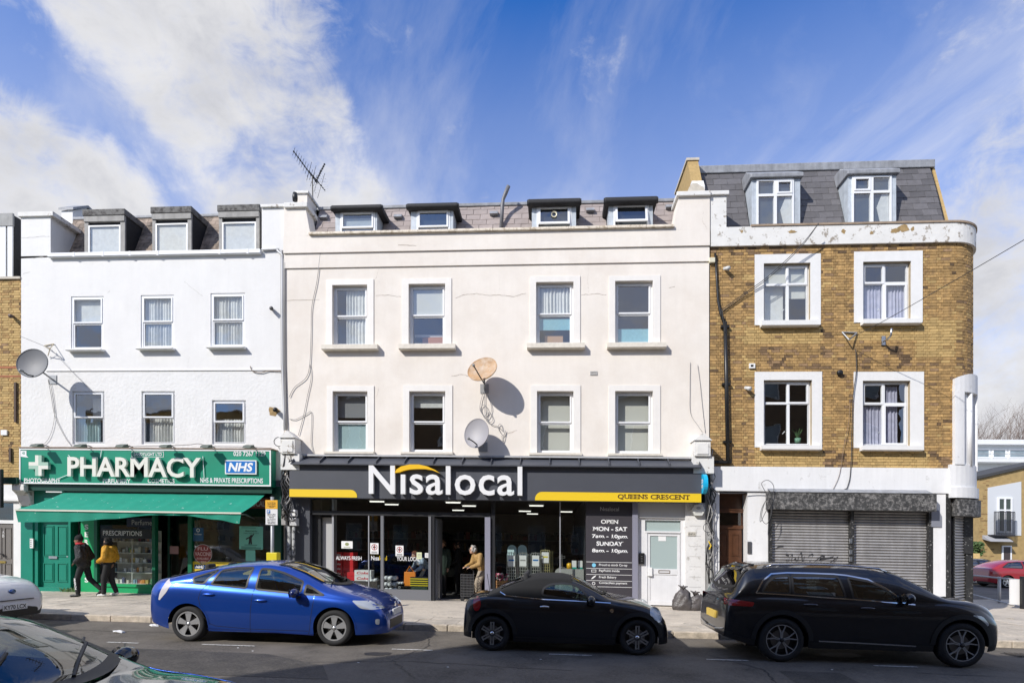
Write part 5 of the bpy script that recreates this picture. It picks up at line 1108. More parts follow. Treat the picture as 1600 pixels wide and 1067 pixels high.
# ================================================================ supermarket sign
ns = thing('shop_sign', 'wide charcoal supermarket fascia with large white raised letters and yellow stripes', 'sign', (mX(775), D-.3, 3.0))
YN = D-.34; YH_ = YN-.15; z0n = (mZ(450, 778, YN)+mZ(1096, 784, YN))/2; zhl = mZ(775, 727, YH_); zht = mZ(775, 715.5, D-.0)
nx0, nx1 = mX(452, YN), mX(1096, YN)
g = MB(); g.box(nx0, nx1, YN, D-.02, z0n, zhl+.03); g.build('board', ANTH, parent=ns, bevel=.006)
g = MB(); g.prismx([(YH_, zhl-.015), (YH_, zhl+.02), (D-.03, zht-.01), (D-.03, zhl+.04), (YN+.02, zhl+.031), (YN, zhl-.015)], nx0+.10, nx1-.02); g.build('sloping_hood', ANTH, parent=ns)
nrib = 14
for i in range(nrib+1):
    x = lerp(nx0+.14, nx1-.06, i/nrib)
    if i in (0,): pass
    g = MB(); g.prismx([(YH_-.006, zhl+.0), (D-.04, zht-.014), (D-.04, zht+.07), (YH_-.006, zhl+.09)], x-.010, x+.010); g.build('hood_rib', ANTH, parent=ns)
q = rect(440, 711.8, 1112, 715, D-.1); g = MB(); g.box(mX(449), mX(1111), D-.16, D-.035, zht, zht+.05); g.build('lead_flashing', M('pale_flashing', (.48, .48, .48), .6, var=.15), parent=ns)
def nrect(x0, y0, x1, y1): return rect(x0, y0, x1, y1, YN)
LW = M('sign_white_plastic', (.80, .80, .80), .35)
YLt = YN-.14
vsets = solid_letters('N\u0131salocal', rect(576, 726.5, 816, 773, YLt), YLt, YN-.03, bold=.012, space=1.06)
for mb in vsets: mb.build('letter', LW, parent=ns)
# the yellow sweep over the word
top = [(617, 738.5), (620, 733), (627, 728.5), (640, 725.5), (655, 725.5), (668, 728.5), (680, 734), (688, 739.5)]
bot = [(686, 738.5), (676, 734.5), (664, 732.5), (650, 732.5), (638, 733.5), (630, 735.5), (624, 737.8)]
g = MB(); poly = [(mX(x, YLt), mZ(x, y, YLt)) for x, y in reversed(top+bot)]; g.prism(poly, YLt-.02, YN-.03); g.build('yellow_sweep', M('sweep_yellow', (.85, .50, .015), .4), parent=ns)
def stripe(px, rl, rr):
    a, b, c, d = nrect(*px); r = (d-c)*.85; P = [(a, c), (b, c)]
    if rr: P += [(b-r+r*cos(t), d-r+r*sin(t)) for t in [i*pi/16 for i in range(9)]]
    else: P += [(b, d)]
    if rl: P += [(a+r-r*sin(t), d-r+r*cos(t)) for t in [i*pi/16 for i in range(9)]]
    else: P += [(a, d)]
    g = MB(); g.prism(P, YN-.012, YN-.001); return g.build('yellow_stripe', YELLOW, parent=ns)
stripe((452.5, 764.5, 558, 776.5), False, True); s2 = stripe((836, 769.5, 1095.5, 783), True, False)
g = MB(); flat_text(g, 'QUEENS CRESCENT', nrect(965, 772.4, 1078, 781), YN-.012, .004, .022, 1.02, serif=True); g.build('lettering', M('dark_brown_print', (.09, .045, .012), .6), parent=ns, fix=False)
# ================================================================ supermarket front (parts of the cream house)
ZG = .17; zu = z0n+.0
XS = lambda px, Y=D: mX(px, Y)
YD = D+.06
def vbar(px0, px1, y0, y1, mat, z1=None, name='mullion', z0=ZG): g = MB(); g.box(XS(px0), XS(px1), y0, y1, z0, z1 or zu); return g.build(name, mat, parent=ch)
vbar(446, 484, D+.0, D+.25, ANTH, name='shop_pilaster')
vbar(484, 497, D+.18, D+.3, ANTHDK, name='shop_pilaster'); vbar(497.5, 516, D+.30, D+.36, M('pale_grey_return', (.45, .45, .45), .5), z1=mZ(506, 808, D+.3), name='return_panel'); vbar(516, 519, D+.12, D+.36, ALU)
ztr0, ztr1 = mZ(620, 805.5), mZ(620, 799)
g = MB(); g.box(XS(484), XS(766), YD, YD+.1, ztr0, ztr1); g.build('transom', ANTHDK, parent=ch)
vbar(594, 598.5, YD-.02, YD+.08, M('mid_grey_frame', (.16, .165, .18), .4), z1=ztr0); vbar(574, 575.5, YD+.01, YD+.06, ALU, z1=ztr0)
vbar(669, 673, YD-.03, YD+.09, MATS['mid_grey_frame'], z1=ztr0); vbar(673.3, 678, YD, YD+.12, ANTHDK, z1=ztr0)
vbar(757.5, 766, YD-.06, YD+.1, M('lilac_grey_frame', (.24, .24, .30), .45), z1=ztr0); vbar(767, 773, YD, YD+.09, ANTHDK)
vbar(874.2, 876, YD-.0, YD+.05, ALU)
vbar(988, 996.5, YD-.08, YD+.1, MATS['lilac_grey_frame'])
g = MB(); g.box(XS(519), XS(669), YD-.01, YD+.09, ZG, ZG+.30); g.box(XS(773), XS(915), YD-.01, YD+.09, ZG, ZG+.22); g.build('plinth', MATS['mid_grey_frame'], parent=ch)
for xa, xb, za, zb_ in ((519, 574, ZG+.3, ztr0), (575.5, 594, ZG+.3, ztr0), (598.5, 669, ZG+.3, ztr0), (484, 766, ztr1, zu), (773, 874, ZG+.22, zu), (876, 915, ZG+.22, zu)):
    g = MB(); g.quad((XS(xa), YD+.04, za), (XS(xb), YD+.04, za), (XS(xb), YD+.04, zb_), (XS(xa), YD+.04, zb_)); g.build('shop_pane', GSHOP, parent=ch, fix=False)
g = MB(); g.box(XS(673.5), XS(681), YD+.12, YD+.9, ZG, ztr0-.05); g.build('open_door', MATS['mid_grey_frame'], parent=ch)
# room of the shop
ZCE = zu+.12
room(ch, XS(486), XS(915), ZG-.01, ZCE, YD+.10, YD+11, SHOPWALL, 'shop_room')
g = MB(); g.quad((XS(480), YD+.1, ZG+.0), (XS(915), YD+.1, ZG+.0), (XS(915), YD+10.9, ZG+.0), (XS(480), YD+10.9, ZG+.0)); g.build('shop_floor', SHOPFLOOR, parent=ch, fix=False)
TUBE = M('lit_tube', (1, .97, .9), emit=1.3)
for i, (px, py, Yd) in enumerate(((589, 783, 1.6), (612, 790, 3.0), (708, 784, 1.6), (733, 792, 3.2), (716, 808, 6.0), (838, 795, 2.6), (820, 818, 6.0), (832, 820, 8.0), (885, 818, 6.0))):
    Y = YD+Yd; p = pt(px, py, Y); l = .26
    t = thing('ceiling_light', f'lit white strip light on the supermarket ceiling, {("front left", "second from left", "front middle", "middle just inside the doorway", "small and deep above the doorway", "bright one right of the doorway", "deep one above the roll cages", "farthest one at the right", "deep one beside the hours board")[i]}', 'light', (p[0], Y, ZCE-.06), 'strip lights in the supermarket')
    g = MB(); g.box(p[0]-l, p[0]+l, Y-.06, Y+.06, ZCE-.05, ZCE-.012); g.build('housing', CARD, parent=t); g = MB(); g.tube([(p[0]-l+.03, Y, ZCE-.07), (p[0]+l-.03, Y, ZCE-.07)], .02, 6); g.build('tube', TUBE, parent=t)
# gondola shelving deeper in
GOODS = [M('goods_'+str(i), c, .6) for i, c in enumerate(((.10, .08, .06), (.04, .055, .05), (.12, .03, .025), (.08, .08, .09), (.13, .10, .05), (.02, .025, .035)))]
for i, (px, Yd, L_) in enumerate(((545, 3.2, 1.3), (620, 3.6, 1.4), (700, 6.2, 2.6), (840, 4.2, 3.0))):
    Y = YD+Yd; x = mX(px, Y); t = thing('shop_shelving', ('dim stocked shelving behind the drinks cartons', 'dim stocked shelving behind the middle shop window', 'dim stocked shelving deep beyond the shop doorway', 'dim stocked shelving behind the roll cages')[i], 'shelves', (x, Y, ZG))
    g = MB(); g.box(x-L_, x+L_, Y+.2, Y+.24, ZG, ZG+2.0); g.build('back_panel', ANTHDK, parent=t)
    for k_ in range(5): g = MB(); g.box(x-L_, x+L_, Y-.2, Y+.2, ZG+.15+.4*k_, ZG+.18+.4*k_); g.build('shelf', M('shelf_grey', (.1, .1, .1), .5), parent=t)
    g = MB()
    for k_ in range(5):
        xx = x-L_+.02
        while xx < x+L_-.1: w = R.uniform(.05, .16); g.cur = R.randrange(6); g.box(xx, xx+w, Y-.18, Y+.1, ZG+.181+.4*k_, ZG+.18+.4*k_+R.uniform(.12, .3)); xx += w+.01
    g.build('stock', GOODS, parent=t, kind='stuff', fix=False)
# hours board
YO = YD-.04; oq = rect(915.5, 783, 988, 945, YO); PURP = M('plum_grey_vinyl', (.040, .036, .044), .55)
ob = MB(); ob.box(oq[0], oq[1], YO, YD+.09, ZG, zu); ob = ob.build('opening_hours_board', PURP, parent=ch)
lettering(ob, CARD, [('OPEN', (939, 811.5, 966.5, 818))], YO, .02, True); lettering(ob, SIGNWHITE, [('MON - SAT', (926, 822.5, 980, 829.5)), ('7am - 10pm', (925, 834.5, 981, 842)), ('SUNDAY', (932, 845.5, 974, 852.5)), ('8am - 10pm', (925, 857, 981, 864.5)), ], YO, .03, True)
lettering(ob, DIMW, [('N\u0131salocal', (938, 792, 967, 798))], YO, .0)
lettering(ob, CARD, [('Proud to stock Co-op', (936, 880.5, 980, 885)), ('PayPoint inside', (936, 889.5, 968, 894)), ('Fresh Bakery', (936, 899.5, 963, 904)), ('Contactless payment', (936, 908.5, 980, 913))], YO, .012)
g = MB()
for y in (878, 888, 897.5, 907, 916.5): q = rect(916, y-.3, 988, y+.3, YO); g.box(oq[0]+.01, oq[1]-.01, YO-.004, YO-.001, q[2], q[3])
g.build('rule_lines', CARD, parent=ob)
g = MB(); c0 = pt(928, 882.5, YO-.004); g.lathe([(0, 0), (.055, 0)], 14, 'y', c0); g.build('blue_spot', M('sky_blue_spot', (.2, .55, .75), .5), parent=ob, fix=False)
g = MB(); q = rect(924, 889.5, 931.5, 893.5, YO); g.frame(*q, .012, YO-.005, YO-.002); p = pt(927.5, 901.5, YO-.004); g.add([(p[0]+a*.07, YO-.004, p[2]+b*.04+a*.04) for a, b in ((-1, -.4), (-.3, -.6), (.7, -.3), (1, .5), (.2, .7), (-.6, .4))], [tuple(range(6))]); p = pt(927.5, 911, YO-.004); g.lathe([(.03, 0), (.045, 0)], 14, 'y', p); g.build('symbols', CARD, parent=ob, fix=False)
# lettering and notices on the shop glass
YGl = YD+.034
gl_ = MB(); flat_text(gl_, 'ALWAYS FRESH', rect(525, 868.5, 565, 874.5, YGl), YGl, .003, .010); flat_text(gl_, 'YOUR LOCAL', rect(620, 869.5, 656, 876, YGl), YGl, .003, .010); flat_text(gl_, 'N\u0131sa', rect(580, 868, 592.5, 875, YGl), YGl, .003, .010); gl_.build('window_lettering', SIGNWHITE, parent=ch, fix=False)
g = MB(); flat_text(g, 'local', rect(593, 868, 604.5, 875, YGl), YGl, .003, .010); g.build('window_lettering', YELLOW, parent=ch, fix=False)
def notice(px, kind):
    q = rect(*px, YGl); g = MB(); g.box(q[0], q[1], YGl-.004, YGl, q[2], q[3]); o = g.build('notice', CARD if kind != 'y' else M('yellowish_paper', (.62, .66, .42), .7), parent=ch)
    if kind == 'no':
        g = MB(); c0 = ((q[0]+q[1])/2, YGl-.006, lerp(q[2], q[3], .62)); r = (q[1]-q[0])*.36; g.lathe([(r*.78, 0), (r, 0)], 20, 'y', c0); g.box(c0[0]-.01, c0[0]+.01, YGl-.0075, YGl-.0055, c0[2]-r*.8, c0[2]+r*.8); g.build('red_ring', M('notice_red', (.35, .06, .06), .6), parent=o, fix=False)
        g = MB(); g.ball((c0[0], YGl-.006, c0[2]), (r*.5, .001, r*.35)); [g.box(lerp(q[0], q[1], .15), lerp(q[0], q[1], .85), YGl-.006, YGl-.0042, lerp(q[2], q[3], a), lerp(q[2], q[3], a+.045)) for a in (.08, .17)]; g.build('print', INK, parent=o)
    elif kind == 'logo':
        g = MB(); c0 = ((q[0]+q[1])/2, YGl-.006, lerp(q[2], q[3], .58)); g.ball(c0, (.06, .001, .045)); [g.box(lerp(q[0], q[1], .2), lerp(q[0], q[1], .8), YGl-.006, YGl-.0042, lerp(q[2], q[3], a), lerp(q[2], q[3], a+.04)) for a in (.1, .2)]; g.build('print', M('olive_print', (.25, .28, .12), .7), parent=o)
    else:
        g = MB(); [g.box(lerp(q[0], q[1], .2), lerp(q[0], q[1], .8), YGl-.006, YGl-.0042, lerp(q[2], q[3], a), lerp(q[2], q[3], a+.06)) for a in (.3, .5, .7)]; g.build('print', M('grey_print', (.3, .3, .3), .7), parent=o)
notice((533.5, 845, 551, 856.5), 'logo'); notice((578.5, 848, 591.5, 865), 'no'); notice((618, 852, 630.5, 868.5), 'no'); notice((651, 862.5, 659, 873), 'y'); notice((664, 863.5, 670, 871), 'b')
# white entrance door with fanlight, wall pier
WD = M('white_door_paint', (.74, .74, .75), .45, var=.04, streak=.05)
YE = D+.10
ex0, ex1 = XS(997), XS(1071); zt_ = mZ(1035, 809, YE); zf0 = mZ(1035, 829.5, YE); zf1 = mZ(1035, 812.5, YE); lx0, lx1 = mX(1011.5, YE), mX(1063, YE)
g = MB(); g.box(ex0, ex1, D+.04, D+.3, zt_, zu+.02); g.build('head_panel', M('grey_head_panel', (.50, .50, .50), .6), parent=ch)
g = MB(); g.box(ex0, mX(1008, YE), YE, YE+.1, ZG, zt_); g.box(lx1+.01, ex1, YE, YE+.1, ZG, zt_); g.box(mX(1008, YE), lx1+.01, YE-.01, YE+.1, zf0-.05, zf0); g.box(mX(1008, YE), lx1+.01, YE-.01, YE+.1, zf1, zt_); g.box(mX(1008, YE), lx0, YE, YE+.1, ZG, zf0-.05); g.build('door_frame', WD, parent=ch)
g = MB(); g.quad((mX(1008, YE), YE+.05, zf0), (lx1, YE+.05, zf0), (lx1, YE+.05, zf1), (mX(1008, YE), YE+.05, zf1)); g.build('fanlight', M('frosted_glass', (.38, .46, .45), .25, spec=.6), parent=ch, fix=False)
zdb, zdt2 = ZG+.03, zf0-.055; zgl0, zgl1 = mZ(1036, 888.5, YE), mZ(1036, 835, YE)
g = MB(); g.frame(lx0+.004, lx1-.004, zdb, zdt2, .075, YE+.02, YE+.07, wb=.12, wt=.08); g.box(lx0+.079, lx1-.079, YE+.02, YE+.07, zgl0-.16, zgl0); g.box(lx0+.079, lx1-.079, YE+.035, YE+.06, zdb+.12, zgl0-.16); wdr = g.build('door', WD, parent=ch, label='white entrance door with tall frosted pane beside the hours board', bevel=.004)
g = MB(); g.quad((lx0+.079, YE+.04, zgl0), (lx1-.079, YE+.04, zgl0), (lx1-.079, YE+.04, zgl1), (lx0+.079, YE+.04, zgl1)); g.build('pane', MATS['frosted_glass'], parent=wdr, fix=False)
q = rect(1029, 835+2, 1041, 845, YE); g = MB(); g.box(q[0], q[1], YE+.034, YE+.038, q[2], q[3]); g.build('notice', CARD, parent=wdr)
q = rect(1029, 890.5, 1047, 895, YE); g = MB(); g.frame(*q, .012, YE+.008, YE+.02); g.build('letter_box', M('brown_brass', (.2, .13, .06), .4, .6), parent=wdr)
q = rect(1012, 886, 1019, 899.5, YE); g = MB(); g.box(q[0], q[1], YE-.03, YE+.02, q[2], q[3]); g.build('lock_plate', CARD, parent=wdr, bevel=.008)
q = rect(998.5, 863.5, 1007, 881, YE-.05); g = MB(); g.box(q[0], q[1], YE-.06, YE-.001, q[2], q[3]); it = g.build('entry_buzzer', BLACK, parent=ch, bevel=.008); g = MB(); [g.box(lerp(q[0], q[1], .35), lerp(q[0], q[1], .65), YE-.066, YE-.06, lerp(q[2], q[3], a), lerp(q[2], q[3], a+.08)) for a in (.25, .45, .65)]; g.build('button', STEEL, parent=it)
SCUFF = M('scuffed_white_wall', (.72, .71, .69), .8, var=.05, bump=.3, bscale=14, dirt=(.42, .40, .37), dirt_amt=.12, dirt_scale=6, dirt_hard=.06)
g = MB(); g.box(ex1, XS(1102), D-.01, D+.3, ZG, zu+.02); g.build('wall_pier', SCUFF, parent=ch)
for i, z in enumerate([ZG+.28*k_ for k_ in range(1, 9)]): g = MB(); g.box(ex1+.1, XS(1102)-.12, D-.014, D-.009, z, z+.012); g.build('render_joint', M('joint_grey', (.5, .49, .47), .9), parent=ch)
q = rect(1074.5, 830.5, 1087, 836.5, D-.02); g = MB(); g.box(q[0], q[1], D-.03, D-.01, q[2], q[3]); pq = g.build('house_plaque', M('plaque_beige', (.55, .52, .45), .6), parent=ch); lettering(pq, INK, [('65-67 A', (1076, 832, 1085.5, 835.5))], D-.03, .01)
g = MB(); g.box(XS(1102.5), XS(1108.5), D+.02, D+.3, ZG, zf); g.build('reveal_strip', M('grey_stained_strip', (.42, .42, .42), .85, var=.2, streak=.3), parent=ch)
# threshold of the shop doorway
g = MB(); g.prismx([(D-.9, ZG-.03), (D+.1, ZG+.005), (D+.1, ZG-.1), (D-.9, ZG-.1)], XS(680), XS(757)); g.build('door_ramp', CONC, parent=ch)
# consoles at both ends of the sign
def console(px, lab):
    x0, y0, x1, y1 = px; a, b, c, d = rect(*px, D-.45); g = MB(); zr = lerp(c, d, .68)
    g.box(a, b, D-.42, D, c, zr); t = g.build('console', OLDTRIM, parent=ch, bevel=.01); g = MB(); g.prism([(a-.03, zr), (b+.03, zr), ((a+b)/2, d)], D-.46, D); g.build('gable_top', OLDTRIM, parent=t); g = MB(); g.box(a+.06, b-.06, D-.44, D-.42, c+.05, zr-.08); g.build('panel', OLDTRIM, parent=t); g = MB(); g.box(a-.02, b+.1, D-.36, D, c-.45, c-.001); g.build('corbel', OLDTRIM, parent=t)
console((437, 672, 460, 708), 'l'); console((1086, 676, 1111, 712), 'r')
# ================================================================ things fixed to the fronts
DISHG = M('grey_dish', (.13, .135, .145), .55, var=.06); DISHP = M('pale_grey_dish', (.29, .28, .295), .5, var=.05)
DISHR = M('rusty_dish', (.42, .25, .12), .65, var=.2, scale=4, dirt=(.55, .47, .38), dirt_amt=.22, dirt_scale=3.5, dirt_hard=.15)
def dish(label, px, Y, rx, rz, facing, mat, wallY, lnb, back_arm, clamp=None):
    c0 = Vector(pt(*px, Y)); f = Vector(facing).normalized()
    t = thing('satellite_dish', label, 'satellite dish', (c0.x, wallY, c0.z), 'satellite dishes on the house fronts')
    q = f.to_track_quat('Z', 'Y').to_matrix()
    g = MB(); dpt = .16*max(rx, rz)
    prof = [(r, dpt*r*r) for r in (0, .2, .4, .6, .8, .93, 1.0)]+[(1.015, dpt+.012), (1.0, dpt-.03), (.8, dpt*.64-.02), (.4, dpt*.16-.02), (0, -.02)]
    S = Matrix.Diagonal((rx, rz, 1)); g.lathe(prof, 36, 'z', c0, q @ S); g.build('reflector', mat, parent=t, smooth=True)
    L = [Vector(pt(a, b, Y-o)) for a, b, o in lnb]
    g = MB(); g.tube(L, .017, 6); g.build('feed_arm', BLACKPIPE, parent=t)
    g = MB(); e = L[-1]; g.lathe([(0, -.05), (.035, -.05), (.035, .03), (.03, .06), (0, .06)], 12, 'y', e); g.build('feed_horn', M('feed_grey', (.28, .28, .27), .5), parent=t, smooth=True)
    B = [c0-f*.05]+[Vector(pt(a, b, y)) for a, b, y in back_arm]
    g = MB(); g.tube(B, .025, 8); g.build('mast', M('galvanised', (.33, .34, .35), .5, .4), parent=t)
    w = B[-1]; g = MB(); g.box(w.x-.12, w.x+.12, wallY-.02, wallY, w.z-.13, w.z+.13); g.build('wall_plate', M('galvanised', (.33, .34, .35), .5, .4), parent=t)
    return t
dish('dark grey satellite dish on the left corner of the white pharmacy house', (53, 569), YP-.75, .42, .43, (.12, -.95, .18), DISHG, YP, [(57, 588, .05), (44, 586, .22), (33, 579, .42)], [(70, 584, YP-.45), (82, 593, YP-.02)])
q = rect(43.5, 559, 63, 564, YP-.82)
dish('large rusty orange satellite dish high on the cream wall with a dark feed arm', (755, 579), D-.52, .43, .385, (-.30, -.86, .42), DISHR, D, [(757, 600, .10), (748, 585, .32), (740, 571, .52)], [(757, 598, D-.36), (757, 607, D-.02)])
dish('pale grey satellite dish low on the cream wall just above the shop sign', (746, 678), D-.40, .36, .42, (-.30, -.93, .20), DISHP, D, [(748, 697, .05), (740, 690, .22), (732, 685, .36)], [(752, 690, D-.26), (755, 698, D-.02)])
# triangular and bent brackets on the brick wall
t = thing('wall_bracket', 'white triangular cable bracket high between the windows of the brick wall', 'bracket', pt(1328, 524, YB)); P = [pt(1316, 519, YB-.03), pt(1339, 520, YB-.03), pt(1327, 531, YB-.2)]
g = MB(); [g.tube([P[i], P[(i+1) % 3]], .018, 5) for i in range(3)]; g.build('frame', M('galvanised', (.33, .34, .35), .5, .4), parent=t)
t = thing('dish_bracket', 'empty bent dish bracket below the upper right window of the brick building', 'bracket', pt(1381, 534, YB)); g = MB(); g.box(mX(1376, YB), mX(1382, YB), YB-.05, YB-.005, mZ(1380, 540, YB), mZ(1380, 526, YB)); g.build('wall_plate', STEEL, parent=t)
g = MB(); g.tube([pt(1380, 533, YB-.04), pt(1386, 531, YB-.2), pt(1392, 524, YB-.32), pt(1393, 513, YB-.36)], .026, 8); g.build('arm', STEEL, parent=t, smooth=True)
t = thing('wall_bracket', 'small triangular cable bracket on the white wall above the dark grey dish', 'bracket', pt(77, 540, YP)); P = [pt(69, 540, YP-.02), pt(84, 537, YP-.02), pt(78, 545, YP-.25)]
g = MB(); [g.tube([P[i], P[(i+1) % 3]], .012, 5) for i in range(3)]; g.tube([P[2], pt(75, 556, YP-.03)], .012, 5); g.build('frame', M('tan_metal', (.45, .38, .25), .6), parent=t)
# flood and security lamps, cameras
def seclamp(label, px, Y, mat, body=.05, ang=(.5, -.5)):
    c0 = Vector(pt(*px, Y)); t = thing('security_lamp', label, 'lamp', (c0.x, Y, c0.z))
    g = MB(); g.lathe([(0, -.02), (.045, -.02), (.045, 0), (0, 0)], 10, 'y', c0); g.build('base', mat, parent=t)
    e = c0+Vector((ang[0]*.18, -.18, ang[1]*.14)); g = MB(); g.tube([c0, c0.lerp(e, .35), e], [.02, body, body*1.15], 10); g.build('lamp_head', mat, parent=t, smooth=True)
seclamp('dark bullet lamp near the right edge of the white pharmacy wall', (424, 482), YP, M('lamp_grey', (.12, .12, .12), .5), .05, (.5, -.5))
seclamp('black bullet lamp on a bare masonry patch above the pharmacy sign', (430, 640), YP, BLACK, .06, (.5, -.3))
seclamp('white bullet lamp beside the upper left brick window', (1132, 420), YB, M('lamp_white', (.6, .6, .58), .5), .05, (.35, -.5))
seclamp('white bullet lamp beside the lower left brick window', (1165, 606), YB, M('lamp_white', (.6, .6, .58), .5), .05, (.35, -.5))
seclamp('dark lamp on the far left brick strip', (21, 495), YL, M('lamp_rust', (.12, .08, .06), .6), .05, (.4, -.3))
t = thing('wall_vent', 'square white flue vent with dark hole left of the lower brick windows', 'vent', pt(1174, 572, YB)); q = rect(1170, 568.5, 1179, 576, YB); g = MB(); g.frame(*q, .035, YB-.05, YB-.005); g.build('surround', CARD, parent=t); g = MB(); g.box(q[0]+.035, q[1]-.035, YB-.02, YB-.005, q[2]+.035, q[3]-.035); g.build('grille', BLACK, parent=t)
t = thing('wall_vent', 'round black flue end between the two lower brick windows', 'vent', pt(1311, 583, YB)); p = pt(1311, 583, YB); g = MB(); g.lathe([(0, -.10), (.05, -.10), (.075, -.08), (.075, 0), (0, 0)], 14, 'y', p); g.build('flue_cap', BLACK, parent=t, smooth=True)
q = rect(1107, 405, 1116, 412.5, YB); g = MB(); g.box(q[0], q[1], YB-.10, YB-.005, q[2], q[3]); g.build('junction_box', M('cream_plastic', (.7, .66, .5), .5), label='small cream box at the top left corner of the brick wall', cat='junction box', bevel=.01)
q = rect(922, 580, 933, 586, D); g = MB(); g.frame(*q, .03, D-.02, D); [g.box(lerp(q[0]+.03, q[1]-.03, (k_+.2)/3), lerp(q[0]+.03, q[1]-.03, (k_+.7)/3), D-.015, D, q[2]+.03, q[3]-.03) for k_ in range(3)]; g.build('air_brick', M('vent_grey', (.45, .44, .42), .8), parent=ch)
q = rect(1190+20, 525, 1221, 528, YB); g = MB(); g.box(q[0], q[1], YB-.012, YB, q[2], q[3]); g.build('air_brick', BRICKDARK, parent=bb)
# alarm box, blue projecting sign
t = thing('alarm_box', 'white six sided alarm box under the right end of the supermarket sign', 'alarm', pt(1091, 796, D-.05)); p = pt(1091, 796.5, D-.08); g = MB()
w, h = .185, .155; g.prism([(p[0]-w, p[2]), (p[0]-w*.55, p[2]-h), (p[0]+w*.55, p[2]-h), (p[0]+w, p[2]), (p[0]+w*.55, p[2]+h), (p[0]-w*.55, p[2]+h)], D-.12, D-.01); g.build('case', M('off_white_plastic', (.62, .62, .58), .5), parent=t, bevel=.01)
g = MB(); g.ball((p[0], D-.122, p[2]+.05), (.06, .004, .04)); g.box(p[0]-.09, p[0]+.09, D-.124, D-.12, p[2]-.08, p[2]-.05); g.build('print', M('grey_print', (.3, .3, .3), .7), parent=t)
t = thing('projecting_sign', 'bright blue rounded sign sticking out at the right end of the supermarket sign', 'sign', pt(1103, 754, D-.3)); BLU = M('bright_blue_sign', (.01, .42, .72), .4)
YQ = D-.62; q = rect(1099, 739, 1108, 770, YQ); cx = (q[0]+q[1])/2
n = 10; g = MB(); rr = .24; P = [(YQ-.0+rr-rr*cos(a), q[3]-rr+rr*sin(a)) for a in [pi*i/n for i in range(n+1)]]+[(YQ+rr-rr*cos(a), q[2]+rr+rr*sin(a)) for a in [pi+pi*i/n for i in range(n+1)]]
ang = Matrix.Rotation(radians(0), 3, 'Z'); g.prismx(P, cx-.05, cx+.05); g.build('panel', BLU, parent=t)
g = MB(); zz_ = lerp(q[2], q[3], .5)
for k_, s_ in enumerate(('co', 'op')):
    vs, fs = text2d(s_, .03); fq_ = fit(vs, YQ+.36, YQ+.12, lerp(q[2], q[3], .52-.28*k_), lerp(q[2], q[3], .74-.28*k_)); g.add([(cx-.053, y, z) for y, z in fq_], fs)
g.build('lettering', SIGNWHITE, parent=t, fix=False)
g = MB(); g.box(cx-.02, cx+.02, YQ+.45, D, zz_-.03, zz_+.03); g.build('bracket', BLACKPIPE, parent=t)
# drain pipes
t = thing('drain_pipe', 'black iron drainpipe down the left edge of the brick wall', 'drainpipe', pt(1136, 725, YB-.08))
g = MB(); g.tube([pt(1117.5, 396, YB-.05), pt(1120, 440, YB-.05), pt(1122, 470, YB-.05), pt(1126, 490, YB-.06), pt(1133, 508, YB-.07)], [.03, .03, .035, .04, .05], 8); g.build('upper_pipe', BLACKPIPE, parent=t, smooth=True)
g = MB(); g.tube([pt(1133, 503, YB-.08), pt(1135, 600, YB-.08), pt(1137.5, 722, YB-.08), ], .055, 10); g.build('lower_pipe', BLACKPIPE, parent=t, smooth=True)
for py in (510, 600, 690): p = pt(1133+(py-503)*.02, py, YB-.08); g = MB(); g.box(p[0]-.11, p[0]+.11, YB-.1, YB-.0, p[2]-.03, p[2]+.03); g.build('bracket', BLACKPIPE, parent=t)
g = MB(); g.box(mX(1110, YB), mX(1141, YB), YB-.12, YB-.03, mZ(1125, 724, YB), mZ(1125, 720, YB)); g.build('iron_bar', BLACKPIPE, parent=t)
t = thing('drain_pipe', 'white pipe and cable bundle where the white and cream houses meet', 'drainpipe', pt(441, 700, YP-.05))
for dx, r_, m in ((0, .03, M('pale_pipe', (.6, .6, .6), .5)), (2.5, .014, GREYCABLE), (4.2, .012, GREYCABLE), (-2, .012, GREYCABLE)):
    g = MB(); g.tube([pt(441+dx-(8 if dx == 0 else 0), 391, YP-.05)] * (1 if dx == 0 else 0)+[pt(441+dx, 398+dx*3, YP-.06), pt(441+dx, 480, YP-.06), pt(441.5+dx, 570, YP-.06), pt(444+dx*.7, 640, YP-.07), pt(445+dx*.7, 672, YP-.08)], r_, 6); g.build('pipe', m, parent=t, smooth=True)
g = MB(); g.tube([pt(409, 390, YP-.05), pt(436, 388.5, YP-.05), pt(440, 393, YP-.05), pt(441, 402, YP-.06)], .03, 6); g.build('pipe', MATS['pale_pipe'], parent=t, smooth=True)
# cables
cable('cable', 'thin grey cable drooping down the left edge of the cream wall', [(505, 366), (500, 400), (495, 440), (487, 480), (486, 520), (484, 568), (478, 590), (460, 605), (452, 620)], D-.03, .009, GREYCABLE)
cable('cable', 'second grey cable branching down to the left console of the supermarket sign', [(484, 568), (486, 590), (480, 620), (474, 650), (466, 680)], D-.03, .008, GREYCABLE)
cable('cable', 'grey cable loop beside the lower left window of the cream house', [(452, 654), (462, 655), (478, 647), (486, 643), (487, 660), (486, 690), (490, 708)], D-.03, .008, GREYCABLE)
cable('cable', 'tangled grey cable hanging between the two dishes on the cream wall', [(755, 612), (751, 628), (750, 640), (757, 650), (762, 640), (756, 632), (751, 640), (760, 655), (768, 640), (764, 622), (762, 616)], D-.04, .008, GREYCABLE)
cable('cable', 'looped grey cable below the large rusty dish', [(757, 614), (758, 650), (764, 660), (770, 655), (765, 644), (760, 650), (766, 662), (778, 666), (785, 672), (782, 662), (778, 668), (786, 680), (790, 672), (786, 690), (784, 680)], D-.04, .008, GREYCABLE)
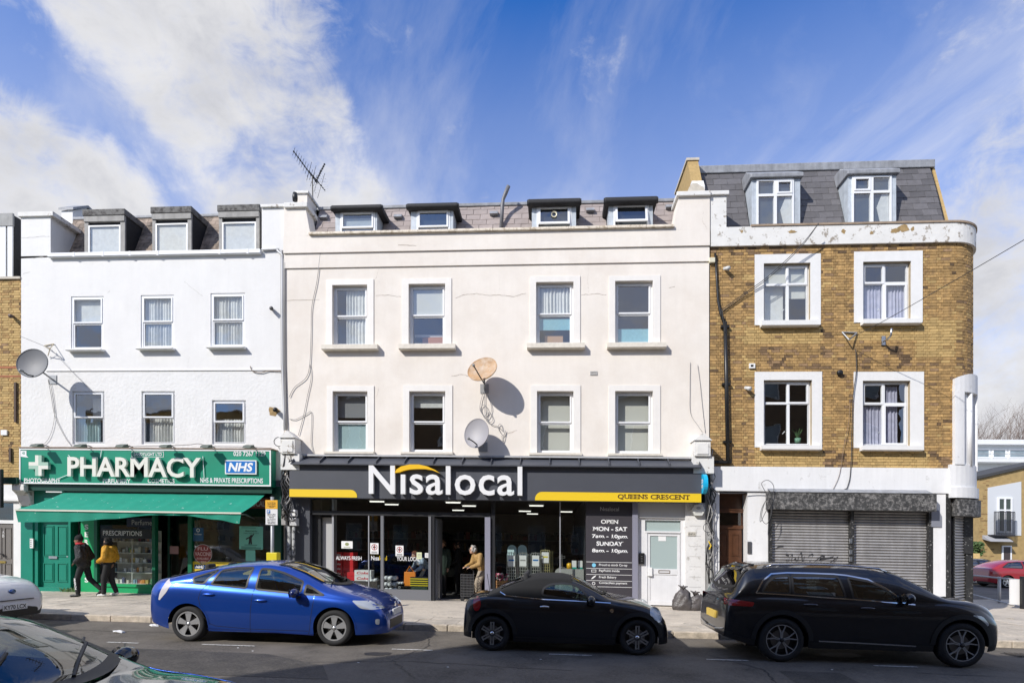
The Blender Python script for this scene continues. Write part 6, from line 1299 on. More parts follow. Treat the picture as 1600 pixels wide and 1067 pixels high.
cable('cable', 'thin cable down the right end of the cream wall to the console', [(1090, 570), (1094, 600), (1098, 640), (1102, 676)], D-.02, .006, GREYCABLE)
cable('cable', 'short thin cable left of the right hand console', [(1078.5, 566), (1078, 610), (1079, 645), (1090, 664), (1097, 674)], D-.02, .006, GREYCABLE)
for n_, dy in (('upper', 0), ('lower', 3)): cable('overhead_cable', f'black overhead cable crossing the brick wall up to the parapet, {n_} of the pair', [(1279, 349+dy*.2, YB-.4), (1250, 385+dy, YB-.25), (1200, 432+dy, YB-.12), (1158, 462+dy, YB-.06), (1128, 484+dy, YB-.05)], YB, .009, DARKCABLE)
cable('overhead_cable', 'overhead wire running off to the right from the triangular bracket', [(1327, 529, YB-.2), (1380, 502, YB-1.0), (1440, 468, YB-1.8), (1523, 420, YB-3.0), (1610, 369, YB-4.4)], YB, .008, DARKCABLE)
cable('cable', 'black cable hanging down the brick wall between the window pairs', [(1337, 545), (1338, 580), (1333, 620), (1331, 680), (1330, 720), (1326, 755), (1312, 766), (1240, 768), (1205, 770)], YB-.07, .011, DARKCABLE)
cable('cable', 'thin brown cable looping left of the black one on the brick wall', [(1328, 622), (1326, 660), (1318, 700), (1312, 740), (1302, 764)], YB-.07, .006, M('brown_cable', (.2, .14, .1), .6))
cable('cable', 'coil of black cable hanging by the left end of the shutter box', [(1196, 768), (1190, 755), (1200, 750), (1209, 760), (1206, 780), (1196, 800), (1188, 815), (1190, 795), (1200, 780), (1206, 800), (1198, 818), (1190, 808), (1195, 785), (1205, 775), (1204, 810)], YB-.34, .008, DARKCABLE)
cable('cable', 'black cable run over the brown door to the shutter box', [(1112, 760), (1122, 769), (1150, 770.5), (1180, 768), (1203, 769)], YB-.09, .012, DARKCABLE)
t = thing('cable_bundle', 'messy bundle of cables and boxes between the supermarket door and brown door', 'cables', pt(1112, 940, D-.1))
for i in range(9):
    pts_ = [(1111+R.uniform(-4, 5), 700+R.uniform(0, 30))]; y = pts_[0][1]
    while y < 905: y += R.uniform(14, 34); pts_.append((1110+R.uniform(-7, 9), y))
    P = [pt(x, y, D-.06-R.uniform(0, .1)) for x, y in pts_]; g = MB(); g.tube(P, R.choice((.009, .012, .016)), 5); g.build('cable', R.choice((DARKCABLE, GREYCABLE, BLACKPIPE)), parent=t, smooth=True)
for i, (cx, cy, r_) in enumerate(((1106, 824, 7), (1114, 860, 8), (1108, 880, 6))): g = MB(); g.tube([pt(cx+r_*cos(a), cy+r_*1.1*sin(a), D-.14) for a in [k_*.5 for k_ in range(13)]], .008, 5); g.build('loop', DARKCABLE, parent=t, smooth=True)
g = MB(); g.tube([pt(1107, 845, D-.15), pt(1111, 852, D-.16), pt(1108, 858, D-.15)], .015, 5); g.build('yellow_tie', YELLOW, parent=t)
g = MB(); g.tube([pt(1110, 730, D-.05), pt(1110, 950, D-.05)], .06, 8); g.build('conduit', M('scuffed_grey_conduit', (.35, .35, .34), .7, dirt=(.05, .05, .05), dirt_amt=.4, dirt_scale=7, dirt_hard=.05), parent=t)
t = thing('cable_bundle', 'black tangle of cables and meter boxes between pharmacy and supermarket', 'cables', pt(446, 940, YP-.2))
for i in range(12):
    pts_ = [(440+R.uniform(-5, 8), 690+R.uniform(0, 15))]; y = pts_[0][1]
    while y < 800: y += R.uniform(12, 26); pts_.append((446+R.uniform(-8, 12), y))
    P = [pt(x, y, YP-.2-R.uniform(0, .2)) for x, y in pts_]; g = MB(); g.tube(P, R.choice((.010, .014, .02)), 5); g.build('cable', R.choice((DARKCABLE, DARKCABLE, BLACKPIPE, GREYCABLE)), parent=t, smooth=True)
for i, (cx, cy, r_) in enumerate(((447, 790, 10), (456, 806, 8), (436, 690, 8))): g = MB(); g.tube([pt(cx+r_*cos(a), cy+r_*.9*sin(a), YP-.3) for a in [k_*.55 for k_ in range(12)]], .012, 5); g.build('loop', DARKCABLE, parent=t, smooth=True)
for (x0, y0, x1, y1), m in (((454, 796, 462, 806), CARD), ((453, 809, 464, 821), M('meter_grey', (.5, .5, .5), .5)), ((440, 808, 447, 820), GREYCABLE)): q = rect(x0, y0, x1, y1, YP-.25); g = MB(); g.box(q[0], q[1], YP-.28, YP-.1, q[2], q[3]); g.build('meter_box', m, parent=t, bevel=.01)
for px in (452, 459): g = MB(); g.tube([pt(px, 822, YP-.2), pt(px-.5, 932, YP-.2)], .05, 8); g.build('conduit', MATS['scuffed_grey_conduit'], parent=t, smooth=True)
cable('cable', 'cable from the dark grey dish down the white wall to the pharmacy sign', [(75, 592), (80, 618), (86, 650), (100, 680), (112, 697)], YP-.03, .008, GREYCABLE)
cable('cable', 'thin cable looping across the white wall left of the lower windows', [(79, 600), (85, 640), (83, 665), (76, 685), (66, 696)], YP-.03, .006, GREYCABLE)
cable('overhead_cable', 'thin grey wire from the small bracket down across the white wall', [(31, 525, YP-.5), (70, 541, YP-.2), (80, 546, YP-.1), (112, 580, YP-.05), (145, 612, YP-.04)], YP, .006, GREYCABLE)
cable('cable', 'rough cables lying along the top of the pharmacy sign', [(34, 700), (90, 698), (150, 699), (220, 697), (290, 695), (310, 693), (330, 697), (380, 698), (424, 700)], YP-.22, .012, GREYCABLE)
cable('cable', 'short rusty cable along the string line of the white wall', [(391, 572), (395, 580), (408, 582), (420, 579), (441, 580)], YP-.03, .012, M('brown_cable', (.2, .14, .1), .6))
cable('cable', 'fine cable from the small cream box down the brick wall', [(1128, 484), (1130, 500), (1133, 520)], YB-.13, .01, DARKCABLE)
# roof aerial
t = thing('roof_aerial', 'spiky black TV aerials on a mast above the left end of the cream house', 'aerial', pt(488.5, 306, D+1.0)); Ya = D+1.0
g = MB(); g.tube([pt(488.5, 312, Ya), pt(488, 276, Ya)], .02, 6); g.build('mast', BLACKPIPE, parent=t)
for (a, b), n_, l in ((((459, 237), (496, 287)), 11, .13), (((507, 257), (493, 285)), 8, .12), (((483, 268), (508, 298)), 4, .30)):
    P, Q = Vector(pt(*a, Ya-.1)), Vector(pt(*b, Ya+.1)); g = MB(); g.tube([P, Q], .017, 6); g.build('boom', BLACKPIPE, parent=t)
    dr_ = (Q-P).normalized(); side = Vector((.35, 1, 0)).normalized(); side = Vector((dr_.z*.7, .6, -dr_.x*.7)).normalized()
    g = MB()
    for i in range(n_): c0 = P.lerp(Q, i/n_); ll = l*(1+.5*i/n_); g.tube([c0-side*ll, c0+side*ll], .007, 4); g.ball(c0, .028, 6, 4)
    g.build('elements', BLACKPIPE, parent=t)
g = MB()
for i in range(7):
    z = 280+i*3; g.tube([pt(478, z-6+i*2, Ya+.2), pt(512, z-4+i*.8, Ya-.1)], .005, 4)
g.build('reflector_rods', M('galvanised', (.33, .34, .35), .5, .4), parent=t)
# black projecting arm and sign at the far left
t = thing('projecting_sign', 'black box sign on a green arm at the left edge beside the pharmacy', 'sign', pt(5, 760, YL-.4)); q = rect(-12, 733, 6.5, 793, YL-.6); g = MB(); g.box(q[0], q[1], YL-.7, YL-.6, q[2], q[3]); g.build('panel', BLACK, parent=t, bevel=.02); q = rect(6, 746, 29, 756, YL-.4); g = MB(); g.box(q[0], q[1], YL-.45, YL-.38, q[2], q[3]); g.build('arm', GREENDK, parent=t)
# ================================================================ pavement things
xp, yp = 423.5, YK+.75
t = thing('parking_sign_post', 'grey pole with yellow and white parking plates in front of the pharmacy', 'sign post', (mX(xp+2, yp), yp, PVH)); x = mX(xp+2, yp)
POLE = M('galvanised_pole', (.36, .37, .38), .5, .3)
g = MB(); g.tube([(x, yp, PVH), (x, yp, mZ(424, 776, yp))], .038, 12); g.build('pole', POLE, parent=t, smooth=True)
AMB = M('amber_plate', (.80, .42, .02), .5); LEM = M('lemon_yellow', (.75, .62, .02), .5)
for px, m, lines in (((414.5, 781, 433.5, 794.5), AMB, [('Loading', 784.3), ('7am-6pm', 786.5), ('market', 788.9), ('days', 791)]), ((415, 795, 433.5, 819.5), CARD, [('Mon-Fri', 802.5), ('9am-6pm', 804.7), ('Sat', 807), ('Pay by phone', 809.6), ('Max stay 2 h', 812), ('No return', 814.2), ('Tickets', 816.5)])):
    yy = yp-.06; q = rect(*px, yy); g = MB(); g.box(q[0], q[1], yy, yy+.015, q[2], q[3]); pl_ = g.build('plate', m, parent=t)
    g = MB()
    for s, y in lines: flat_text(g, s, rect(418+(len(s) < 6)*2.5, y, 430.5-(len(s) < 6)*2.5, y+1.6, yy), yy, .003, .03)
    g.build('lettering', INK, parent=pl_, fix=False)
yy = yp-.065; q = rect(417, 796.5, 422, 801.5, yy); g = MB(); g.box(q[0], q[1], yy, yy+.004, q[2], q[3]); bp_ = g.build('blue_square', NB, parent=t); g = MB(); flat_text(g, 'P', rect(418.2, 797.2, 421, 801, yy), yy, .003, .04); g.build('lettering', SIGNWHITE, parent=bp_, fix=False); 
q = rect(416, 863, 432.5, 880, yp-.1); g = MB(); g.box(q[0], q[1], yp-.1, yp+.08, q[2], q[3]); g.build('yellow_notice', LEM, parent=t, bevel=.01)
# bin bags by the white door
BAG = M('grey_bin_bag', (.085, .075, .072), .32, var=.2, scale=12, bump=.5, bscale=14, bdist=.05)
def binbag(px, w, h, label, seed):
    Y = D-.55; r_ = random.Random(seed); x = mX(px, Y); t = thing('bin_bag', label, 'bin bag', (x, Y, pz(Y)))
    g = MB(); n, m_ = 22, 14; vs = []
    for j in range(m_+1):
        v = j/m_
        for i in range(n):
            a = 2*pi*i/n; rad = w*.5*(1.08-.55*v**1.6-.35*max(0, v-.8)/.2)*(.86+.14*min(1, v*8)); k_ = 1+.10*sin(3*a+4*v+seed)+.09*sin(7*a-9*v+seed)+.07*sin(13*a+15*v)+r_.uniform(-.05, .05)
            vs.append((x+.10*v*v*sin(seed)+rad*k_*cos(a), Y+rad*k_*sin(a)*.8, pz(Y)+h*(v**.9)*(1+.06*sin(3*a+seed))))
    g.add(vs, [(j*n+i, j*n+(i+1) % n, (j+1)*n+(i+1) % n, (j+1)*n+i) for j in range(m_) for i in range(n)]); g.build('sack', BAG, parent=t, smooth=True)
    g = MB(); top_ = Vector((x, Y, pz(Y)+h)); 
    for i in range(5): a = i*1.3; g.tube([top_-Vector((0, 0, .05)), top_+Vector((cos(a)*.05, sin(a)*.04, .05)), top_+Vector((cos(a)*.13, sin(a)*.08, .06+.03*sin(i)))], [.03, .03, .012], 5)
    g.build('knot', BAG, parent=t, smooth=True)
binbag(1067, .50, .56, 'taller grey bin bag slumped beside the white door', 3); binbag(1086, .48, .42, 'smaller grey bin bag near the black car, right of the taller bag', 8)
# litter
for px, py, lab, s_ in ((241, 978, 'crumpled white paper lying by the kerb behind the blue car', .10), (186, 988, 'flattened white scrap on the road left of the blue car', .13)):
    x, y = ground(px, py); g = MB(); g.ball((x, y, .02), (s_, s_*.6, .025), 8, 5)
    g.v = [(a+R.uniform(-.015, .015), b+R.uniform(-.015, .015), max(.005, c+R.uniform(-.012, .012))) for a, b, c in g.v]; g.build('litter', CARD, label=lab, cat='litter')
for px, py in ((372, 1012), (395, 1017), (845, 1030), (1300, 1046), (560, 1035), (700, 1042)):
    x, y = ground(px, py); g = MB(); g.ball((x, y, .006), (.02, .012, .005), 6, 4); g.build('litter', CARD, label='tiny pale scrap trodden into the dark road', cat='litter', group='tiny scraps on the road')
# weeds at the foot of the green pilaster
g = MB()
for i in range(60):
    x = mX(106, YP-.1)+R.uniform(-.22, .25); y = YP-.1+R.uniform(-.08, .06); h = R.uniform(.04, .14); a = R.uniform(0, 6); g.quad((x, y, pz(y)), (x+.02, y, pz(y)), (x+.02+cos(a)*.05, y+sin(a)*.05, pz(y)+h), (x+cos(a)*.05, y+sin(a)*.05, pz(y)+h))
g.build('weeds', M('weed_green', (.06, .13, .03), .7), kind='stuff', fix=False)
# drain grate at the right
x0, y0 = ground(1556, 1018); g = MB(); g.box(x0, x0+1.5, y0-.5, y0-.1, .001, .006); dg = g.build('drain_grate', BLACK, label='long black drain grate by the kerb at the right edge', cat='drain')
for i in range(16): g = MB(); xx = x0+.05+i*.09; g.box(xx, xx+.04, y0-.48, y0-.12, .006, .02); g.build('bar', M('rusty_iron', (.08, .07, .06), .7), parent=dg)
# ================================================================ goods just inside the supermarket
GI = D+.35
RED = M('cola_red', (.62, .012, .02), .5)
def carton(x, y, z, w, h, d_, label, mat=RED, text='Coke', cat='carton', group='drinks cartons in the shop window', name='drinks_carton', tm=SIGNWHITE):
    t = thing(name, label, cat, (x, y, z), group); g = MB(); g.box(x-w/2, x+w/2, y-d_/2, y+d_/2, z, z+h); g.build('box', mat, parent=t, bevel=.004)
    if text: g = MB(); italic(g, text, (x-w*.36, x+w*.36, z+h*.25, z+h*.75), y-d_/2, .004, .02, .3); g.build('lettering', tm, parent=t, fix=False)
    return t
yc_ = GI+.28; bx = mX(532.5, yc_); zb0 = mZ(532, 905.5, yc_); h_ = (mZ(532, 862, yc_)-zb0)/6
base = MB(); bw = .46
ordn = ('lowest', 'second', 'third', 'fourth', 'fifth', 'topmost')
pal = MB(); pal.box(bx-.4, bx+1.2, yc_-.3, yc_+.5, ZG, zb0-.001); tag(pal.build('pallet', M('dark_pallet', (.06, .05, .045), .8)), 'dark low platform under the red drinks cartons', 'pallet')
for k_ in range(6):
    carton(bx-.03, yc_, zb0+k_*h_, .27, h_-.004, .4, f'red drinks carton with white script, {ordn[k_]} of the front left stack')
    carton(bx+.28, yc_+.05, zb0+k_*h_, .30, h_-.004, .4, f'plain red drinks carton, {ordn[k_]} of the stack right of the front one', text=None)
x1_ = mX(567, yc_)
for k_ in range(2): carton(mX(553, yc_)+.0, yc_-.06, zb0+k_*.125-.0, .46, .12, .3, ('lower', 'upper')[k_]+' wide red carton beside the tall red stacks', text=None)
for k_ in range(2): carton(mX(566, yc_)+.10, yc_-.1, zb0+k_*.16, .50, .155, .3, ('lower', 'upper')[k_]+' white carton with red script beside the red cartons', mat=CARD, text='Coke', tm=RED)
PACK = M('shrink_wrap_white', (.68, .69, .70), .25, var=.12, scale=10, bump=.6, bscale=16, bdist=.03)
def pack(px, py, label, w=.36, h=.27, tilt=0, Y=GI+.15):
    x = mX(px, Y); z = mZ(px, py, Y); t = thing('bottle_pack', label, 'multipack', (x, Y, z), 'white multipacks in the shop window'); g = MB()
    ct, st = cos(tilt), sin(tilt)
    for i in range(3):
        for j in range(2): cx, cz = (i-1)*w/3, (j-.5)*h/2+h/2; xx, zz2 = x+cx*ct-cz*st, z+cx*st+cz*ct; g.lathe([(0, -.14), (w/6, -.13), (w/6, .13), (0, .14)], 10, 'y', (xx, Y, zz2))
    g.build('rolls', PACK, parent=t, smooth=True); g = MB(); g.lathe([(w*.13, -.146), (w*.17, -.146)], 12, 'y', (x-h/2*st, Y, z+h/2*ct)); g.lathe([(.02, -.147), (.035, -.147)], 8, 'y', (x-h/2*st, Y, z+h/2*ct)); g.build('print', M('grey_print', (.3, .3, .3), .7), parent=t, fix=False)
zfl = mZ(610, 932, GI)
pack(611, 911+6, 'upper white multipack of rolls in the middle shop window', .40, .36, 0); pack(612, 931, 'white multipack under the topmost one in the middle shop window', .38, .26); pack(626, 930, 'white multipack right of the middle pile in the shop window', .22, .5); pack(585, 921, 'white multipack leaning left of the grey window post', .34, .36, .2)
carton(mX(609, GI), GI+.1, ZG+.02, .36, .2, .25, 'white carton with a yellow corner at the foot of the multipacks', CARD, 'OMO', tm=INK); g = MB(); x = mX(614, GI); g.box(x-.06, x+.14, GI-.04, GI-.028, ZG+.14, ZG+.22); g.build('yellow_corner', YELLOW, label='yellow flap on the carton at the foot of the multipacks', cat='label')
t = thing('storage_crate', 'dark green crate with yellow banded lids standing in the shop window', 'crate', (mX(656, GI+.2), GI+.2, ZG)); q = rect(643, 915, 668, 932, GI+.1); g = MB(); g.box(q[0], q[1], GI+.05, GI+.35, ZG+.02, q[3]); g.build('box', M('dark_green_plastic', (.02, .05, .03), .5), parent=t, bevel=.01)
for k_ in range(4): g = MB(); g.box(q[0]-.03, q[1]+.03, GI+.02, GI+.38, q[3]+.004+k_*.065, q[3]+.03+k_*.065); g.build('lid', LEM, parent=t); g = MB(); g.box(q[0]-.02, q[1]+.02, GI+.03, GI+.37, q[3]+.031+k_*.065, q[3]+.066+k_*.065); g.build('lid', BLACK, parent=t)
# folded roll cages in the right-hand window, flower crates, counter
CAGE = M('cage_wire', (.50, .50, .46), .4, .7)
for i, (px, lab) in enumerate(((799, 'front left wire roll cage with a yellow and blue label'), (817, 'wire roll cage second from the left with a white label'), (837, 'wire roll cage third from the left with a blue print'), (852, 'rear right wire roll cage with dull yellow bars'))):
    Y = GI+.25+.12*i; x = mX(px, Y); z1_ = mZ(px, 862 if i < 3 else 857, Y); t = thing('roll_cage', lab, 'roll cage', (x, Y, ZG), 'roll cages in the shop window')
    m = CAGE if i < 3 else M('cage_wire_yellow', (.42, .38, .2), .5, .5); g = MB(); w = .13
    for dx in (-w, -w*.5, 0, w*.5, w): g.tube([(x+dx, Y, ZG+.1), (x+dx, Y, z1_-.05*abs(dx)/w)], .012, 5)
    for dx in (w+.04, w+.09): g.tube([(x+dx, Y+.1, ZG+.1), (x+dx, Y+.1, z1_-.06)], .012, 5)
    k_ = ZG+.2
    while k_ < z1_: g.box(x-w, x+w, Y-.008, Y+.008, k_, k_+.02); k_ += .085
    g.build('wire_side', m, parent=t); g = MB(); g.box(x-w*.8, x+w*.8, Y-.03, Y-.012, z1_-.42, z1_-.10); lb = g.build('label_card', CARD, parent=t)
    g = MB(); g.box(x-w*.6, x+w*.6, Y-.034, Y-.0305, z1_-.26, z1_-.22); g.build('print', (NB, M('grey_print', (.3, .3, .3), .7), NB, LEM)[i], parent=lb); g = MB(); [g.lathe([(0, -.02), (.05, -.02), (.05, .02), (0, .02)], 10, 'x', (x+dx, Y, ZG+.06)) for dx in (-w*.8, w*.8)]; g.build('wheels', RUBBER, parent=t)
SKY = M('pale_teal_board', (.48, .66, .68), .5)
for px, lab in ((800, 'left pale teal rounded board on top of the roll cages'), (816, 'right pale teal rounded board behind the roll cages')):
    Y = GI+.6; x = mX(px, Y); z = mZ(px, 858, Y); g = MB(); g.prism([(x-.135, z-.35), (x+.135, z-.35)]+[(x+.135*cos(a), z+.135*sin(a)) for a in [pi*i/14 for i in range(15)]], Y, Y+.02); g.build('header_board', SKY, label=lab, cat='board')
for k_ in range(3):
    Y = GI+.12; q = rect(775, 907+k_*8, 794, 914+k_*8, Y); t = thing('wooden_crate', ('top', 'middle', 'bottom')[k_]+' orange wooden crate of flowers just right of the shop doorway', 'crate', ((q[0]+q[1])/2, Y, q[2]), 'crates by the doorway')
    for j in range(2): g = MB(); g.box(q[0], q[1], Y, Y+.015, lerp(q[2], q[3], j*.5+.03), lerp(q[2], q[3], j*.5+.45)); g.build('slat', WOOD, parent=t)
    g = MB(); g.box(q[0], q[0]+.02, Y+.015, Y+.35, q[2], q[3]); g.box(q[1]-.02, q[1], Y+.015, Y+.35, q[2], q[3]); g.build('side', WOOD, parent=t)
FL = [M('flower_'+n_, c, .7) for n_, c in (('white', (.75, .72, .68)), ('pink', (.6, .22, .3)), ('wine', (.3, .03, .08)), ('leaf', (.05, .12, .04)))]
t = thing('flower_bunch', 'mixed white and pink flowers in the top wooden crate by the doorway', 'flowers', (mX(785, GI+.25), GI+.25, mZ(785, 906, GI)))
for ci in range(4):
    g = MB(); [g.ball((mX(R.uniform(775, 794), GI+.25), GI+R.uniform(.1, .4), mZ(785, R.uniform(896, 907), GI+.25)), R.uniform(.025, .045), 7, 5) for _ in range(14)]; g.build(('white_blooms', 'pink_blooms', 'wine_blooms', 'foliage')[ci], FL[ci], parent=t, smooth=True, kind='stuff')
t = thing('checkout_counter', 'pale grey rounded counter behind the right hand shop window', 'counter', (mX(888, GI+.3), GI+.3, ZG)); q = rect(867, 888.5, 912, 930, GI+.2); g = MB(); rr = .16; g.prism([(q[0], ZG), (q[1], ZG), (q[1], q[3])]+[(q[0]+rr-rr*sin(a), q[3]-rr+rr*cos(a)) for a in [i*pi/12 for i in range(7)]], GI+.15, GI+.75); g.build('body', M('counter_grey', (.36, .36, .34), .6, var=.12, scale=30), parent=t)
zc_ = q[3]
def bottle(px, label, mat, capm, w, h):
    Y = GI+.32; x = mX(px, Y); t = thing('bottle', label, 'bottle', (x, Y, zc_), 'bottles on the counter'); g = MB(); g.lathe([(0, 0), (w, 0), (w, h*.7), (w*.45, h*.86), (0, h*.86)], 14, 'z', (x, Y, zc_)); g.build('body', mat, parent=t, smooth=True); g = MB(); g.lathe([(0, h*.86), (w*.45, h*.86), (w*.45, h), (0, h)], 10, 'z', (x, Y, zc_)); g.build('cap', capm, parent=t)
bottle(889.5, 'round amber bottle with dark cap on the grey counter', M('amber_liquid', (.75, .42, .02), .2), BLACK, .075, .2)
for px, lab in ((897, 'left of the two white and teal cartons on the grey counter'), (906.5, 'right of the two white and teal cartons on the grey counter')): 
    Y = GI+.35; x = mX(px, Y); t = thing('carton', lab, 'carton', (x, Y, zc_), 'cartons on the counter'); g = MB(); g.box(x-.065, x+.065, Y-.05, Y+.05, zc_+.05, zc_+.24); g.build('upper', CARD, parent=t); g = MB(); g.box(x-.066, x+.066, Y-.051, Y+.051, zc_, zc_+.05); g.build('teal_band', M('teal_band', (.02, .3, .24), .5), parent=t)
t = thing('counter_stand', 'thin chrome stand with small tray on the left end of the counter', 'stand', (mX(877, GI+.3), GI+.3, zc_)); x = mX(878, GI+.3); g = MB(); g.tube([(x, GI+.3, zc_), (x, GI+.3, zc_+.42)], .012, 6); g.build('post', STEEL, parent=t); g = MB(); g.frame(x-.09, x+.09, zc_+.30, zc_+.37, .015, GI+.27, GI+.29); g.box(x-.09, x+.09, GI+.2, GI+.4, zc_+.03, zc_+.045); g.build('tray', STEEL, parent=t)
# silver ladder-like rail by the doorway
t = thing('door_rail', 'tall silver barrier rail just inside the shop doorway', 'rail', (mX(681, D+.4), D+.4, ZG)); g = MB(); q = rect(679.5, 879, 687, 938, D+.35); g.frame(q[0], q[1], ZG, q[3], .03, D+.33, D+.37); g.build('frame', STEEL, parent=t); g = MB(); [g.box(q[0]+.03, q[1]-.03, D+.34, D+.36, ZG+.1*i, ZG+.1*i+.03) for i in range(1, 9)]; g.build('rungs', STEEL, parent=t)
# ================================================================ what is seen past the corner at the right
BARK = M('bare_branch', (.16, .125, .105), .9, var=.2, scale=9)
def bare_tree(label, px, Y, base_py, h, seed, lean=.25):
    r_ = random.Random(seed); x = mX(px, Y); z = -0.3; t = thing('bare_tree', label, 'tree', (x, Y, z)); g1 = MB(); g2 = MB()
    g1.tube([(x, Y, z), (x+.3, Y, z+h*.2), (x+.5, Y, z+h*.36)], [.42, .34, .28], 10)
    def grow(p, d_, l, r0, lev):
        if lev > 5: return
        q = p; pts_ = [p]; dd = d_.copy()
        for i in range(4): dd = (dd+Vector((r_.uniform(-.22, .22)+lean*.10, r_.uniform(-.22, .22), r_.uniform(-.05, .16)))).normalized(); q = q+dd*l/4; pts_.append(q)
        (g1 if lev < 3 else g2).tube(pts_, [r0, r0*.9, r0*.8, r0*.7, r0*.55], 6 if lev < 3 else 3, cap=False)
        n_ = 3 if lev < 4 else 3
        for i in range(n_):
            k_ = r_.randint(2, 4); b = pts_[k_]; nd = (dd+Vector((r_.uniform(-.9, .9)+lean*.4, r_.uniform(-.9, .9), r_.uniform(-.1, .55)))).normalized(); grow(b, nd, l*r_.uniform(.6, .82), r0*.52, lev+1)
    for i in range(5): grow(Vector((x+.5, Y, z+h*(.26+.03*i))), Vector((r_.uniform(-.8, .9), r_.uniform(-.8, .8), 1.0)).normalized(), h*.3, .17, 0)
    g1.build('trunk', BARK, parent=t, smooth=True, fix=False); g2.build('crown', BARK, parent=t, fix=False, kind='stuff')
bare_tree('tall bare winter tree behind the white flats, nearest the brick corner', 1545, 78, 0, 20.5, 5); bare_tree('bare winter tree with thin bent twigs behind the white flats at the right edge', 1600, 82, 0, 20, 9); bare_tree('faint bare tree between the two larger ones behind the flats', 1572, 92, 0, 21, 14)
YFL = 62.0; wf = thing('block_of_flats', 'long white block of flats with balcony rails in the distance at the right', 'building', (mX(1580, YFL), YFL, -.6))
WF = M('white_flats', (.74, .75, .75), .7, var=.04); WFG = M('flats_shade_grey', (.33, .33, .33), .8)
fx0, fx1 = mX(1490, YFL), mX(1760, YFL); lev = [(742, 717), (712, 692)]
zr0, zr1 = mZ(1570, 694, YFL), mZ(1570, 686.5, YFL)
g = MB(); g.box(fx0, fx1, YFL, YFL+9, zr0, zr1); g.build('roof_slab', WF, parent=wf)
g = MB(); g.box(fx0, fx1, YFL+.6, YFL+9, -1, zr0); g.build('wall', WF, parent=wf)
for py0, py1 in ((723, 717.5), (764, 758), (803, 797)): za, zb_ = mZ(1570, py0, YFL), mZ(1570, py1, YFL); g = MB(); g.box(fx0, fx1, YFL-.6, YFL+.6, za-.0, zb_+.0); g.build('balcony_slab', WF, parent=wf)
for py0, py1 in ((714, 700), (752, 735), (792, 775), (830, 812)):
    za, zb_ = mZ(1570, py0, YFL), mZ(1570, py1, YFL); x = fx0+.3; i = 0
    while x < fx1-1.4:
        w = 1.35 if i % 3 else 2.0; g = MB(); g.frame(x, x+w, za, zb_, .09, YFL+.5, YFL+.62); wn = g.build('window', UPVC, parent=wf); g = MB(); g.quad((x+.09, YFL+.58, za+.09), (x+w-.09, YFL+.58, za+.09), (x+w-.09, YFL+.58, zb_-.09), (x+.09, YFL+.58, zb_-.09)); g.build('pane', M('far_window_glass', (.22, .27, .30), .08, var=.3, scale=.8), parent=wn, fix=False); x += w+.25; i += 1
for py in (704, 741, 781): z = mZ(1570, py, YFL); g = MB(); g.tube([(fx0, YFL-.5, z), (fx1, YFL-.5, z)], .05, 5); g.tube([(fx0, YFL-.5, z-.4), (fx1, YFL-.5, z-.4)], .03, 5); g.build('balcony_rail', M('rail_grey', (.4, .42, .44), .5), parent=wf)
YHs = 47.0; hs = thing('brick_house', 'yellow brick house with a pale panel and small balcony past the corner at the right', 'house', (mX(1570, YHs), YHs, -.6))
hx0, hx1 = mX(1530, YHs), mX(1680, YHs); zhL, zhR = mZ(1530, 748, YHs), mZ(1680, 713, YHs)
g = MB(); g.prism([(hx0, -1.2), (hx1, -1.2), (hx1, zhR), (hx0, zhL)], YHs, YHs+8); g.build('wall', BRICKHOUSE, parent=hs)
# courses of the far wall as fine relief too small to pick apart
g = MB(); z = -.6; rr_ = random.Random(4)
while z < zhL-.1:
    x = hx0+rr_.uniform(0, .3)
    while x < hx1-6: 
        w = .24
        if rr_.random() < .28: g.box(x, x+w, YHs-.012, YHs, z, z+.075)
        x += .26
    z += .17
g.build('brickwork', M('far_dark_brick', (.26, .16, .07), .9, rnd=.4), parent=hs, kind='stuff', fix=False)
g = MB(); g.prism([(hx0-.1, zhL), (hx1, zhR), (hx1, zhR+.22), (hx0-.1, zhL+.22)], YHs-.15, YHs+8); g.build('roof_edge', M('dark_roof_edge', (.05, .05, .05), .8), parent=hs)
q = rect(1543, 757, 1595, 836, YHs); g = MB(); g.prism([(q[0], q[2]), (q[1], q[2]), (q[1], q[3]+.25), (q[0], q[3]-.25)], YHs-.05, YHs+.02); g.build('pale_panel', M('pale_grey_render', (.58, .60, .62), .8), parent=hs)
q = rect(1558, 777, 1581, 832, YHs-.05); g = MB(); g.frame(*q, .12, YHs-.14, YHs-.052); g.box(q[0]+.12, q[1]-.12, YHs-.13, YHs-.055, lerp(q[2], q[3], .62), lerp(q[2], q[3], .66)); xm = (q[0]+q[1])/2; g.box(xm-.06, xm+.06, YHs-.135, YHs-.056, q[2]+.12, q[3]-.12); wn = g.build('window', UPVC, parent=hs); g = MB(); g.quad((q[0], YHs-.08, q[2]), (q[1], YHs-.08, q[2]), (q[1], YHs-.08, q[3]), (q[0], YHs-.08, q[3])); g.build('pane', M('dark_far_glass', (.05, .07, .06), .1), parent=wn, fix=False)
q = rect(1552, 800, 1584, 835, YHs-.6); bal = MB(); bal.box(q[0], q[1], YHs-.75, YHs-.05, q[2]-.12, q[2]); bal = bal.build('balcony', M('dark_iron', (.03, .03, .035), .6), parent=hs); g = MB(); n_ = 15
for i in range(n_+1): x = lerp(q[0], q[1], i/n_); g.box(x-.02, x+.02, YHs-.72, YHs-.69, q[2], q[3])
g.box(q[0], q[1], YHs-.73, YHs-.68, q[3], q[3]+.05); g.build('railing', MATS['dark_iron'], parent=bal)
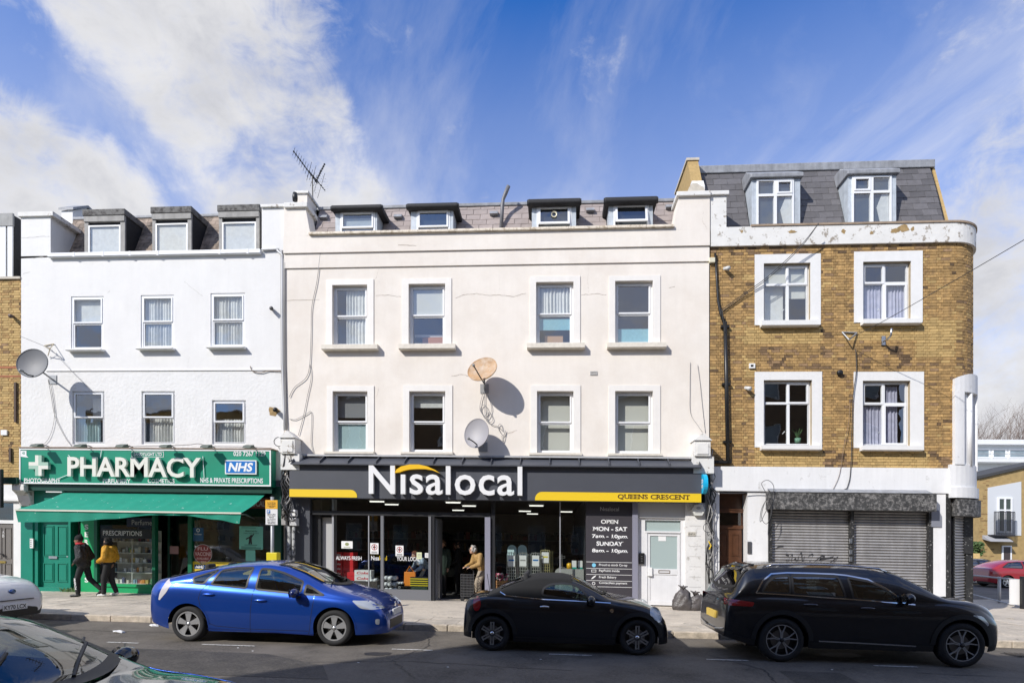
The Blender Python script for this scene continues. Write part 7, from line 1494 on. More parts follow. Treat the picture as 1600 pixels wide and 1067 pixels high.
q = rect(1545, 841, 1580, 846, YHs-.7); g = MB(); g.prismx([(YHs-.9, q[2]), (YHs-.9, q[2]+.05), (YHs-.02, q[3]+.25), (YHs-.02, q[2]+.2)], q[0], q[1]); g.build('canopy', M('grey_canopy', (.35, .35, .36), .6), parent=hs)
q = rect(1565, 852, 1580, 893, YHs-.03); g = MB(); g.frame(*q, .1, YHs-.1, YHs-.005, wb=.02); g.box(q[0]+.1, q[1]-.1, YHs-.06, YHs-.006, q[2]+.02, q[3]-.1); dr = g.build('door_frame', UPVC, parent=hs); g = MB(); g.box(q[0]+.1, q[1]-.1, YHs-.08, YHs-.061, q[2]+.02, q[3]-.1); g.build('door', M('brown_far_door', (.06, .045, .045), .5), parent=hs)
# hedge, low wall behind the far cars
def hedge(label, px0, px1, Y, z0, z1, n_, seed, mat):
    r_ = random.Random(seed); x0, x1 = mX(px0, Y), mX(px1, Y); g = MB()
    for i in range(n_):
        p = Vector((r_.uniform(x0, x1), Y+r_.uniform(-.5, .5), lerp(z0, z1, r_.random()**.8))); s_ = r_.uniform(.06, .13); u = Vector((r_.uniform(-1, 1), r_.uniform(-1, 1), r_.uniform(-1, 1))).normalized(); w = u.orthogonal().normalized(); g.quad(p-u*s_, p+w*s_*.6, p+u*s_, p-w*s_*.6)
    t = thing('hedge', label, 'hedge', ((x0+x1)/2, Y, z0)); g.build('leaves', mat, parent=t, kind='stuff', fix=False)
hedge('green hedge beyond the parked cars just past the shuttered corner', 1500, 1531, 44, mZ(1515, 868, 44), mZ(1515, 846, 44), 2600, 3, M('hedge_leaf', (.07, .12, .035), .7, var=.3, scale=3))
g = MB(); q = rect(1500, 864, 1531, 885, 43.2); g.box(q[0], q[1], 43.2, 43.5, q[2]-.5, q[3]); g.build('garden_wall', BRICKHOUSE, label='low yellow garden wall under the green hedge', cat='wall')
# pedestrian rails and the white panel
RAILM = M('rail_galvanised', (.50, .50, .50), .5, .4)
def rail_pts(px, py0, py1, Y): return mX(px, Y), Y, mZ(px, py1, Y), mZ(px, py0, Y)
t = thing('guard_rail', 'grey pedestrian guard rail along the side street at the right', 'railing', (*pt(1550, 950, 21)[:2], -.2))
A_, B_ = (1506, 897, 925, 23.0), (1605, 907, 950, 19.0)
for k_ in (1, 2): g = MB(); g.tube([pt(A_[0], A_[k_], A_[3]), pt(B_[0], B_[k_], B_[3])], .03, 6); g.build('rail', RAILM, parent=t)
for f_ in (.05, .56, .96): Y = lerp(A_[3], B_[3], f_); px = lerp(A_[0], B_[0], f_); ya, yb_ = lerp(A_[1], B_[1], f_)-2, lerp(A_[2], B_[2], f_)+4; g = MB(); g.tube([pt(px, yb_, Y), pt(px, ya, Y)], .045, 8); g.build('post', RAILM, parent=t, smooth=True)
t = thing('notice_board', 'blank white panel on a black post at the right edge beside the guard rail', 'sign', pt(1588, 950, 18.8)); q = rect(1578.5, 905, 1599, 944, 18.8); g = MB(); g.box(q[0], q[1], 18.8, 18.84, q[2], q[3]); g.build('panel', CARD, parent=t); g = MB(); x = mX(1600.5, 18.7); g.box(x-.06, x+.06, 18.7, 18.8, .05, q[3]+.1); g.build('post', BLACK, parent=t)
# ================================================================ the other side of the street, behind the photographer: it shades the near half of the road
def terrace(label, X0, X1, Y, H, mat, seed):
    r_ = random.Random(seed); t = thing('terraced_house', label, 'house', ((X0+X1)/2, Y, .1)); n_ = max(2, int((X1-X0)/2.6)); hol = []
    for fl_ in range(4 if H > 12 else 3):
        for i in range(n_): c0 = lerp(X0, X1, (i+.5)/n_); hol.append((c0-.5, c0+.5, .9+3.1*fl_+(.3 if fl_ == 0 else .5), 2.6+3.1*fl_+.3))
    g = MB(); wall_grid(g, X0, X1, 0, H, Y, hol, -.15); g.quad((X0, Y, 0), (X0, Y-9, 0), (X0, Y-9, H), (X0, Y, H)); g.quad((X1, Y, 0), (X1, Y-9, 0), (X1, Y-9, H), (X1, Y, H)); g.quad((X0, Y, H-.1), (X1, Y, H-.1), (X1, Y-9, H-.1), (X0, Y-9, H-.1)); g.quad((X0, Y-9, 0), (X1, Y-9, 0), (X1, Y-9, H), (X0, Y-9, H)); g.build('wall', mat, parent=t, fix=False)
    g = MB(); g.box(X0, X1, Y-.25, Y+.08, H, H+.12); g.build('coping', STONE, parent=t)
    for a, b, c, d in hol: g = MB(); g.frame(a, b, c, d, .06, Y-.15, Y-.1); w = g.build('window', UPVC, parent=t); g = MB(); g.quad((a, Y-.13, c), (b, Y-.13, c), (b, Y-.13, d), (a, Y-.13, d)); g.build('pane', M('far_window_glass', (.22, .27, .30), .08, var=.3, scale=.8), parent=w, fix=False)
YOPP = -2.4; OPPB = M('dark_stock_brick', (.15, .10, .055), .9, var=.2, scale=3)
terrace('low brick terraced house across the street at the upper end', -30, -13.9, YOPP, 9.6, BRICKHOUSE, 1); terrace('dark brick terraced house across the street facing the pharmacy', -13.85, -5.0, YOPP, 13.5, OPPB, 2); terrace('brick terraced house across the street facing the supermarket', -4.95, 5.5, YOPP, 13.6, OPPB, 3); terrace('sooty brick terraced house across the street at the lower end', 5.55, 20, YOPP, 13.3, OPPB, 4)
# ================================================================ vehicles
CARGLASS = glass('car_glass', (.55, .62, .59), 1.75); DARKGLASS = glass('privacy_glass', (.10, .115, .125), 2.0); MINIGLASS = glass('clear_car_glass', (.55, .68, .62), 1.5); SCREEN = glass('windscreen_glass', (.50, .58, .55), 1.75)
SEAT = M('seat_cloth', (.035, .035, .037), .9); TRIMBLK = M('satin_black_trim', (.014, .014, .015), .5); CHROME = M('chrome', (.75, .75, .76), .12, 1)
CLEARLAMP = M('clear_lamp', (.55, .58, .60), .12, .3, coat=1); REDLAMP = M('red_lamp', (.30, .008, .012), .15, coat=1)
RIMS = M('silver_rim', (.55, .555, .56), .3, .7); RIMD = M('dark_rim', (.02, .02, .022), .4, .3); DISC = M('brake_disc', (.22, .21, .20), .4, .8)
def pchip(pts):
    xs = [p[0] for p in pts]; ys = [p[1] for p in pts]; n = len(xs); d = [(ys[i+1]-ys[i])/(xs[i+1]-xs[i]) for i in range(n-1)]; m = [d[0]]+[0 if d[i-1]*d[i] <= 0 else 2*d[i-1]*d[i]/(d[i-1]+d[i]) for i in range(1, n-1)]+[d[-1]]
    def f(x):
        x = max(xs[0], min(xs[-1], x)); i = 0
        while i < n-2 and x > xs[i+1]: i += 1
        h = xs[i+1]-xs[i]; t = (x-xs[i])/h
        return ys[i]*(2*t**3-3*t*t+1)+m[i]*h*(t**3-2*t*t+t)+ys[i+1]*(-2*t**3+3*t*t)+m[i+1]*h*(t**3-t*t)
    return f
def inpoly(x, z, P):
    c = False; n = len(P)
    for i in range(n):
        (x0, z0), (x1, z1) = P[i], P[i-1]
        if (z0 > z) != (z1 > z) and x < (x1-x0)*(z-z0)/(z1-z0)+x0: c = not c
    return c
def densify(P, st=.04):
    Q = []
    for i in range(len(P)):
        a, b = P[i], P[(i+1) % len(P)]; n = max(1, int(hypot(b[0]-a[0], b[1]-a[1])/st))
        Q += [(lerp(a[0], b[0], k/n), lerp(a[1], b[1], k/n)) for k in range(n)]
    return Q
def rounded(P, r=.045):
    Q = []
    for i in range(len(P)):
        p, a, b = Vector(P[i]), Vector(P[i-1]), Vector(P[(i+1) % len(P)]); u, w = a-p, b-p; k = min(r, u.length*.4, w.length*.4); s, e = p+u.normalized()*k, p+w.normalized()*k
        for t in (0, .25, .5, .75, 1): q = s*(1-t)**2+p*2*t*(1-t)+e*t*t; Q.append((q.x, q.y))
    return Q
def offset(P, d):
    A2 = sum(P[i-1][0]*P[i][1]-P[i][0]*P[i-1][1] for i in range(len(P))); s = 1 if A2 > 0 else -1; Q = []
    for i in range(len(P)):
        a, b, c = P[i-1], P[i], P[(i+1) % len(P)]; t = Vector((c[0]-a[0], c[1]-a[1])); t = t.normalized() if t.length > 1e-9 else Vector((1, 0)); Q.append((b[0]+s*t.y*d, b[1]-s*t.x*d))
    return Q
def wheel(root, x, y, r, w, style, side, mat, zc=None):
    zc = r if zc is None else zc; s = side; T = MB(); f = y+s*w/2                   # outer face at f
    pr = [(r*.68, -w/2), (r*.86, -w/2), (r*.965, -w*.40), (r, -w*.28), (r, w*.28), (r*.965, w*.42), (r*.90, w/2), (r*.80, w*.52), (r*.70, w*.46), (r*.68, w*.40)]
    T.lathe([(a, s*b) for a, b in pr], 40, 'y', (x, y, zc)); t = T.build('wheel', RUBBER, parent=root, sheared=False, smooth=True)
    g = MB(); ro = r*.70
    g.lathe([(ro, s*w*.30), (ro*1.0, s*w*.47), (ro*.94, s*w*.45), (ro*.93, s*w*.10), (0, s*w*.08)], 40, 'y', (x, y, zc)); g.build('rim', RIMD, parent=t, sheared=False, smooth='auto')  # barrel coloured dark: the shade behind the spokes is in the colour
    g = MB(); g.lathe([(0, s*w*.12), (ro*.62, s*w*.12), (ro*.62, s*w*.16), (0, s*w*.16)], 24, 'y', (x, y, zc)); g.build('brake_disc', DISC, parent=t, sheared=False)
    g = MB(); n = {'petal': 5, 'twin': 6, 'y': 5, 'plain': 5}[style]
    def bar(a, r0, r1, w0, w1, o0=0, o1=0, yy0=.36, yy1=.44):
        ca, sa = cos(a), sin(a); P = [(r0, o0-w0), (r1, o1-w1), (r1, o1+w1), (r0, o0+w0)]; P = [(x+p*ca-q*sa, zc+p*sa+q*ca) for p, q in P]; g.prism(P, y+s*w*yy0, y+s*w*yy1)
    for i in range(n):
        a = pi/2+2*pi*i/n
        if style == 'petal': bar(a, ro*.18, ro*.55, ro*.12, ro*.20); bar(a, ro*.55, ro*.95, ro*.20, ro*.30, yy0=.359, yy1=.439)
        elif style == 'plain': bar(a, ro*.15, ro*.95, ro*.14, ro*.12)
        elif style == 'twin':
            for o in (-1, 1): bar(a, ro*.26, ro*.95, ro*.050, ro*.06, o*ro*.10, o*ro*.115)
            bar(a, ro*.84, ro*.90, ro*.11, ro*.11, yy0=.358, yy1=.438)
        else:
            for o in (-1, 1): bar(a, ro*.14, ro*.52, ro*.026, ro*.03, o*ro*.035, o*ro*.055); bar(a, ro*.50, ro*.97, ro*.034, ro*.036, o*ro*.055, o*ro*.26, yy0=.359, yy1=.439)
    g.build('spokes', mat if style != 'y' else RIMS, parent=t, sheared=False)
    g = MB(); g.lathe([(0, s*w*.47), (ro*.14, s*w*.46), (ro*.16, s*w*.40), (ro*.2, s*w*.36)], 16, 'y', (x, y, zc)); g.build('hub_cap', CHROME if style == 'twin' else mat, parent=t, sheared=False, smooth=True)
    if style == 'petal':
        g = MB(); [g.lathe([(.012, s*w*.40), (.012, s*w*.36)], 6, 'y', (x+ro*.27*cos(2*pi*i/5+.9), y, zc+ro*.27*sin(2*pi*i/5+.9))) for i in range(5)]; g.build('wheel_nuts', TRIMBLK, parent=t, sheared=False)
    if style != 'twin': g = MB(); q_ = .95 if style == 'y' else .90; g.lathe([(ro*1.0, s*w*.475), (ro*q_, s*w*.475), (ro*q_, s*w*.38)], 40, 'y', (x, y, zc)); g.build('rim_lip', RIMS, parent=t, sheared=False, fix=False)
    return t
def make_car(name, label, X0, Yc, sp, cat='car', group=None, z0=0.0, yaw=0.0):
    L, W = sp['L'], sp['W']; root = thing(name, label, cat, (X0, Yc, z0), group, sheared=True); ORG[root.name] = Vector((0, 0, 0)); root.rotation_euler = (0, atan(A), yaw)
    top = pchip(sp['top']); belt = pchip(sp['belt']); sill = sp.get('sill', .20); ends = sp.get('ends', (.55, .8)); nar = sp.get('narrow', (.20, .30)); R_ = sp['r']; ax = sp['axles']; ra = sp.get('arch', R_+.055)
    tumble = sp.get('tumble', .30); paint = sp['paint']
    def hw(x):
        w = W/2
        if x < ends[0]: t = 1-x/ends[0]; w *= 1-nar[0]*(1-(1-t**3)**.5)
        if x > L-ends[1]: t = (x-(L-ends[1]))/ends[1]; w *= 1-nar[1]*(1-(1-min(1, t)**3)**.5)
        return w
    def low(x):
        z = sill
        if x < .5: z += (.5-x)/.5*sp.get('rise', (.10, .02))[0]
        if x > L-.7: z += ((x-L+.7)/.7)**2*sp.get('rise', (.10, .02))[1]
        return z
    def keys(x):
        zt = top(x); w = hw(x); zs = low(x); zb = min(belt(x), zt-.045); wb = w-.055; we = max(.15, wb-.055-tumble*(zt-zb)); cr = .03+.05*min(1, (zt-zb)/.45); return zt, w, zs, zb, wb, we, cr
    def arch(x):
        for a in ax:
            if abs(x-a) < ra: return sqrt(ra*ra-(x-a)**2)+R_
        return 0
    nA, nB, nC = 12, 24, 16
    def section(x):
        zt, w, zs, zb, wb, we, cr = keys(x); P = []
        for j in range(nA+1): u = j/nA; P.append((we*u, zt-cr*u**2.6))
        ze = zt-cr; bul = .012+.03*min(1, (ze-zb)/.4)
        for j in range(1, nB+1): u = j/nB; P.append((lerp(we, wb, u**.92)+bul*sin(pi*u), lerp(ze, zb, u)))
        zbot = max(zs, arch(x)); zm = lerp(zs, zb, .52)
        for j in range(1, nC+1):
            u = j/nC; z = lerp(zb, zbot, u)
            if z >= zm: q = (zb-z)/(zb-zm+1e-6); y = lerp(wb, w, 1-(1-q)**5)
            else: q = (zm-z)/(zm-zs+1e-6); y = w-.05*q**2
            P.append((y, z))
        return P
    xs = {0.0, L}
    n = int(L/.019)
    for i in range(n+1): xs.add(round(L*i/n, 4))
    for e in (.006, .014, .024): xs.add(e); xs.add(round(L-e, 4))
    for a in ax:
        for k in range(0, 13): xs.add(round(a+ra*cos(pi*k/12), 4))
        xs.add(round(a-ra-.001, 4)); xs.add(round(a+ra+.001, 4))
    xs = sorted(x for x in xs if 0 <= x <= L); keep = [xs[0]]
    for x in xs[1:]:
        if x-keep[-1] > .0008: keep.append(x)
    xs = keep; sec = [section(x) for x in xs]; m = len(sec[0])
    def surfY(x, z):
        P = section(max(.0, min(L, x)))
        for (y0, z0_), (y1, z1_) in zip(P[nA-1:], P[nA:]):
            if z1_ <= z <= z0_: t = (z0_-z)/(z0_-z1_+1e-9); return lerp(y0, y1, t)
        return P[nA][0] if z > P[nA][1] else P[-1][0]
    def topZ(x, y):
        zt, w, zs, zb, wb, we, cr = keys(x); return zt-cr*min(1.2, abs(y)/we)**2.6
    holes = [offset(rounded(w_['poly']), -.012) for w_ in sp['windows']]
    screens = sp.get('screens', [])
    def sx(sc_, y, w): return sc_['base']+(1 if sc_['base'] > sc_['top'] else -1)*-sc_.get('bow', .16)*(y/w)**2, sc_['top']+(1 if sc_['base'] > sc_['top'] else -1)*-sc_.get('bowt', .05)*(y/w)**2
    B = MB(); vid = {}
    for sgn in (-1, 1):
        for i, x in enumerate(xs):
            for j, (y, z) in enumerate(sec[i]):
                if j == 0 and sgn == 1: vid[(1, i, 0)] = vid[(-1, i, 0)]; continue
                vid[(sgn, i, j)] = len(B.v); B.v.append((x, sgn*y, z))
        for i in range(len(xs)-1):
            xc = (xs[i]+xs[i+1])/2
            for j in range(m-1):
                a, b, c, d = sec[i][j], sec[i+1][j], sec[i+1][j+1], sec[i][j+1]; yc = (a[0]+b[0]+c[0]+d[0])/4; zc = (a[1]+b[1]+c[1]+d[1])/4
                if j >= nA-1 and any(inpoly(xc, zc, h) for h in holes): continue
                if j < nA:
                    skip = False
                    for s_ in screens:
                        w_ = keys(xc)[5]; xb, xt = sx(s_, yc, w_); lo_, hi_ = min(xb, xt), max(xb, xt)
                        if lo_+.02 < xc < hi_-.02 and yc < w_-.09: skip = True
                    if skip: continue
                mi = 0
                for (x0_, x1_, j0_, j1_, k_) in sp.get('regions', ()):
                    if x0_ <= xc <= x1_ and j0_ <= j < j1_: mi = k_
                if zc < sp.get('clad', 0) or zc < low(xc)+sp.get('cladlow', 0): mi = 1
                B.f.append((vid[(sgn, i, j)], vid[(sgn, i+1, j)], vid[(sgn, i+1, j+1)], vid[(sgn, i, j+1)])); B.m.append(mi)
    for i, mi in ((0, sp.get('endmat', (0, 0))[0]), (len(xs)-1, sp.get('endmat', (0, 0))[1])):
        B.f.append(tuple(vid[(-1, i, j)] for j in range(m))+tuple(vid[(1, i, j)] for j in range(m-1, 0, -1))); B.m.append(mi)
    body = B.build('body', [paint, TRIMBLK, sp.get('mat2', TRIMBLK)], parent=root, sheared=False, smooth=True)
    md = body.modifiers.new('split', 'EDGE_SPLIT'); md.split_angle = radians(38)
    def patch_(P, off, nm, mat, par=root, sides=(-1, 1), rings=4, smooth=True, label=None):
        P = densify(P); cx, cz = sum(p[0] for p in P)/len(P), sum(p[1] for p in P)/len(P); out = None
        for s in sides:
            g = MB(); n_ = len(P); vs = []
            for k in range(rings+1):
                t = k/rings
                for p in P: x, z = max(.012, min(L-.012, lerp(cx, p[0], t))), lerp(cz, p[1], t); vs.append((x, s*(surfY(x, z)+off), z))
            g.add(vs, [(k*n_+i, k*n_+(i+1) % n_, (k+1)*n_+(i+1) % n_, (k+1)*n_+i) for k in range(rings) for i in range(n_)]); out = g.build(nm, mat, parent=par, sheared=False, smooth=smooth, fix=False, label=label)
        return out
    def ring_(P, d0, d1, off, nm, mat, par=root, sides=(-1, 1)):
        P = densify(P); A_, B_ = offset(P, d0), offset(P, d1)
        for s in sides:
            g = MB(); n_ = len(P); g.add([(x, s*(surfY(x, z)+off), z) for x, z in A_]+[(x, s*(surfY(x, z)+off), z) for x, z in B_], [(i, (i+1) % n_, n_+(i+1) % n_, n_+i) for i in range(n_)]); g.build(nm, mat, parent=par, sheared=False, smooth=True, fix=False)
    def line_(pts_, w, off, nm, mat, par=root, sides=(-1, 1)):
        Q = []
        for a, b in zip(pts_, pts_[1:]):
            k_ = max(1, int(hypot(b[0]-a[0], b[1]-a[1])/.05)); Q += [(lerp(a[0], b[0], i/k_), lerp(a[1], b[1], i/k_)) for i in range(k_)]
        Q.append(pts_[-1])
        for s in sides:
            g = MB(); vs = []
            for i, q in enumerate(Q):
                a, b = Q[max(0, i-1)], Q[min(len(Q)-1, i+1)]; t = Vector((b[0]-a[0], b[1]-a[1])).normalized()
                for e in (-w/2, w/2): x, z = q[0]-t.y*e, q[1]+t.x*e; vs.append((x, s*(surfY(x, z)+off), z))
            g.add(vs, [(2*i, 2*i+2, 2*i+3, 2*i+1) for i in range(len(Q)-1)]); g.build(nm, mat, parent=par, sheared=False, smooth=True, fix=False)
    for w_ in sp['windows']:
        P = rounded(w_['poly']); patch_(P, -.004, 'side_window', w_['glass']); ring_(P, -.020, .014, .004, 'window_trim', w_.get('trim', TRIMBLK))
        if w_.get('chrome'): ring_(P, .008, .024, .005, 'chrome_trim', CHROME)
    for s_ in screens:
        def sf(u, v, off=.010):
            yn = 2*u-1; w0 = keys(lerp(s_['base'], s_['top'], v))[5]; xb, xt = sx(s_, yn*w0, w0); x = lerp(xb, xt, v); w_ = keys(x)[5]-.055; y = yn*w_; return (x, y, topZ(x, y)+off)
        g = MB(); g.grid(sf, 24, 14); g.build(s_.get('name', 'windscreen'), s_['glass'], parent=root, sheared=False, smooth=True, fix=False)
        g = MB()
        for u0, u1, v0, v1 in ((0, .045, 0, 1), (.955, 1, 0, 1), (.045, .955, -.02, .08), (.045, .955, .94, 1)): g.grid(lambda u, v: sf(lerp(u0, u1, u), lerp(v0, v1, v), .016), 14, 14)
        g.build('screen_border', TRIMBLK, parent=root, sheared=False, smooth=True, fix=False)
    # underside, wheel wells, cabin
    g = MB(); g.box(.4, L-.5, -W/2+.3, W/2-.3, sill-.03, sill+.10); g.box(ax[0]+ra+.02, ax[1]-ra-.02, -W/2+.07, W/2-.07, sill+.0, sill+.12)
    for a in ax: g.box(max(.06, a-ra-.02), min(L-.08, a+ra+.02), -W/2+.30, W/2-.30, sill, min(R_+ra+.02, top(a)-.12))
    g.build('underbody', BLACK, parent=root, sheared=False)
    for a in ax:
        for s in (-1, 1):
            g = MB(); n_ = 16; vs = []
            for i in range(n_+1):
                t = pi*i/n_; 
                for yy in (W/2-.30, min(W/2-.02, surfY(a+ra*cos(t), R_+ra*sin(t))-.005)): vs.append((a+(ra+.004)*cos(t), s*yy, R_+(ra+.004)*sin(t)))
            g.add(vs, [(2*i, 2*i+2, 2*i+3, 2*i+1) for i in range(n_)]); g.build('wheel_arch_liner', BLACK, parent=root, sheared=False, fix=False)
            if sp.get('flare'):
                P = [(a+(ra+.03)*cos(pi*i/28), R_+(ra+.03)*sin(pi*i/28)) for i in range(29)]; line_(P, .075, .010, 'arch_flare', sp['flare'], sides=(s,))
            else:
                P = [(a+(ra+.012)*cos(pi*i/28), R_+(ra+.012)*sin(pi*i/28)) for i in range(29)]; line_(P, .03, .006, 'arch_lip', paint, sides=(s,))
            wheel(root, a, s*(W/2-.125), R_, sp.get('tw', .21), sp['wheel'], s, sp.get('rim', RIMS))
    cb = sp.get('cabin')
    if cb:
        fl_ = sill+.12; g = MB(); xr_, xf = cb['rear'], cb['front']; zb = cb.get('z', .95); wz = W/2-.17
        g.box(xr_, xf+.15, -wz, wz, fl_, fl_+.04); g.box(xf-.05, xf+.45, -wz, wz, fl_, zb); g.build('dashboard', SEAT, parent=root, sheared=False, bevel=.03)
        for x_ in cb['seats']:
            for y_ in (-.37, .37):
                g = MB(); g.box(x_, x_+.5, y_-.24, y_+.24, fl_+.1, fl_+.32); g.prism([(x_-.02, fl_+.3), (x_+.13, fl_+.3), (x_-.08, fl_+.86), (x_-.2, fl_+.84)], y_-.24, y_+.24); g.prism([(x_-.19, fl_+.88), (x_-.1, fl_+.88), (x_-.12, fl_+1.06), (x_-.2, fl_+1.05)], y_-.12, y_+.12); g.build('seat', SEAT, parent=root, sheared=False, bevel=.03)
        g = MB(); c0 = (xf-.16, -.37, zb+.02); Mx = Matrix.Rotation(radians(-62), 3, 'Y'); g.lathe([(.165, 0), (.18, .015), (.195, 0), (.18, -.015)], 24, 'z', c0, Mx, close=True); g.tube([c0, (c0[0]+.2, c0[1], c0[2]-.08)], .03, 6); g.build('steering_wheel', TRIMBLK, parent=root, sheared=False, smooth=True)
    for pts_, w_ in sp.get('seams', ()): line_(pts_, w_, .0015, 'panel_gap', M('panel_gap', (.006, .006, .007), .8))
    for x_, z_, l_ in sp.get('handles', ()):
        for s in (-1, 1):
            y = surfY(x_, z_); g = MB(); g.ball((x_, s*(y+.012), z_), (l_/2, .022, .022), 14, 8); g.build('door_handle', sp.get('handlemat', paint), parent=root, sheared=False, smooth=True)
    for (nm, P, mat, off) in sp.get('patches', ()): patch_(P, off, nm, mat)
    for (P, w_, nm, mat) in sp.get('lines', ()): line_(P, w_, .006, nm, mat)
    mr = sp.get('mirror')
    if mr:
        for s in (-1, 1):
            x_, z_ = mr[:2]; y = surfY(x_, z_-.02); g = MB(); g.ball((x_-.02, s*(y+.13), z_+.03), (.075, .12, .085), 16, 10); mrr = g.build('door_mirror', mr[2], parent=root, sheared=False, smooth=True)
            g = MB(); g.box(x_-.05, x_+.04, min(s*(y-.02), s*(y+.06)), max(s*(y-.02), s*(y+.06)), z_-.06, z_-.02); g.build('mirror_foot', TRIMBLK, parent=mrr, sheared=False)
            g = MB(); g.lathe([(0, 0), (.08, 0)], 14, 'x', (x_-.097, s*(y+.13), z_+.03)); g.build('mirror_glass', CHROME, parent=mrr, sheared=False, fix=False)
    return root, surfY, topZ, patch_, line_, keys
def squash(sp, r0, r1, wb, f1, dz=0, zr=(0, 9)):
    """fit overhangs and wheelbase: rear overhang r0 -> r1, wheelbase -> wb, front overhang -> f1"""
    L, (a, b) = sp['L'], sp['axles']
    def fx(x): return x*r1/a if x < a else (r1+(x-a)*wb/(b-a) if x < b else r1+wb+(x-b)*f1/(L-b))
    top = pchip(sp['top']); hi = max(p[1] for p in sp['top'])
    sp['top'] = [(fx(x), z-dz*max(0, min(1, (z-.98)/(hi-1.02)))) for x, z in sp['top']]; sp['belt'] = [(fx(x), z) for x, z in sp['belt']]
    for s_ in sp.get('screens', ()): s_['base'] = fx(s_['base']); s_['top'] = fx(s_['top'])
    sp['regions'] = [(fx(r[0]), fx(min(L, r[1])), *r[2:]) for r in sp.get('regions', ())]
    c = sp.get('cabin')
    if c: c['rear'] = fx(c['rear']); c['front'] = fx(c['front']); c['seats'] = [fx(q) for q in c['seats']]
    sp['axles'] = (r1, r1+wb); sp['L'] = r1+wb+f1; return sp
def cpx(pxs, fz, Y, X0): 
    out = []
    for p in pxs: x, y = fz(*p); out.append((mX(x, Y)-X0, mZ(x, y, Y)))
    return out
z7 = lambda x, y: (220+x/3.636, 840+y/3.636)
z8 = lambda x, y: (700+x/3.81, 860+y/3.81)
z3 = lambda x, y: (1080+x/3.075, 720+y/3.075)
# ---- blue hatchback
BLUE = M('metallic_blue_paint', (.006, .060, .36), .32, .6, coat=1, bump=0)
Yc, W_ = 10.68, 1.745; X0 = -7.31; Yn = Yc-W_/2; q = lambda P: cpx(P, z7, Yn+.14, X0); ql = lambda P: cpx(P, z7, Yn+.01, X0)
spec = dict(L=4.46, W=W_, r=.318, axles=(.88, 3.56), paint=BLUE, sill=.20, wheel='petal', tumble=.34, rise=(.14, .02), ends=(.55, 1.0), narrow=(.22, .42), cladlow=0.0,
    top=[(0, .62), (.02, .86), (.06, 1.02), (.12, 1.12), (.45, 1.19), (1.1, 1.36), (1.7, 1.465), (2.15, 1.49), (2.5, 1.465), (2.85, 1.36), (3.15, 1.2), (3.45, 1.045), (3.62, .99), (3.95, .91), (4.2, .80), (4.36, .68), (4.44, .55), (4.46, .45)],
    belt=[(0, .95), (.6, 1.03), (1.6, .985), (2.6, .92), (3.4, .865), (3.9, .80), (4.46, .60)],
    windows=[dict(poly=q([(298, 224), (428, 180), (366, 260), (312, 256)]), glass=CARGLASS), dict(poly=q([(408, 262), (444, 184), (520, 170), (622, 168), (608, 284)]), glass=CARGLASS), dict(poly=q([(662, 290), (664, 174), (720, 178), (800, 198), (920, 248), (916, 304), (868, 312)]), glass=CARGLASS), dict(poly=q([(934, 318), (940, 262), (1050, 324)]), glass=CARGLASS)],
    screens=[dict(base=3.52, top=2.48, glass=SCREEN, bow=.30, bowt=.10), dict(base=.30, top=1.15, glass=DARKGLASS, bow=.05, name='rear_window')],
    cabin=dict(rear=.7, front=3.05, seats=(1.15, 2.15), z=.98),
    seams=[(ql([(366, 262), (335, 300), (325, 340), (345, 430), (385, 485), (420, 500), (615, 518)]), .008), (ql([(632, 288), (622, 400), (615, 540)]), .008), (ql([(980, 335), (965, 440), (955, 520), (945, 552)]), .008), (ql([(615, 518), (945, 530)]), .008)],
    handles=[(*ql([(382, 320)])[0], .23), (*ql([(678, 354)])[0], .23)], mirror=(*q([(908, 318)])[0], M('dark_blue_mirror', (.004, .012, .09), .25, coat=1)),
    patches=[('headlight', rounded(ql([(1186, 356), (1280, 362), (1362, 408), (1300, 412), (1240, 402)])), CLEARLAMP, .004), ('fog_lamp', rounded(ql([(1318, 466), (1340, 466), (1338, 500), (1320, 496)])), CLEARLAMP, .004), ('tail_light', ql([(128, 232), (164, 262), (140, 310), (104, 352), (95, 350), (100, 320)]), M('clear_tail_lamp', (.60, .58, .60), .15, coat=1), .005)],
    lines=[(ql([(375, 515), (600, 528), (975, 552)]), .012, 'sill_line', M('deep_blue_sill', (.004, .02, .15), .4))])
squash(spec, .88, .80, 2.67, .88, .035)
root, sY, tZ, pt_, ln_, kz = make_car('parked_car', 'bright blue five door hatchback parked in front of the pharmacy', X0, Yc, spec, group='cars parked along the kerb')
g = MB(); L = spec['L']; g.box(L-.01, L+.012, -.26, .26, .50, .61); g.build('number_plate', CARD, parent=root, sheared=False)
g = MB(); g.box(L-.05, L+.004, -.42, .42, .28, .44); g.build('lower_grille', TRIMBLK, parent=root, sheared=False); g = MB(); g.lathe([(0, .0), (.05, .0), (.045, .012), (0, .014)], 16, 'x', (L-.035, 0, .68)); g.build('badge', CHROME, parent=root, sheared=False)
g = MB(); xx = lambda v: lerp(2.54, 3.38, v); g.grid(lambda u, v: (lerp(2.56, 3.18, u), lerp(-.56, -.63, u)+.055*v, tZ(lerp(2.56, 3.18, u), .58)+.030), 10, 1); g.build('yellow_sun_strip', M('amber_strip', (.75, .42, .02), .5), parent=root, sheared=False, fix=False)
g = MB(); [g.tube([(3.30+i*.02, -.5+.55*i, tZ(3.3, 0)+.03), (3.20, -.15+.55*i, tZ(3.20, .2)+.03)], .012, 5) for i in (0, 1)]; g.build('wiper', TRIMBLK, parent=root, sheared=False)
g = MB(); g.tube([(.6, 0, 1.21), (.45, 0, 1.40)], .006, 4); g.build('aerial', TRIMBLK, parent=root, sheared=False)
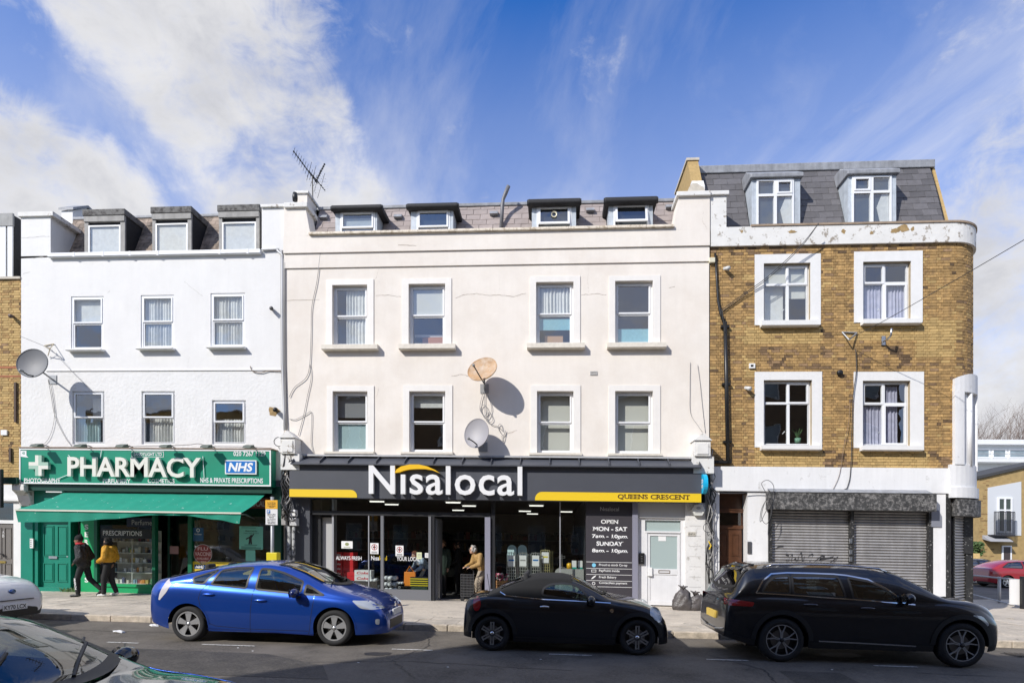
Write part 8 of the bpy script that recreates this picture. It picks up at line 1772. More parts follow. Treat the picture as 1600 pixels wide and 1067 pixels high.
# ---- black two-seat soft top
NAVYBLK = M('black_blue_paint', (.003, .0045, .009), .35, coat=1, spec=.3); FABRIC = M('black_canvas_roof', (.010, .010, .010), .95, bump=.3, bscale=120)
Yc, W_ = 10.67, 1.683; X0 = -1.58; Yn = Yc-W_/2; q = lambda P: cpx(P, z8, Yn+.13, X0); ql = lambda P: cpx(P, z8, Yn+.01, X0)
FLARE = M('grey_black_cladding', (.012, .013, .015), .6)
spec = dict(L=3.734, W=W_, r=.305, axles=(.645, 3.115), paint=NAVYBLK, sill=.17, wheel='twin', rim=M('graphite_rim', (.42, .41, .39), .35, .6), flare=FLARE, arch=.365, tumble=.30, rise=(.06, .02), ends=(.5, .7), narrow=(.24, .34), cladlow=.07, mat2=FABRIC, regions=[(.52, 2.00, 0, 36, 2)],
    top=[(0, .45), (.02, .72), (.06, .86), (.14, .93), (.46, .97), (.56, .99), (.85, 1.16), (1.15, 1.31), (1.5, 1.385), (1.8, 1.385), (2.02, 1.345), (2.3, 1.19), (2.6, 1.0), (2.72, .965), (3.1, .90), (3.42, .81), (3.6, .70), (3.71, .5), (3.734, .38)],
    belt=[(0, .80), (.5, .93), (1.5, .915), (2.6, .885), (3.2, .80), (3.734, .55)],
    windows=[dict(poly=q([(553, 262), (560, 222), (600, 200), (680, 193), (750, 202), (790, 230), (842, 292), (820, 300)]), glass=MINIGLASS)],
    screens=[dict(base=2.64, top=2.03, glass=MINIGLASS, bow=.14, bowt=.05), dict(base=.72, top=1.10, glass=DARKGLASS, bow=.05, name='rear_window')],
    cabin=dict(rear=1.0, front=2.25, seats=(1.35,), z=.9),
    seams=[(ql([(530, 285), (520, 400), (525, 505)]), .008), (ql([(950, 315), (950, 420), (945, 520)]), .008), (ql([(1010, 318), (1120, 330), (1200, 345)]), .006)], handles=[(*ql([(570, 333)])[0], .17)], handlemat=CHROME, mirror=(*q([(848, 300)])[0], NAVYBLK),
    patches=[('headlight', [(lambda c: (c[0]+.105*cos(t)-.03*sin(t), c[1]+.13*sin(t)))(ql([(1240, 384)])[0]) for t in [i*2*pi/18 for i in range(18)]], CLEARLAMP, .006), ('tail_light', [(lambda c: (c[0]+.07*cos(t), c[1]+.125*sin(t)))(ql([(166, 316)])[0]) for t in [i*2*pi/18 for i in range(18)]], REDLAMP, .006), ('side_badge', [(lambda c: (c[0]+.032*cos(t), c[1]+.032*sin(t)))(ql([(970, 356)])[0]) for t in [i*2*pi/12 for i in range(12)]], CHROME, .008)],
    lines=[(ql([(300, 246), (340, 268), (560, 290), (830, 303), (965, 312)]), .014, 'chrome_trim', CHROME), (ql([(400, 515), (700, 525), (965, 543)]), .03, 'sill_cladding', FLARE)])
squash(spec, .645, .52, 2.47, .55, .06)
root, sY, tZ, pt_, ln_, kz = make_car('parked_car', 'black two seat soft top car with black canvas roof outside the supermarket doorway', X0, Yc, spec, group='cars parked along the kerb')
c0 = ql([(1240, 384)])[0]; pt_([(c0[0]+.075*cos(t)-.02*sin(t), c0[1]+.098*sin(t)) for t in [i*2*pi/16 for i in range(16)]], .010, 'headlight_lens', M('lens_blue_white', (.5, .58, .66), .1, coat=1))
g = MB(); g.tube([(.42, -.3, .96), (.36, -.32, 1.3)], .006, 4); g.build('aerial', TRIMBLK, parent=root, sheared=False); g = MB(); g.tube([(2.54, -.5, tZ(2.54, .5)+.02), (2.38, -.12, tZ(2.38, .1)+.03)], .012, 5); g.tube([(2.54, .1, tZ(2.54, .1)+.02), (2.38, .5, tZ(2.38, .5)+.03)], .012, 5); g.build('wiper', TRIMBLK, parent=root, sheared=False)
g = MB(); g.box(spec['L']-.03, spec['L']+.012, -.26, .26, .36, .47); g.build('number_plate', CARD, parent=root, sheared=False); g = MB(); g.box(-.012, .01, -.26, .26, .55, .66); g.build('number_plate', M('yellow_plate', (.72, .50, .10), .5), parent=root, sheared=False)
# ---- big black estate at the right
BLKP = M('deep_black_blue_paint', (.0028, .0038, .0075), .35, coat=1, spec=.3)
Yc, W_ = 10.58, 1.85; X0 = 2.82; Yn = Yc-W_/2; q = lambda P: cpx(P, z3, Yn+.13, X0); ql = lambda P: cpx(P, z3, Yn+.01, X0)
spec = dict(L=4.69, W=W_, r=.362, axles=(.965, 3.80), paint=BLKP, sill=.24, wheel='y', rim=RIMD, tw=.235, flare=FLARE, arch=.425, tumble=.19, rise=(.14, .04), ends=(.5, .75), narrow=(.18, .30), cladlow=.10,
    top=[(0, .55), (.02, .85), (.06, 1.02), (.14, 1.12), (.26, 1.37), (.40, 1.58), (.54, 1.645), (1.1, 1.685), (1.8, 1.69), (2.4, 1.67), (2.8, 1.60), (3.2, 1.385), (3.55, 1.165), (3.68, 1.125), (4.1, 1.085), (4.38, 1.02), (4.5, .96), (4.60, .84), (4.67, .65), (4.69, .45)],
    belt=[(0, .95), (.4, 1.06), (1.6, 1.045), (2.8, 1.03), (3.5, 1.02), (4.1, .95), (4.69, .70)],
    windows=[dict(poly=q([(324, 628), (352, 582), (396, 552), (464, 547), (462, 636)]), glass=DARKGLASS), dict(poly=q([(474, 638), (474, 548), (600, 549), (698, 555), (728, 655)]), glass=DARKGLASS), dict(poly=q([(762, 660), (742, 558), (850, 578), (930, 618), (985, 664), (975, 676)]), glass=CARGLASS)],
    screens=[dict(base=3.60, top=2.80, glass=SCREEN, bow=.22, bowt=.08), dict(base=.16, top=.42, glass=glass('tailgate_glass', (.10, .11, .12), 2.0), bow=.04, bowt=.02, name='rear_window')],
    cabin=dict(rear=.8, front=3.15, seats=(1.5, 2.35), z=1.08),
    seams=[(ql([(470, 640), (500, 740), (560, 830), (580, 890)]), .008), (ql([(760, 660), (785, 760), (790, 900)]), .008), (ql([(1100, 695), (1145, 780), (1140, 860)]), .008)], handles=[(*ql([(568, 690)])[0], .24), (*ql([(842, 707)])[0], .24)], handlemat=M('black_chrome', (.12, .12, .13), .15, 1), mirror=(*q([(1010, 664)])[0], BLKP),
    patches=[('headlight', rounded(ql([(1345, 738), (1400, 746), (1436, 786), (1420, 798), (1380, 776)])), CLEARLAMP, .004), ('tail_light', rounded(ql([(112, 652), (180, 662), (300, 678), (290, 698), (170, 694), (120, 672)])), REDLAMP, .006)],
    lines=[(ql([(310, 634), (345, 576), (392, 543), (470, 538), (600, 541), (700, 545), (760, 551), (860, 570), (940, 612), (1000, 655)]), .022, 'chrome_trim', CHROME), (ql([(310, 634), (465, 643), (640, 656), (900, 674), (1075, 690)]), .018, 'chrome_trim', CHROME), (ql([(612, 865), (850, 877), (1082, 890)]), .022, 'sill_trim', CHROME), (ql([(1060, 690), (1040, 672), (1000, 640)]), .05, 'front_pillar', TRIMBLK)])
squash(spec, .965, .885, 2.79, .68, .065)
root, sY, tZ, pt_, ln_, kz = make_car('parked_car', 'large black estate car with roof rails parked before the closed shutters', X0, Yc, spec, group='cars parked along the kerb')
for s in (-1, 1):
    g = MB(); P = [(x, s*(kz(x)[5]-.03), kz(x)[0]-kz(x)[6]+h_) for x, h_ in ((.70, .02), (.8, .045), (1.3, .05), (2.0, .05), (2.5, .045), (2.62, .02))]; g.tube(P, .016, 6); g.build('roof_rail', CHROME, parent=root, sheared=False, smooth=True)
g = MB(); g.box(-.02, .02, -.27, .27, .62, .745); g.build('number_plate', M('yellow_plate', (.72, .50, .10), .5), parent=root, sheared=False)
g = MB(); g.box(.05, .12, -.50, .50, .955, .975) ; g.build('light_bar', REDLAMP, parent=root, sheared=False); g = MB(); g.tube([(.0, -.72, .50), (-.015, -.3, .44), (-.015, .3, .44), (.0, .72, .50)], .016, 6); g.build('bumper_trim', CHROME, parent=root, sheared=False)
g = MB(); g.prism([(.29, 1.487), (.56, 1.588), (.56, 1.56), (.31, 1.465)], -.50, .50); g.build('roof_spoiler', BLKP, parent=root, sheared=False, bevel=.01)
# ---- white electric car whose nose shows at the left edge
WHITEP = M('pearl_white_paint', (.72, .72, .74), .3, coat=1); W_ = 1.77; L = 4.445; Yc = 10.72; X0 = mX(60, 11.25)-L
spec = dict(L=L, W=W_, r=.318, axles=(.78, 3.48), paint=WHITEP, sill=.19, wheel='plain', tumble=.3, rise=(.1, .03), ends=(.5, .85), narrow=(.2, .42), cladlow=.0, regions=[(L-.42, L+.01, 45, 52, 1)], endmat=(0, 1),
    top=[(0, .6), (.03, 1.0), (.12, 1.12), (.6, 1.4), (1.3, 1.54), (2.0, 1.55), (2.45, 1.48), (2.9, 1.30), (3.3, 1.09), (3.45, 1.045), (3.85, .98), (4.15, .90), (4.33, .78), (4.42, .60), (4.445, .42)], belt=[(0, .95), (1, 1.0), (2.6, .94), (3.5, .88), (4.0, .80), (4.445, .6)],
    windows=[dict(poly=[(.5, 1.05), (.9, 1.35), (1.45, 1.43), (1.45, 1.03)], glass=DARKGLASS), dict(poly=[(1.53, 1.03), (1.53, 1.43), (2.2, 1.41), (2.95, 1.09), (3.0, .99)], glass=CARGLASS)], screens=[dict(base=3.42, top=2.45, glass=SCREEN, bow=.26, bowt=.08)], cabin=dict(rear=.8, front=3.0, seats=(1.2, 2.1), z=1.0), mirror=(2.95, 1.02, WHITEP),
    patches=[('headlight', [(3.75, .89), (4.0, .86), (4.26, .74), (4.30, .66), (4.18, .68), (3.95, .80)], M('dark_lens', (.08, .09, .10), .12, coat=1), .004)], seams=[([(3.42, .95), (3.45, .6), (3.1, .3)], .008)])
root, sY, tZ, pt_, ln_, kz = make_car('parked_car', 'white electric car with nose showing at the left edge of the street', X0, Yc, spec, group='cars parked along the kerb')
g = MB(); g.box(L-.012, L+.014, -.26, .26, .36, .475); npl = g.build('number_plate', CARD, parent=root, sheared=False); vs, fs = text2d('KY70 LCX', .02); f_ = fit(vs, -.235, .235, .375, .46); g = MB(); g.add([(L+.016, -y if False else y, z) for y, z in f_], fs); g.build('lettering', INK, parent=npl, sheared=False, fix=False)
ln_([(3.35, 1.0), (3.7, .93), (4.05, .86), (4.3, .74)], .008, .0015, 'panel_gap', MATS['panel_gap'])
g = MB(); g.box(L-.02, L+.004, -.42, .42, .545, .56); g.build('bumper_gap', TRIMBLK, parent=root, sheared=False)
for s in (-1, 1): g = MB(); g.ball((L-.10, s*.55, .36), (.03, .07, .035), 10, 6); g.build('fog_lamp', CLEARLAMP, parent=root, sheared=False, smooth=True)
g = MB(); g.ball((L-.06, 0, .72), (.03, .075, .05), 14, 8); g.build('badge', M('badge_blue_chrome', (.10, .16, .34), .15, .9), parent=root, sheared=False, smooth=True); g = MB(); g.box(L-.04, L+.006, -.5, .5, .22, .33); g.build('lower_grille', TRIMBLK, parent=root, sheared=False)
g = MB(); [g.tube([(3.36, -.5+.5*i, tZ(3.36, .3)+.03), (3.25, -.1+.5*i, tZ(3.25, .1)+.03)], .012, 5) for i in (0, 1)]; g.build('wiper', TRIMBLK, parent=root, sheared=False)
# ---- dark car in the near left corner
DKP = M('very_dark_green_paint', (.004, .0065, .0075), .12, coat=1); W_ = 1.80; L = 4.55
spec = dict(L=L, W=W_, r=.32, axles=(.85, 3.5), paint=DKP, sill=.2, wheel='plain', tumble=.36, ends=(.5, .85), narrow=(.16, .28),
    top=[(0, .55), (.05, .95), (.3, 1.05), (.8, 1.25), (1.3, 1.39), (1.9, 1.43), (2.35, 1.40), (2.75, 1.25), (3.15, 1.05), (3.25, 1.015), (3.6, .975), (4.0, .90), (4.35, .76), (4.5, .58), (4.55, .42)], belt=[(0, .9), (1.2, .99), (2.6, .93), (3.3, .90), (3.9, .83), (4.55, .58)],
    windows=[dict(poly=[(.75, 1.03), (1.05, 1.25), (1.6, 1.33), (1.6, 1.0)], glass=CARGLASS), dict(poly=[(1.68, 1.0), (1.68, 1.33), (2.2, 1.31), (2.85, 1.0), (2.88, .96)], glass=CARGLASS)], screens=[dict(base=3.26, top=2.30, glass=glass('near_screen', (.42, .50, .46), 1.55), bow=.22, bowt=.08)], cabin=dict(rear=.8, front=2.95, seats=(1.15, 2.0), z=.93), mirror=(2.88, .97, DKP),
    seams=[([(3.3, .90), (3.35, .6)], .008)])
root, sY, tZ, pt_, ln_, kz = make_car('parked_car', 'very dark car in the near left corner with windscreen mirroring the fronts', -6.3, 3.42, spec, z0=-.10)
for i in (0, 1):
    P0 = (3.20-.02*i, -.62+.72*i, 0); P1 = (2.86, -.05+.62*i, 0); g = MB(); a_ = Vector((P0[0], P0[1], tZ(P0[0], abs(P0[1]))+.02)); b_ = Vector((P1[0], P1[1], tZ(P1[0], abs(P1[1]))+.025)); g.tube([a_, a_.lerp(b_, .4)+Vector((0, 0, .02)), b_], .013, 5); g.tube([a_.lerp(b_, .25), b_+Vector((-.12, .12, .012))], .010, 5); g.build('wiper', TRIMBLK, parent=root, sheared=False)
# ---- two small cars in the side street
def far_car(label, px, Y, paint, z0=0.0):
    sp2 = dict(L=4.3, W=1.78, r=.31, axles=(.85, 3.45), paint=paint, sill=.2, wheel='plain', tumble=.32, top=[(0, .6), (.04, .95), (.25, 1.04), (.7, 1.27), (1.2, 1.41), (1.9, 1.44), (2.3, 1.40), (2.8, 1.2), (3.2, 1.03), (3.7, .95), (4.1, .8), (4.27, .6), (4.3, .42)], belt=[(0, .9), (1.2, .99), (2.6, .93), (3.3, .88), (4.3, .58)],
        windows=[dict(poly=[(.62, 1.04), (1.0, 1.28), (1.6, 1.35), (1.6, 1.01)], glass=DARKGLASS), dict(poly=[(1.68, 1.0), (1.68, 1.35), (2.2, 1.33), (2.85, 1.03), (2.88, .97)], glass=DARKGLASS)], screens=[dict(base=3.2, top=2.32, glass=DARKGLASS, bow=.2)], mirror=(2.9, .97, paint), patches=[('tail_light', [(.02, .78), (.3, .86), (.3, .95), (.05, .9)], REDLAMP, .005)], seams=[([(1.64, 1.0), (1.62, .35)], .01)])
    return make_car('parked_car', label, mX(px, Y), Y, sp2, group='cars parked in the side street', z0=z0)[0]
far_car('dark red hatchback in the side street beyond the guard rail', 1527, 31.8, M('deep_red_paint', (.30, .012, .02), .25, coat=1)); far_car('black car in the side street half hidden by the shuttered corner', 1466, 34.5, BLKP)
# ================================================================ people
SKINM = M('skin', (.50, .30, .21), .55); SKINB = M('skin_brown', (.22, .12, .075), .55); HAIRK = M('black_curly_hair', (.012, .010, .009), .85, bump=.8, bscale=60, bdist=.03)
def cap_(g, p, q, r0, r1=None, n=12):
    r1 = r0 if r1 is None else r1; p, q = Vector(p), Vector(q); d = (q-p); L = max(d.length, 1e-4); d = d/L; pts_, rs = [], []
    for t in (-1, -.85, -.5, 0): pts_.append(p+d*r0*t*.999); rs.append(max(.002, r0*sqrt(max(0, 1-t*t))))
    for t in (0, .5, .85, 1): pts_.append(q+d*r1*t*.999); rs.append(max(.002, r1*sqrt(max(0, 1-t*t))))
    g.tube(pts_, rs, n)
def person(label, px, py, Y, H, face, pose, wear, group=None, zbase=None):
    x = mX(px, Y); z = pz(Y) if zbase is None else zbase; root = thing('person', label, 'person', (x, Y, z), group); k = H/1.75
    fx, fy = cos(face), sin(face); sx_, sy_ = -fy, fx                            # forward and the figure's left
    def w(p): f, s, h = p; return Vector((x+(f*fx+s*sx_)*k, Y+(f*fy+s*sy_)*k, z+h*k))
    J = dict(pelvis=(0, 0, .93), chest=(0, 0, 1.30), neck=(0, 0, 1.47), head=(.02, 0, 1.62), shl=(0, .19, 1.41), shr=(0, -.19, 1.41), ell=(.0, .26, 1.13), elr=(0, -.26, 1.13), hal=(.10, .25, .90), har=(.10, -.25, .90), knl=(.03, .10, .50), knr=(.03, -.10, .50), anl=(0, .10, .09), anr=(0, -.10, .09), tol=(.17, .11, .04), tor=(.17, -.11, .04)); J.update(pose)
    P = {a: w(b) for a, b in J.items()}
    def make(nm, g, mat, vox, par=root, sm=4):
        o = g.build(nm, mat, parent=par, smooth=True); rm = o.modifiers.new('join', 'REMESH'); rm.mode = 'VOXEL'; rm.voxel_size = vox; rm.use_smooth_shade = True
        if sm: q = o.modifiers.new('soft', 'SMOOTH'); q.iterations = sm; q.factor = .5
        return o
    sk = wear.get('skin', SKINM); F_ = Vector((fx, fy, 0)); S_ = Vector((sx_, sy_, 0)); U_ = Vector((0, 0, 1)); hd = P['head']
    if 'look' in wear: a_ = wear['look']; F_ = Vector((cos(a_), sin(a_), 0)); S_ = Vector((-sin(a_), cos(a_), 0))
    g = MB(); Mx = Matrix((F_, S_, U_)).transposed()
    g.ball(hd, (.098*k, .076*k, .118*k), 16, 12, Mx); g.ball(hd+F_*.045*k-U_*.055*k, (.055*k, .05*k, .062*k), 12, 8, Mx); cap_(g, hd-U_*.05*k-F_*.02*k, P['neck']-U_*.04*k, .05*k, .06*k)
    cap_(g, hd+F_*.088*k+U_*.012*k, hd+F_*.112*k-U_*.022*k, .010*k, .016*k, 8)
    for s in (-1, 1): g.ball(hd+S_*s*.077*k-U_*.01*k-F_*.01*k, (.018*k, .010*k, .03*k), 8, 6, Mx)
    cap_(g, P['chest'], P['pelvis'], .115*k, .11*k); cap_(g, P['shl'], P['shr'], .06*k)
    for a, b, c in (('shl', 'ell', 'hal'), ('shr', 'elr', 'har')):
        cap_(g, P[a], P[b], .048*k, .04*k); cap_(g, P[b], P[c], .038*k, .026*k); d = (P[c]-P[b]).normalized(); sd = S_ if abs(d.dot(S_)) < .8 else F_; up = d.cross(sd).normalized(); sd = up.cross(d).normalized(); pm = P[c]+d*.045*k
        g.ball(pm, (.045*k, .038*k, .018*k), 10, 8, Matrix((d, sd, up)).transposed())
        for i, l in enumerate((.062, .072, .066, .05)):
            o = sd*(-.028+.0185*i)*k; b0 = pm+d*.03*k+o; b1 = b0+d*l*.5*k; cap_(g, b0, b1, .0095*k, .0085*k, 6); cap_(g, b1, b1+(d*.6-up*.6)*l*.5*k, .0085*k, .0075*k, 6)
        t0 = P[c]+d*.015*k+sd*-.03*k; cap_(g, t0, t0+(d*.7-sd*.7)*.045*k, .011*k, .009*k, 6)
    for a, b, c in (('pelvis', 'knl', 'anl'), ('pelvis', 'knr', 'anr')): s = 1 if b == 'knl' else -1; hp = P[a]+S_*0+w((0, .09*s, 0))-w((0, 0, 0)); cap_(g, hp, P[b], .075*k, .052*k); cap_(g, P[b], P[c], .05*k, .035*k)
    body = make('body', g, sk, .0105*k)
    g = MB(); [g.ball(hd+F_*.083*k+S_*s*.032*k+U_*.012*k, (.008*k, .014*k, .009*k), 8, 6, Mx) for s in (-1, 1)]; g.build('eyes', M('dark_eye', (.02, .015, .012), .2), parent=body, smooth=True)
    g = MB(); g.ball(hd+F_*.090*k-U_*.062*k, (.010*k, .024*k, .007*k), 8, 6, Mx); g.build('mouth', M('lip', (.25, .10, .085), .5), parent=body, smooth=True)
    # trousers and shoes
    g = MB(); tr = wear.get('tr', 1.0)
    for a, b, s in (('knl', 'anl', 1), ('knr', 'anr', -1)): hp = P['pelvis']+w((0, .085*s, 0))-w((0, 0, 0)); cap_(g, hp, P[a], .098*k*tr, .074*k*tr); cap_(g, P[a], P[b]+(P[a]-P[b])*.06, .073*k*tr, .060*k*tr)
    cap_(g, P['pelvis']+w((0, .07, .06))-w((0, 0, 0)), P['pelvis']+w((0, -.07, .06))-w((0, 0, 0)), .115*k); make('trousers', g, wear['trousers'], .014)
    for a, b in (('anl', 'tol'), ('anr', 'tor')):
        g = MB(); d = (P[b]-P[a]); hz = P[a]-d*.18-U_*.045*k; cap_(g, hz, P[a]+d*.25-U_*.03*k, .042*k, .045*k); cap_(g, P[a]+d*.2-U_*.035*k, P[b], .043*k, .034*k); sh_ = make('shoe', g, wear['shoes'], .011, sm=3)
    # jacket
    jl = wear.get('length', .86); pf = wear.get('puff', 1.0); g = MB(); low = Vector(P['pelvis'])+U_*(jl-J['pelvis'][2])*k
    for s in (-1, 1):
        so = w((0, .07*s, 0))-w((0, 0, 0)); cap_(g, P['chest']+so+U_*.04*k, low+so+U_*.12*k, .128*k*pf, .125*k*pf); cap_(g, P['chest'].lerp(P['neck'], .4)+so*.6, P['chest']+so, .10*k*pf, .125*k*pf)
    for a, b, c in (('shl', 'ell', 'hal'), ('shr', 'elr', 'har')): cap_(g, P[a], P[b], .082*k*pf, .072*k*pf); cap_(g, P[b], P[c]-(P[c]-P[b])*.06, .070*k*pf, .05*k*pf)
    cap_(g, P['neck']-U_*.03*k, P['neck']+U_*.03*k, .075*k, .072*k)
    if wear.get('hood'): g.ball(P['neck']-F_*.10*k-U_*.03*k, (.09*k, .12*k, .09*k), 12, 8, Mx)
    jk = make('jacket', g, wear['jacket'], .013, sm=5)
    if 'hat' in wear:
        g = MB(); g.ball(hd+U_*.055*k-F_*.012*k, (.112*k, .094*k, .105*k), 16, 10, Mx); cap_(g, hd+U_*.12*k-F_*.04*k, hd+U_*.165*k-F_*.055*k, .05*k, .028*k); make('hat', g, wear['hat'], .011)
    if 'hair' in wear:
        g = MB(); r_ = random.Random(len(label))
        for i in range(wear.get('curls', 60)):
            a, b = r_.uniform(0, 6.28), r_.uniform(-.55, 1.4); v = F_*cos(a)*cos(b)+S_*sin(a)*cos(b)+U_*sin(b)
            if v.dot(F_) > .55 and b < .7: continue
            g.ball(hd+Vector((v.x*.102*k, v.y*.102*k, v.z*.118*k)), r_.uniform(.022, .05)*k, 8, 6)
        make('hair', g, wear['hair'], .012, sm=1)
    if 'scarf' in wear: g = MB(); n_ = 14; g.tube([P['neck']+U_*.045*k+(F_*cos(t)*.088+S_*sin(t)*.088)*k for t in [2*pi*i/n_ for i in range(n_+1)]], .038*k, 8, cap=False); g.build('scarf', wear['scarf'], parent=root, smooth=True)
    return root, P, w, k, F_, S_
JETJ = M('black_padded_jacket', (.014, .0145, .016), .55, var=.3, scale=12, bump=1, bscale=9, bdist=.09); BLKT = M('black_trousers', (.011, .011, .012), .8, bump=.3, bscale=14, bdist=.03); REDW = M('red_wool', (.45, .02, .03), .85)
root, P, w, k, F_, S_ = person('person in a black padded jacket, woollen hat and red scarf striding past the pharmacy', 131, 943, 15.05, 1.72, pi+.25, dict(
    pelvis=(0, 0, .92), chest=(.04, 0, 1.27), neck=(.08, 0, 1.44), head=(.13, 0, 1.58), shl=(.05, .19, 1.38), shr=(.04, -.19, 1.38), ell=(-.04, .26, 1.12), elr=(-.08, -.25, 1.12), hal=(.12, .21, .97), har=(.08, -.22, .95),
    knl=(.12, .09, .50), anl=(.10, .09, .09), tol=(.27, .10, .035), knr=(-.10, -.09, .50), anr=(-.40, -.09, .20), tor=(-.30, -.09, .05)), dict(jacket=JETJ, trousers=BLKT, shoes=BLACK, hat=M('black_wool_hat', (.012, .012, .012), .95, bump=.5, bscale=80), scarf=REDW, hood=True, puff=1.18, length=.80, skin=SKINB))
g = MB(); g.tube([P['elr']+Vector((-.085, -.03, -.03)), P['elr'].lerp(P['har'], .5)+Vector((-.075, -.05, 0)), P['har']+Vector((-.055, -.04, .05))], .024, 6); g.build('red_sleeve_stripe', REDW, parent=root, smooth=True)
g = MB(); a, b = P['knl'], P['anl']; vs, fs = text2d('MARCH', .03); f_ = fit(vs, 0, 1, -.028, .028); top_ = a+Vector((-.01, -.082, .02)); bot_ = b+Vector((-.01, -.070, .12)); g.add([tuple(top_.lerp(bot_, u)+Vector((v, 0, 0))) for u, v in f_], fs); g.build('leg_lettering', CARD, parent=root, fix=False)
MUST = M('mustard_jacket', (.60, .30, .015), .65, var=.15, scale=8, bump=1, bscale=8, bdist=.10)
root, P, w, k, F_, S_ = person('person in a mustard yellow jacket with dark curly hair beside the person in black', 171, 942, 15.25, 1.66, pi+.15, dict(
    chest=(.0, 0, 1.27), neck=(.03, 0, 1.44), head=(.06, 0, 1.58), ell=(-.02, .28, 1.14), elr=(-.04, -.27, 1.14), hal=(.24, .14, 1.02), har=(.24, -.16, 1.00), knl=(.10, .09, .50), anl=(.10, .10, .09), tol=(.25, .11, .04), knr=(.0, -.09, .50), anr=(-.14, -.1, .12), tor=(.02, -.11, .05)), dict(jacket=MUST, trousers=BLKT, shoes=M('white_trainer', (.62, .62, .60), .6), hair=HAIRK, hood=True, puff=1.22, length=.98, skin=SKINB, tr=1.08, curls=90))
g = MB(); q = P['neck']-F_*.07*k; g.tube([P['elr']+Vector((.0, -.08, .10)), P['elr'].lerp(P['shr'], .5)+Vector((.02, -.095, .06)), P['shr']+Vector((.05, -.06, .02))], .012, 6); g.build('dark_piping', BLACK, parent=root, smooth=True)
TAN = M('tan_padded_jacket', (.36, .22, .075), .7, var=.1, bump=.6, bscale=9, bdist=.06)
root, P, w, k, F_, S_ = person('person in a tan padded jacket and glasses holding a trolley in the shop doorway', 748, 938, D+.55, 1.70, pi+.55, dict(
    pelvis=(-.14, 0, .92), chest=(.03, 0, 1.24), neck=(.12, 0, 1.38), head=(.19, 0, 1.50), shl=(.04, .2, 1.34), shr=(.04, -.2, 1.34), ell=(.10, .27, 1.08), elr=(.10, -.27, 1.08), hal=(.34, .20, 1.00), har=(.34, -.18, 1.00)), dict(jacket=TAN, trousers=M('beige_trousers', (.30, .25, .19), .8), shoes=BLACK, hair=M('grey_hair', (.35, .33, .31), .9), curls=40, puff=1.1, length=.84))
hd = P['head']; g = MB(); [g.lathe([(.020, -.002), (.026, 0), (.020, .002)], 12, 'y', hd+F_*.105*k+S_*s*.033*k+Vector((0, 0, .012))) for s in (-1, 1)]; g.build('glasses', BLACK, parent=root)
t = thing('shopping_trolley', 'black wire shopping trolley held by the person in tan in the shop doorway', 'trolley', (mX(731, D+.3), D+.3, .17)); Yt = D+.3; q = rect(721, 897, 741, 930, Yt)
g = MB(); zz = [lerp(.30, q[3], i/8) for i in range(9)]
for z in zz: g.frame(q[0], q[1], z, z+.014, .014, Yt-.16, Yt-.15) if False else g.box(q[0], q[1], Yt-.16, Yt-.148, z, z+.012); g.box(q[0], q[0]+.012, Yt-.148, Yt+.16, z, z+.012); g.box(q[1]-.012, q[1], Yt-.148, Yt+.16, z, z+.012)
for i in range(10): xx = lerp(q[0], q[1]-.01, i/9); g.box(xx, xx+.01, Yt-.166, Yt-.1605, .30, q[3])
g.build('basket', M('dark_wire', (.13, .13, .135), .45, .4), parent=t)
g = MB(); g.tube([(q[1]-.03, Yt, .3), (q[1]-.02, Yt, q[3]+.1), (q[1]-.16, Yt, q[3]+.22), (q[0]+.12, Yt, q[3]+.20)], .013, 6); g.build('handle', M('dark_wire', (.05, .05, .052), .5, .3), parent=t, smooth=True)
for xx in (q[0]+.05, q[1]-.05): g = MB(); g.lathe([(.0, -.015), (.06, -.015), (.06, .015), (0, .015)], 14, 'y', (xx, Yt-.14, .235)); g.build('wheel', RUBBER, parent=t)
DKG = M('dark_green_coat', (.018, .035, .026), .8)
person('person in a long dark green coat standing just inside the shop doorway', 690, 936, D+1.3, 1.74, -.2-pi/2, dict(head=(.03, .02, 1.62)), dict(jacket=DKG, trousers=BLKT, shoes=BLACK, hair=M('brown_hair', (.10, .06, .035), .9), curls=50, length=.62, puff=1.05), zbase=.17)
root, P, w, k, F_, S_ = person('person dressed in black holding a dark bag in the shadows of the shop doorway', 716, 930, D+2.2, 1.70, pi, dict(hal=(.22, .2, 1.0), har=(.22, -.2, 1.0)), dict(jacket=M('black_coat', (.014, .014, .015), .8), trousers=BLKT, shoes=BLACK, hair=HAIRK, curls=50, length=.66), zbase=.17)
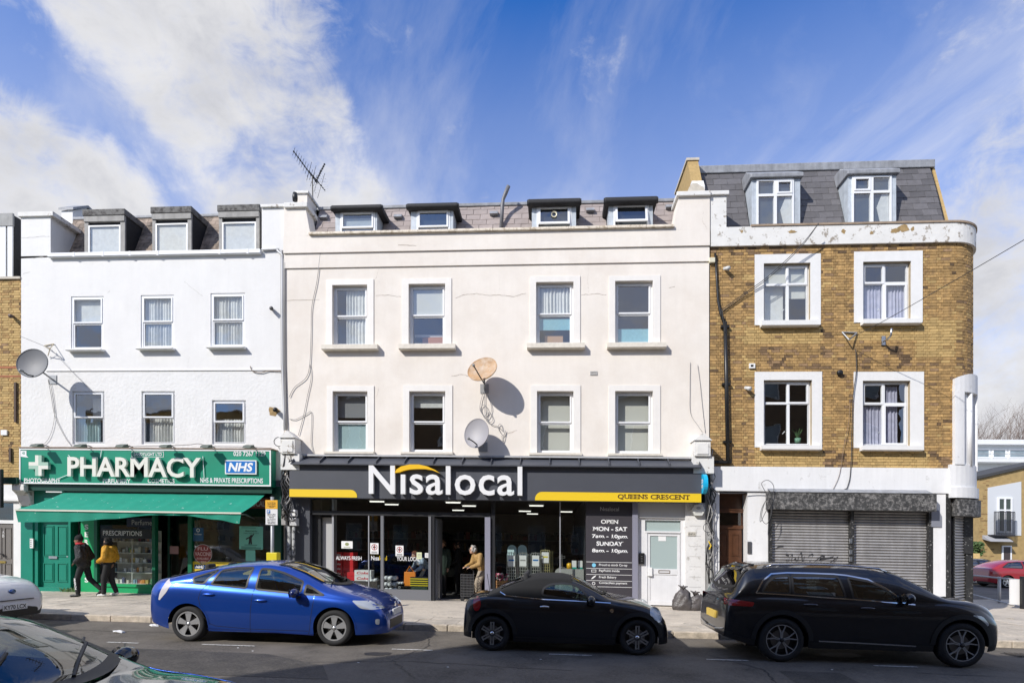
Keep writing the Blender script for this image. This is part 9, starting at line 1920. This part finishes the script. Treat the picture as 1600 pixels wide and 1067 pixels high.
t = thing('shopping_bag', 'dark printed shopping bag held by the person in black in the doorway', 'bag', tuple((P['har']+Vector((0, 0, -.35))))); c0 = P['har']+Vector((-.06, 0, -.02)); g = MB(); g.box(c0.x-.2, c0.x+.2, c0.y-.06, c0.y+.06, c0.z-.36+0, c0.z-.06); 
g.v = [(a, b, c+A*(a-XR)) for a, b, c in g.v]; g.build('bag_body', M('olive_bag', (.06, .065, .05), .6), parent=t, bevel=.02); g = MB(); g.tube([c0+Vector((-.12, 0, -.07)), c0+Vector((-.05, 0, .02)), c0+Vector((.05, 0, .02)), c0+Vector((.12, 0, -.07))], .01, 5); g.v = [(a, b, c+A*(a-XR)) for a, b, c in g.v]; g.build('bag_handle', BLACK, parent=t)
root, P, w, k, F_, S_ = person('person with auburn hair bending over behind the middle shop window', 657, 940, D+.85, 1.62, pi+.7, dict(
    pelvis=(-.22, 0, .90), chest=(.0, 0, 1.14), neck=(.10, 0, 1.26), head=(.20, 0, 1.36), shl=(.02, .19, 1.22), shr=(.02, -.19, 1.22), ell=(.10, .25, .98), elr=(.10, -.25, .98), hal=(.30, .18, .86), har=(.30, -.18, .86)), dict(jacket=M('blue_white_stripe_coat', (.30, .36, .45), .8, var=.6, scale=14), trousers=BLKT, shoes=BLACK, hair=M('auburn_hair', (.16, .05, .02), .8), curls=70, scarf=M('cream_scarf', (.65, .55, .42), .9)), zbase=.17)
Yg = D+.5; q = rect(632, 893, 650, 915, Yg); t = thing('shopping_bag', 'bright orange shopping bag hanging in front of the person with auburn hair', 'bag', ((q[0]+q[1])/2, Yg, q[2])); g = MB(); g.prismx([(Yg-.09, q[2]), (Yg+.09, q[2]), (Yg+.05, q[3]), (Yg-.05, q[3])], q[0], q[1]); g.build('bag_body', M('orange_bag', (.75, .22, .01), .45), parent=t, bevel=.02); g = MB(); xm = (q[0]+q[1])/2; g.tube([(q[0]+.06, Yg, q[3]), (xm-.02, Yg, q[3]+.17), (q[1]-.06, Yg, q[3])], .014, 5); g.build('bag_handle', M('orange_bag', (.75, .22, .01), .45), parent=t)
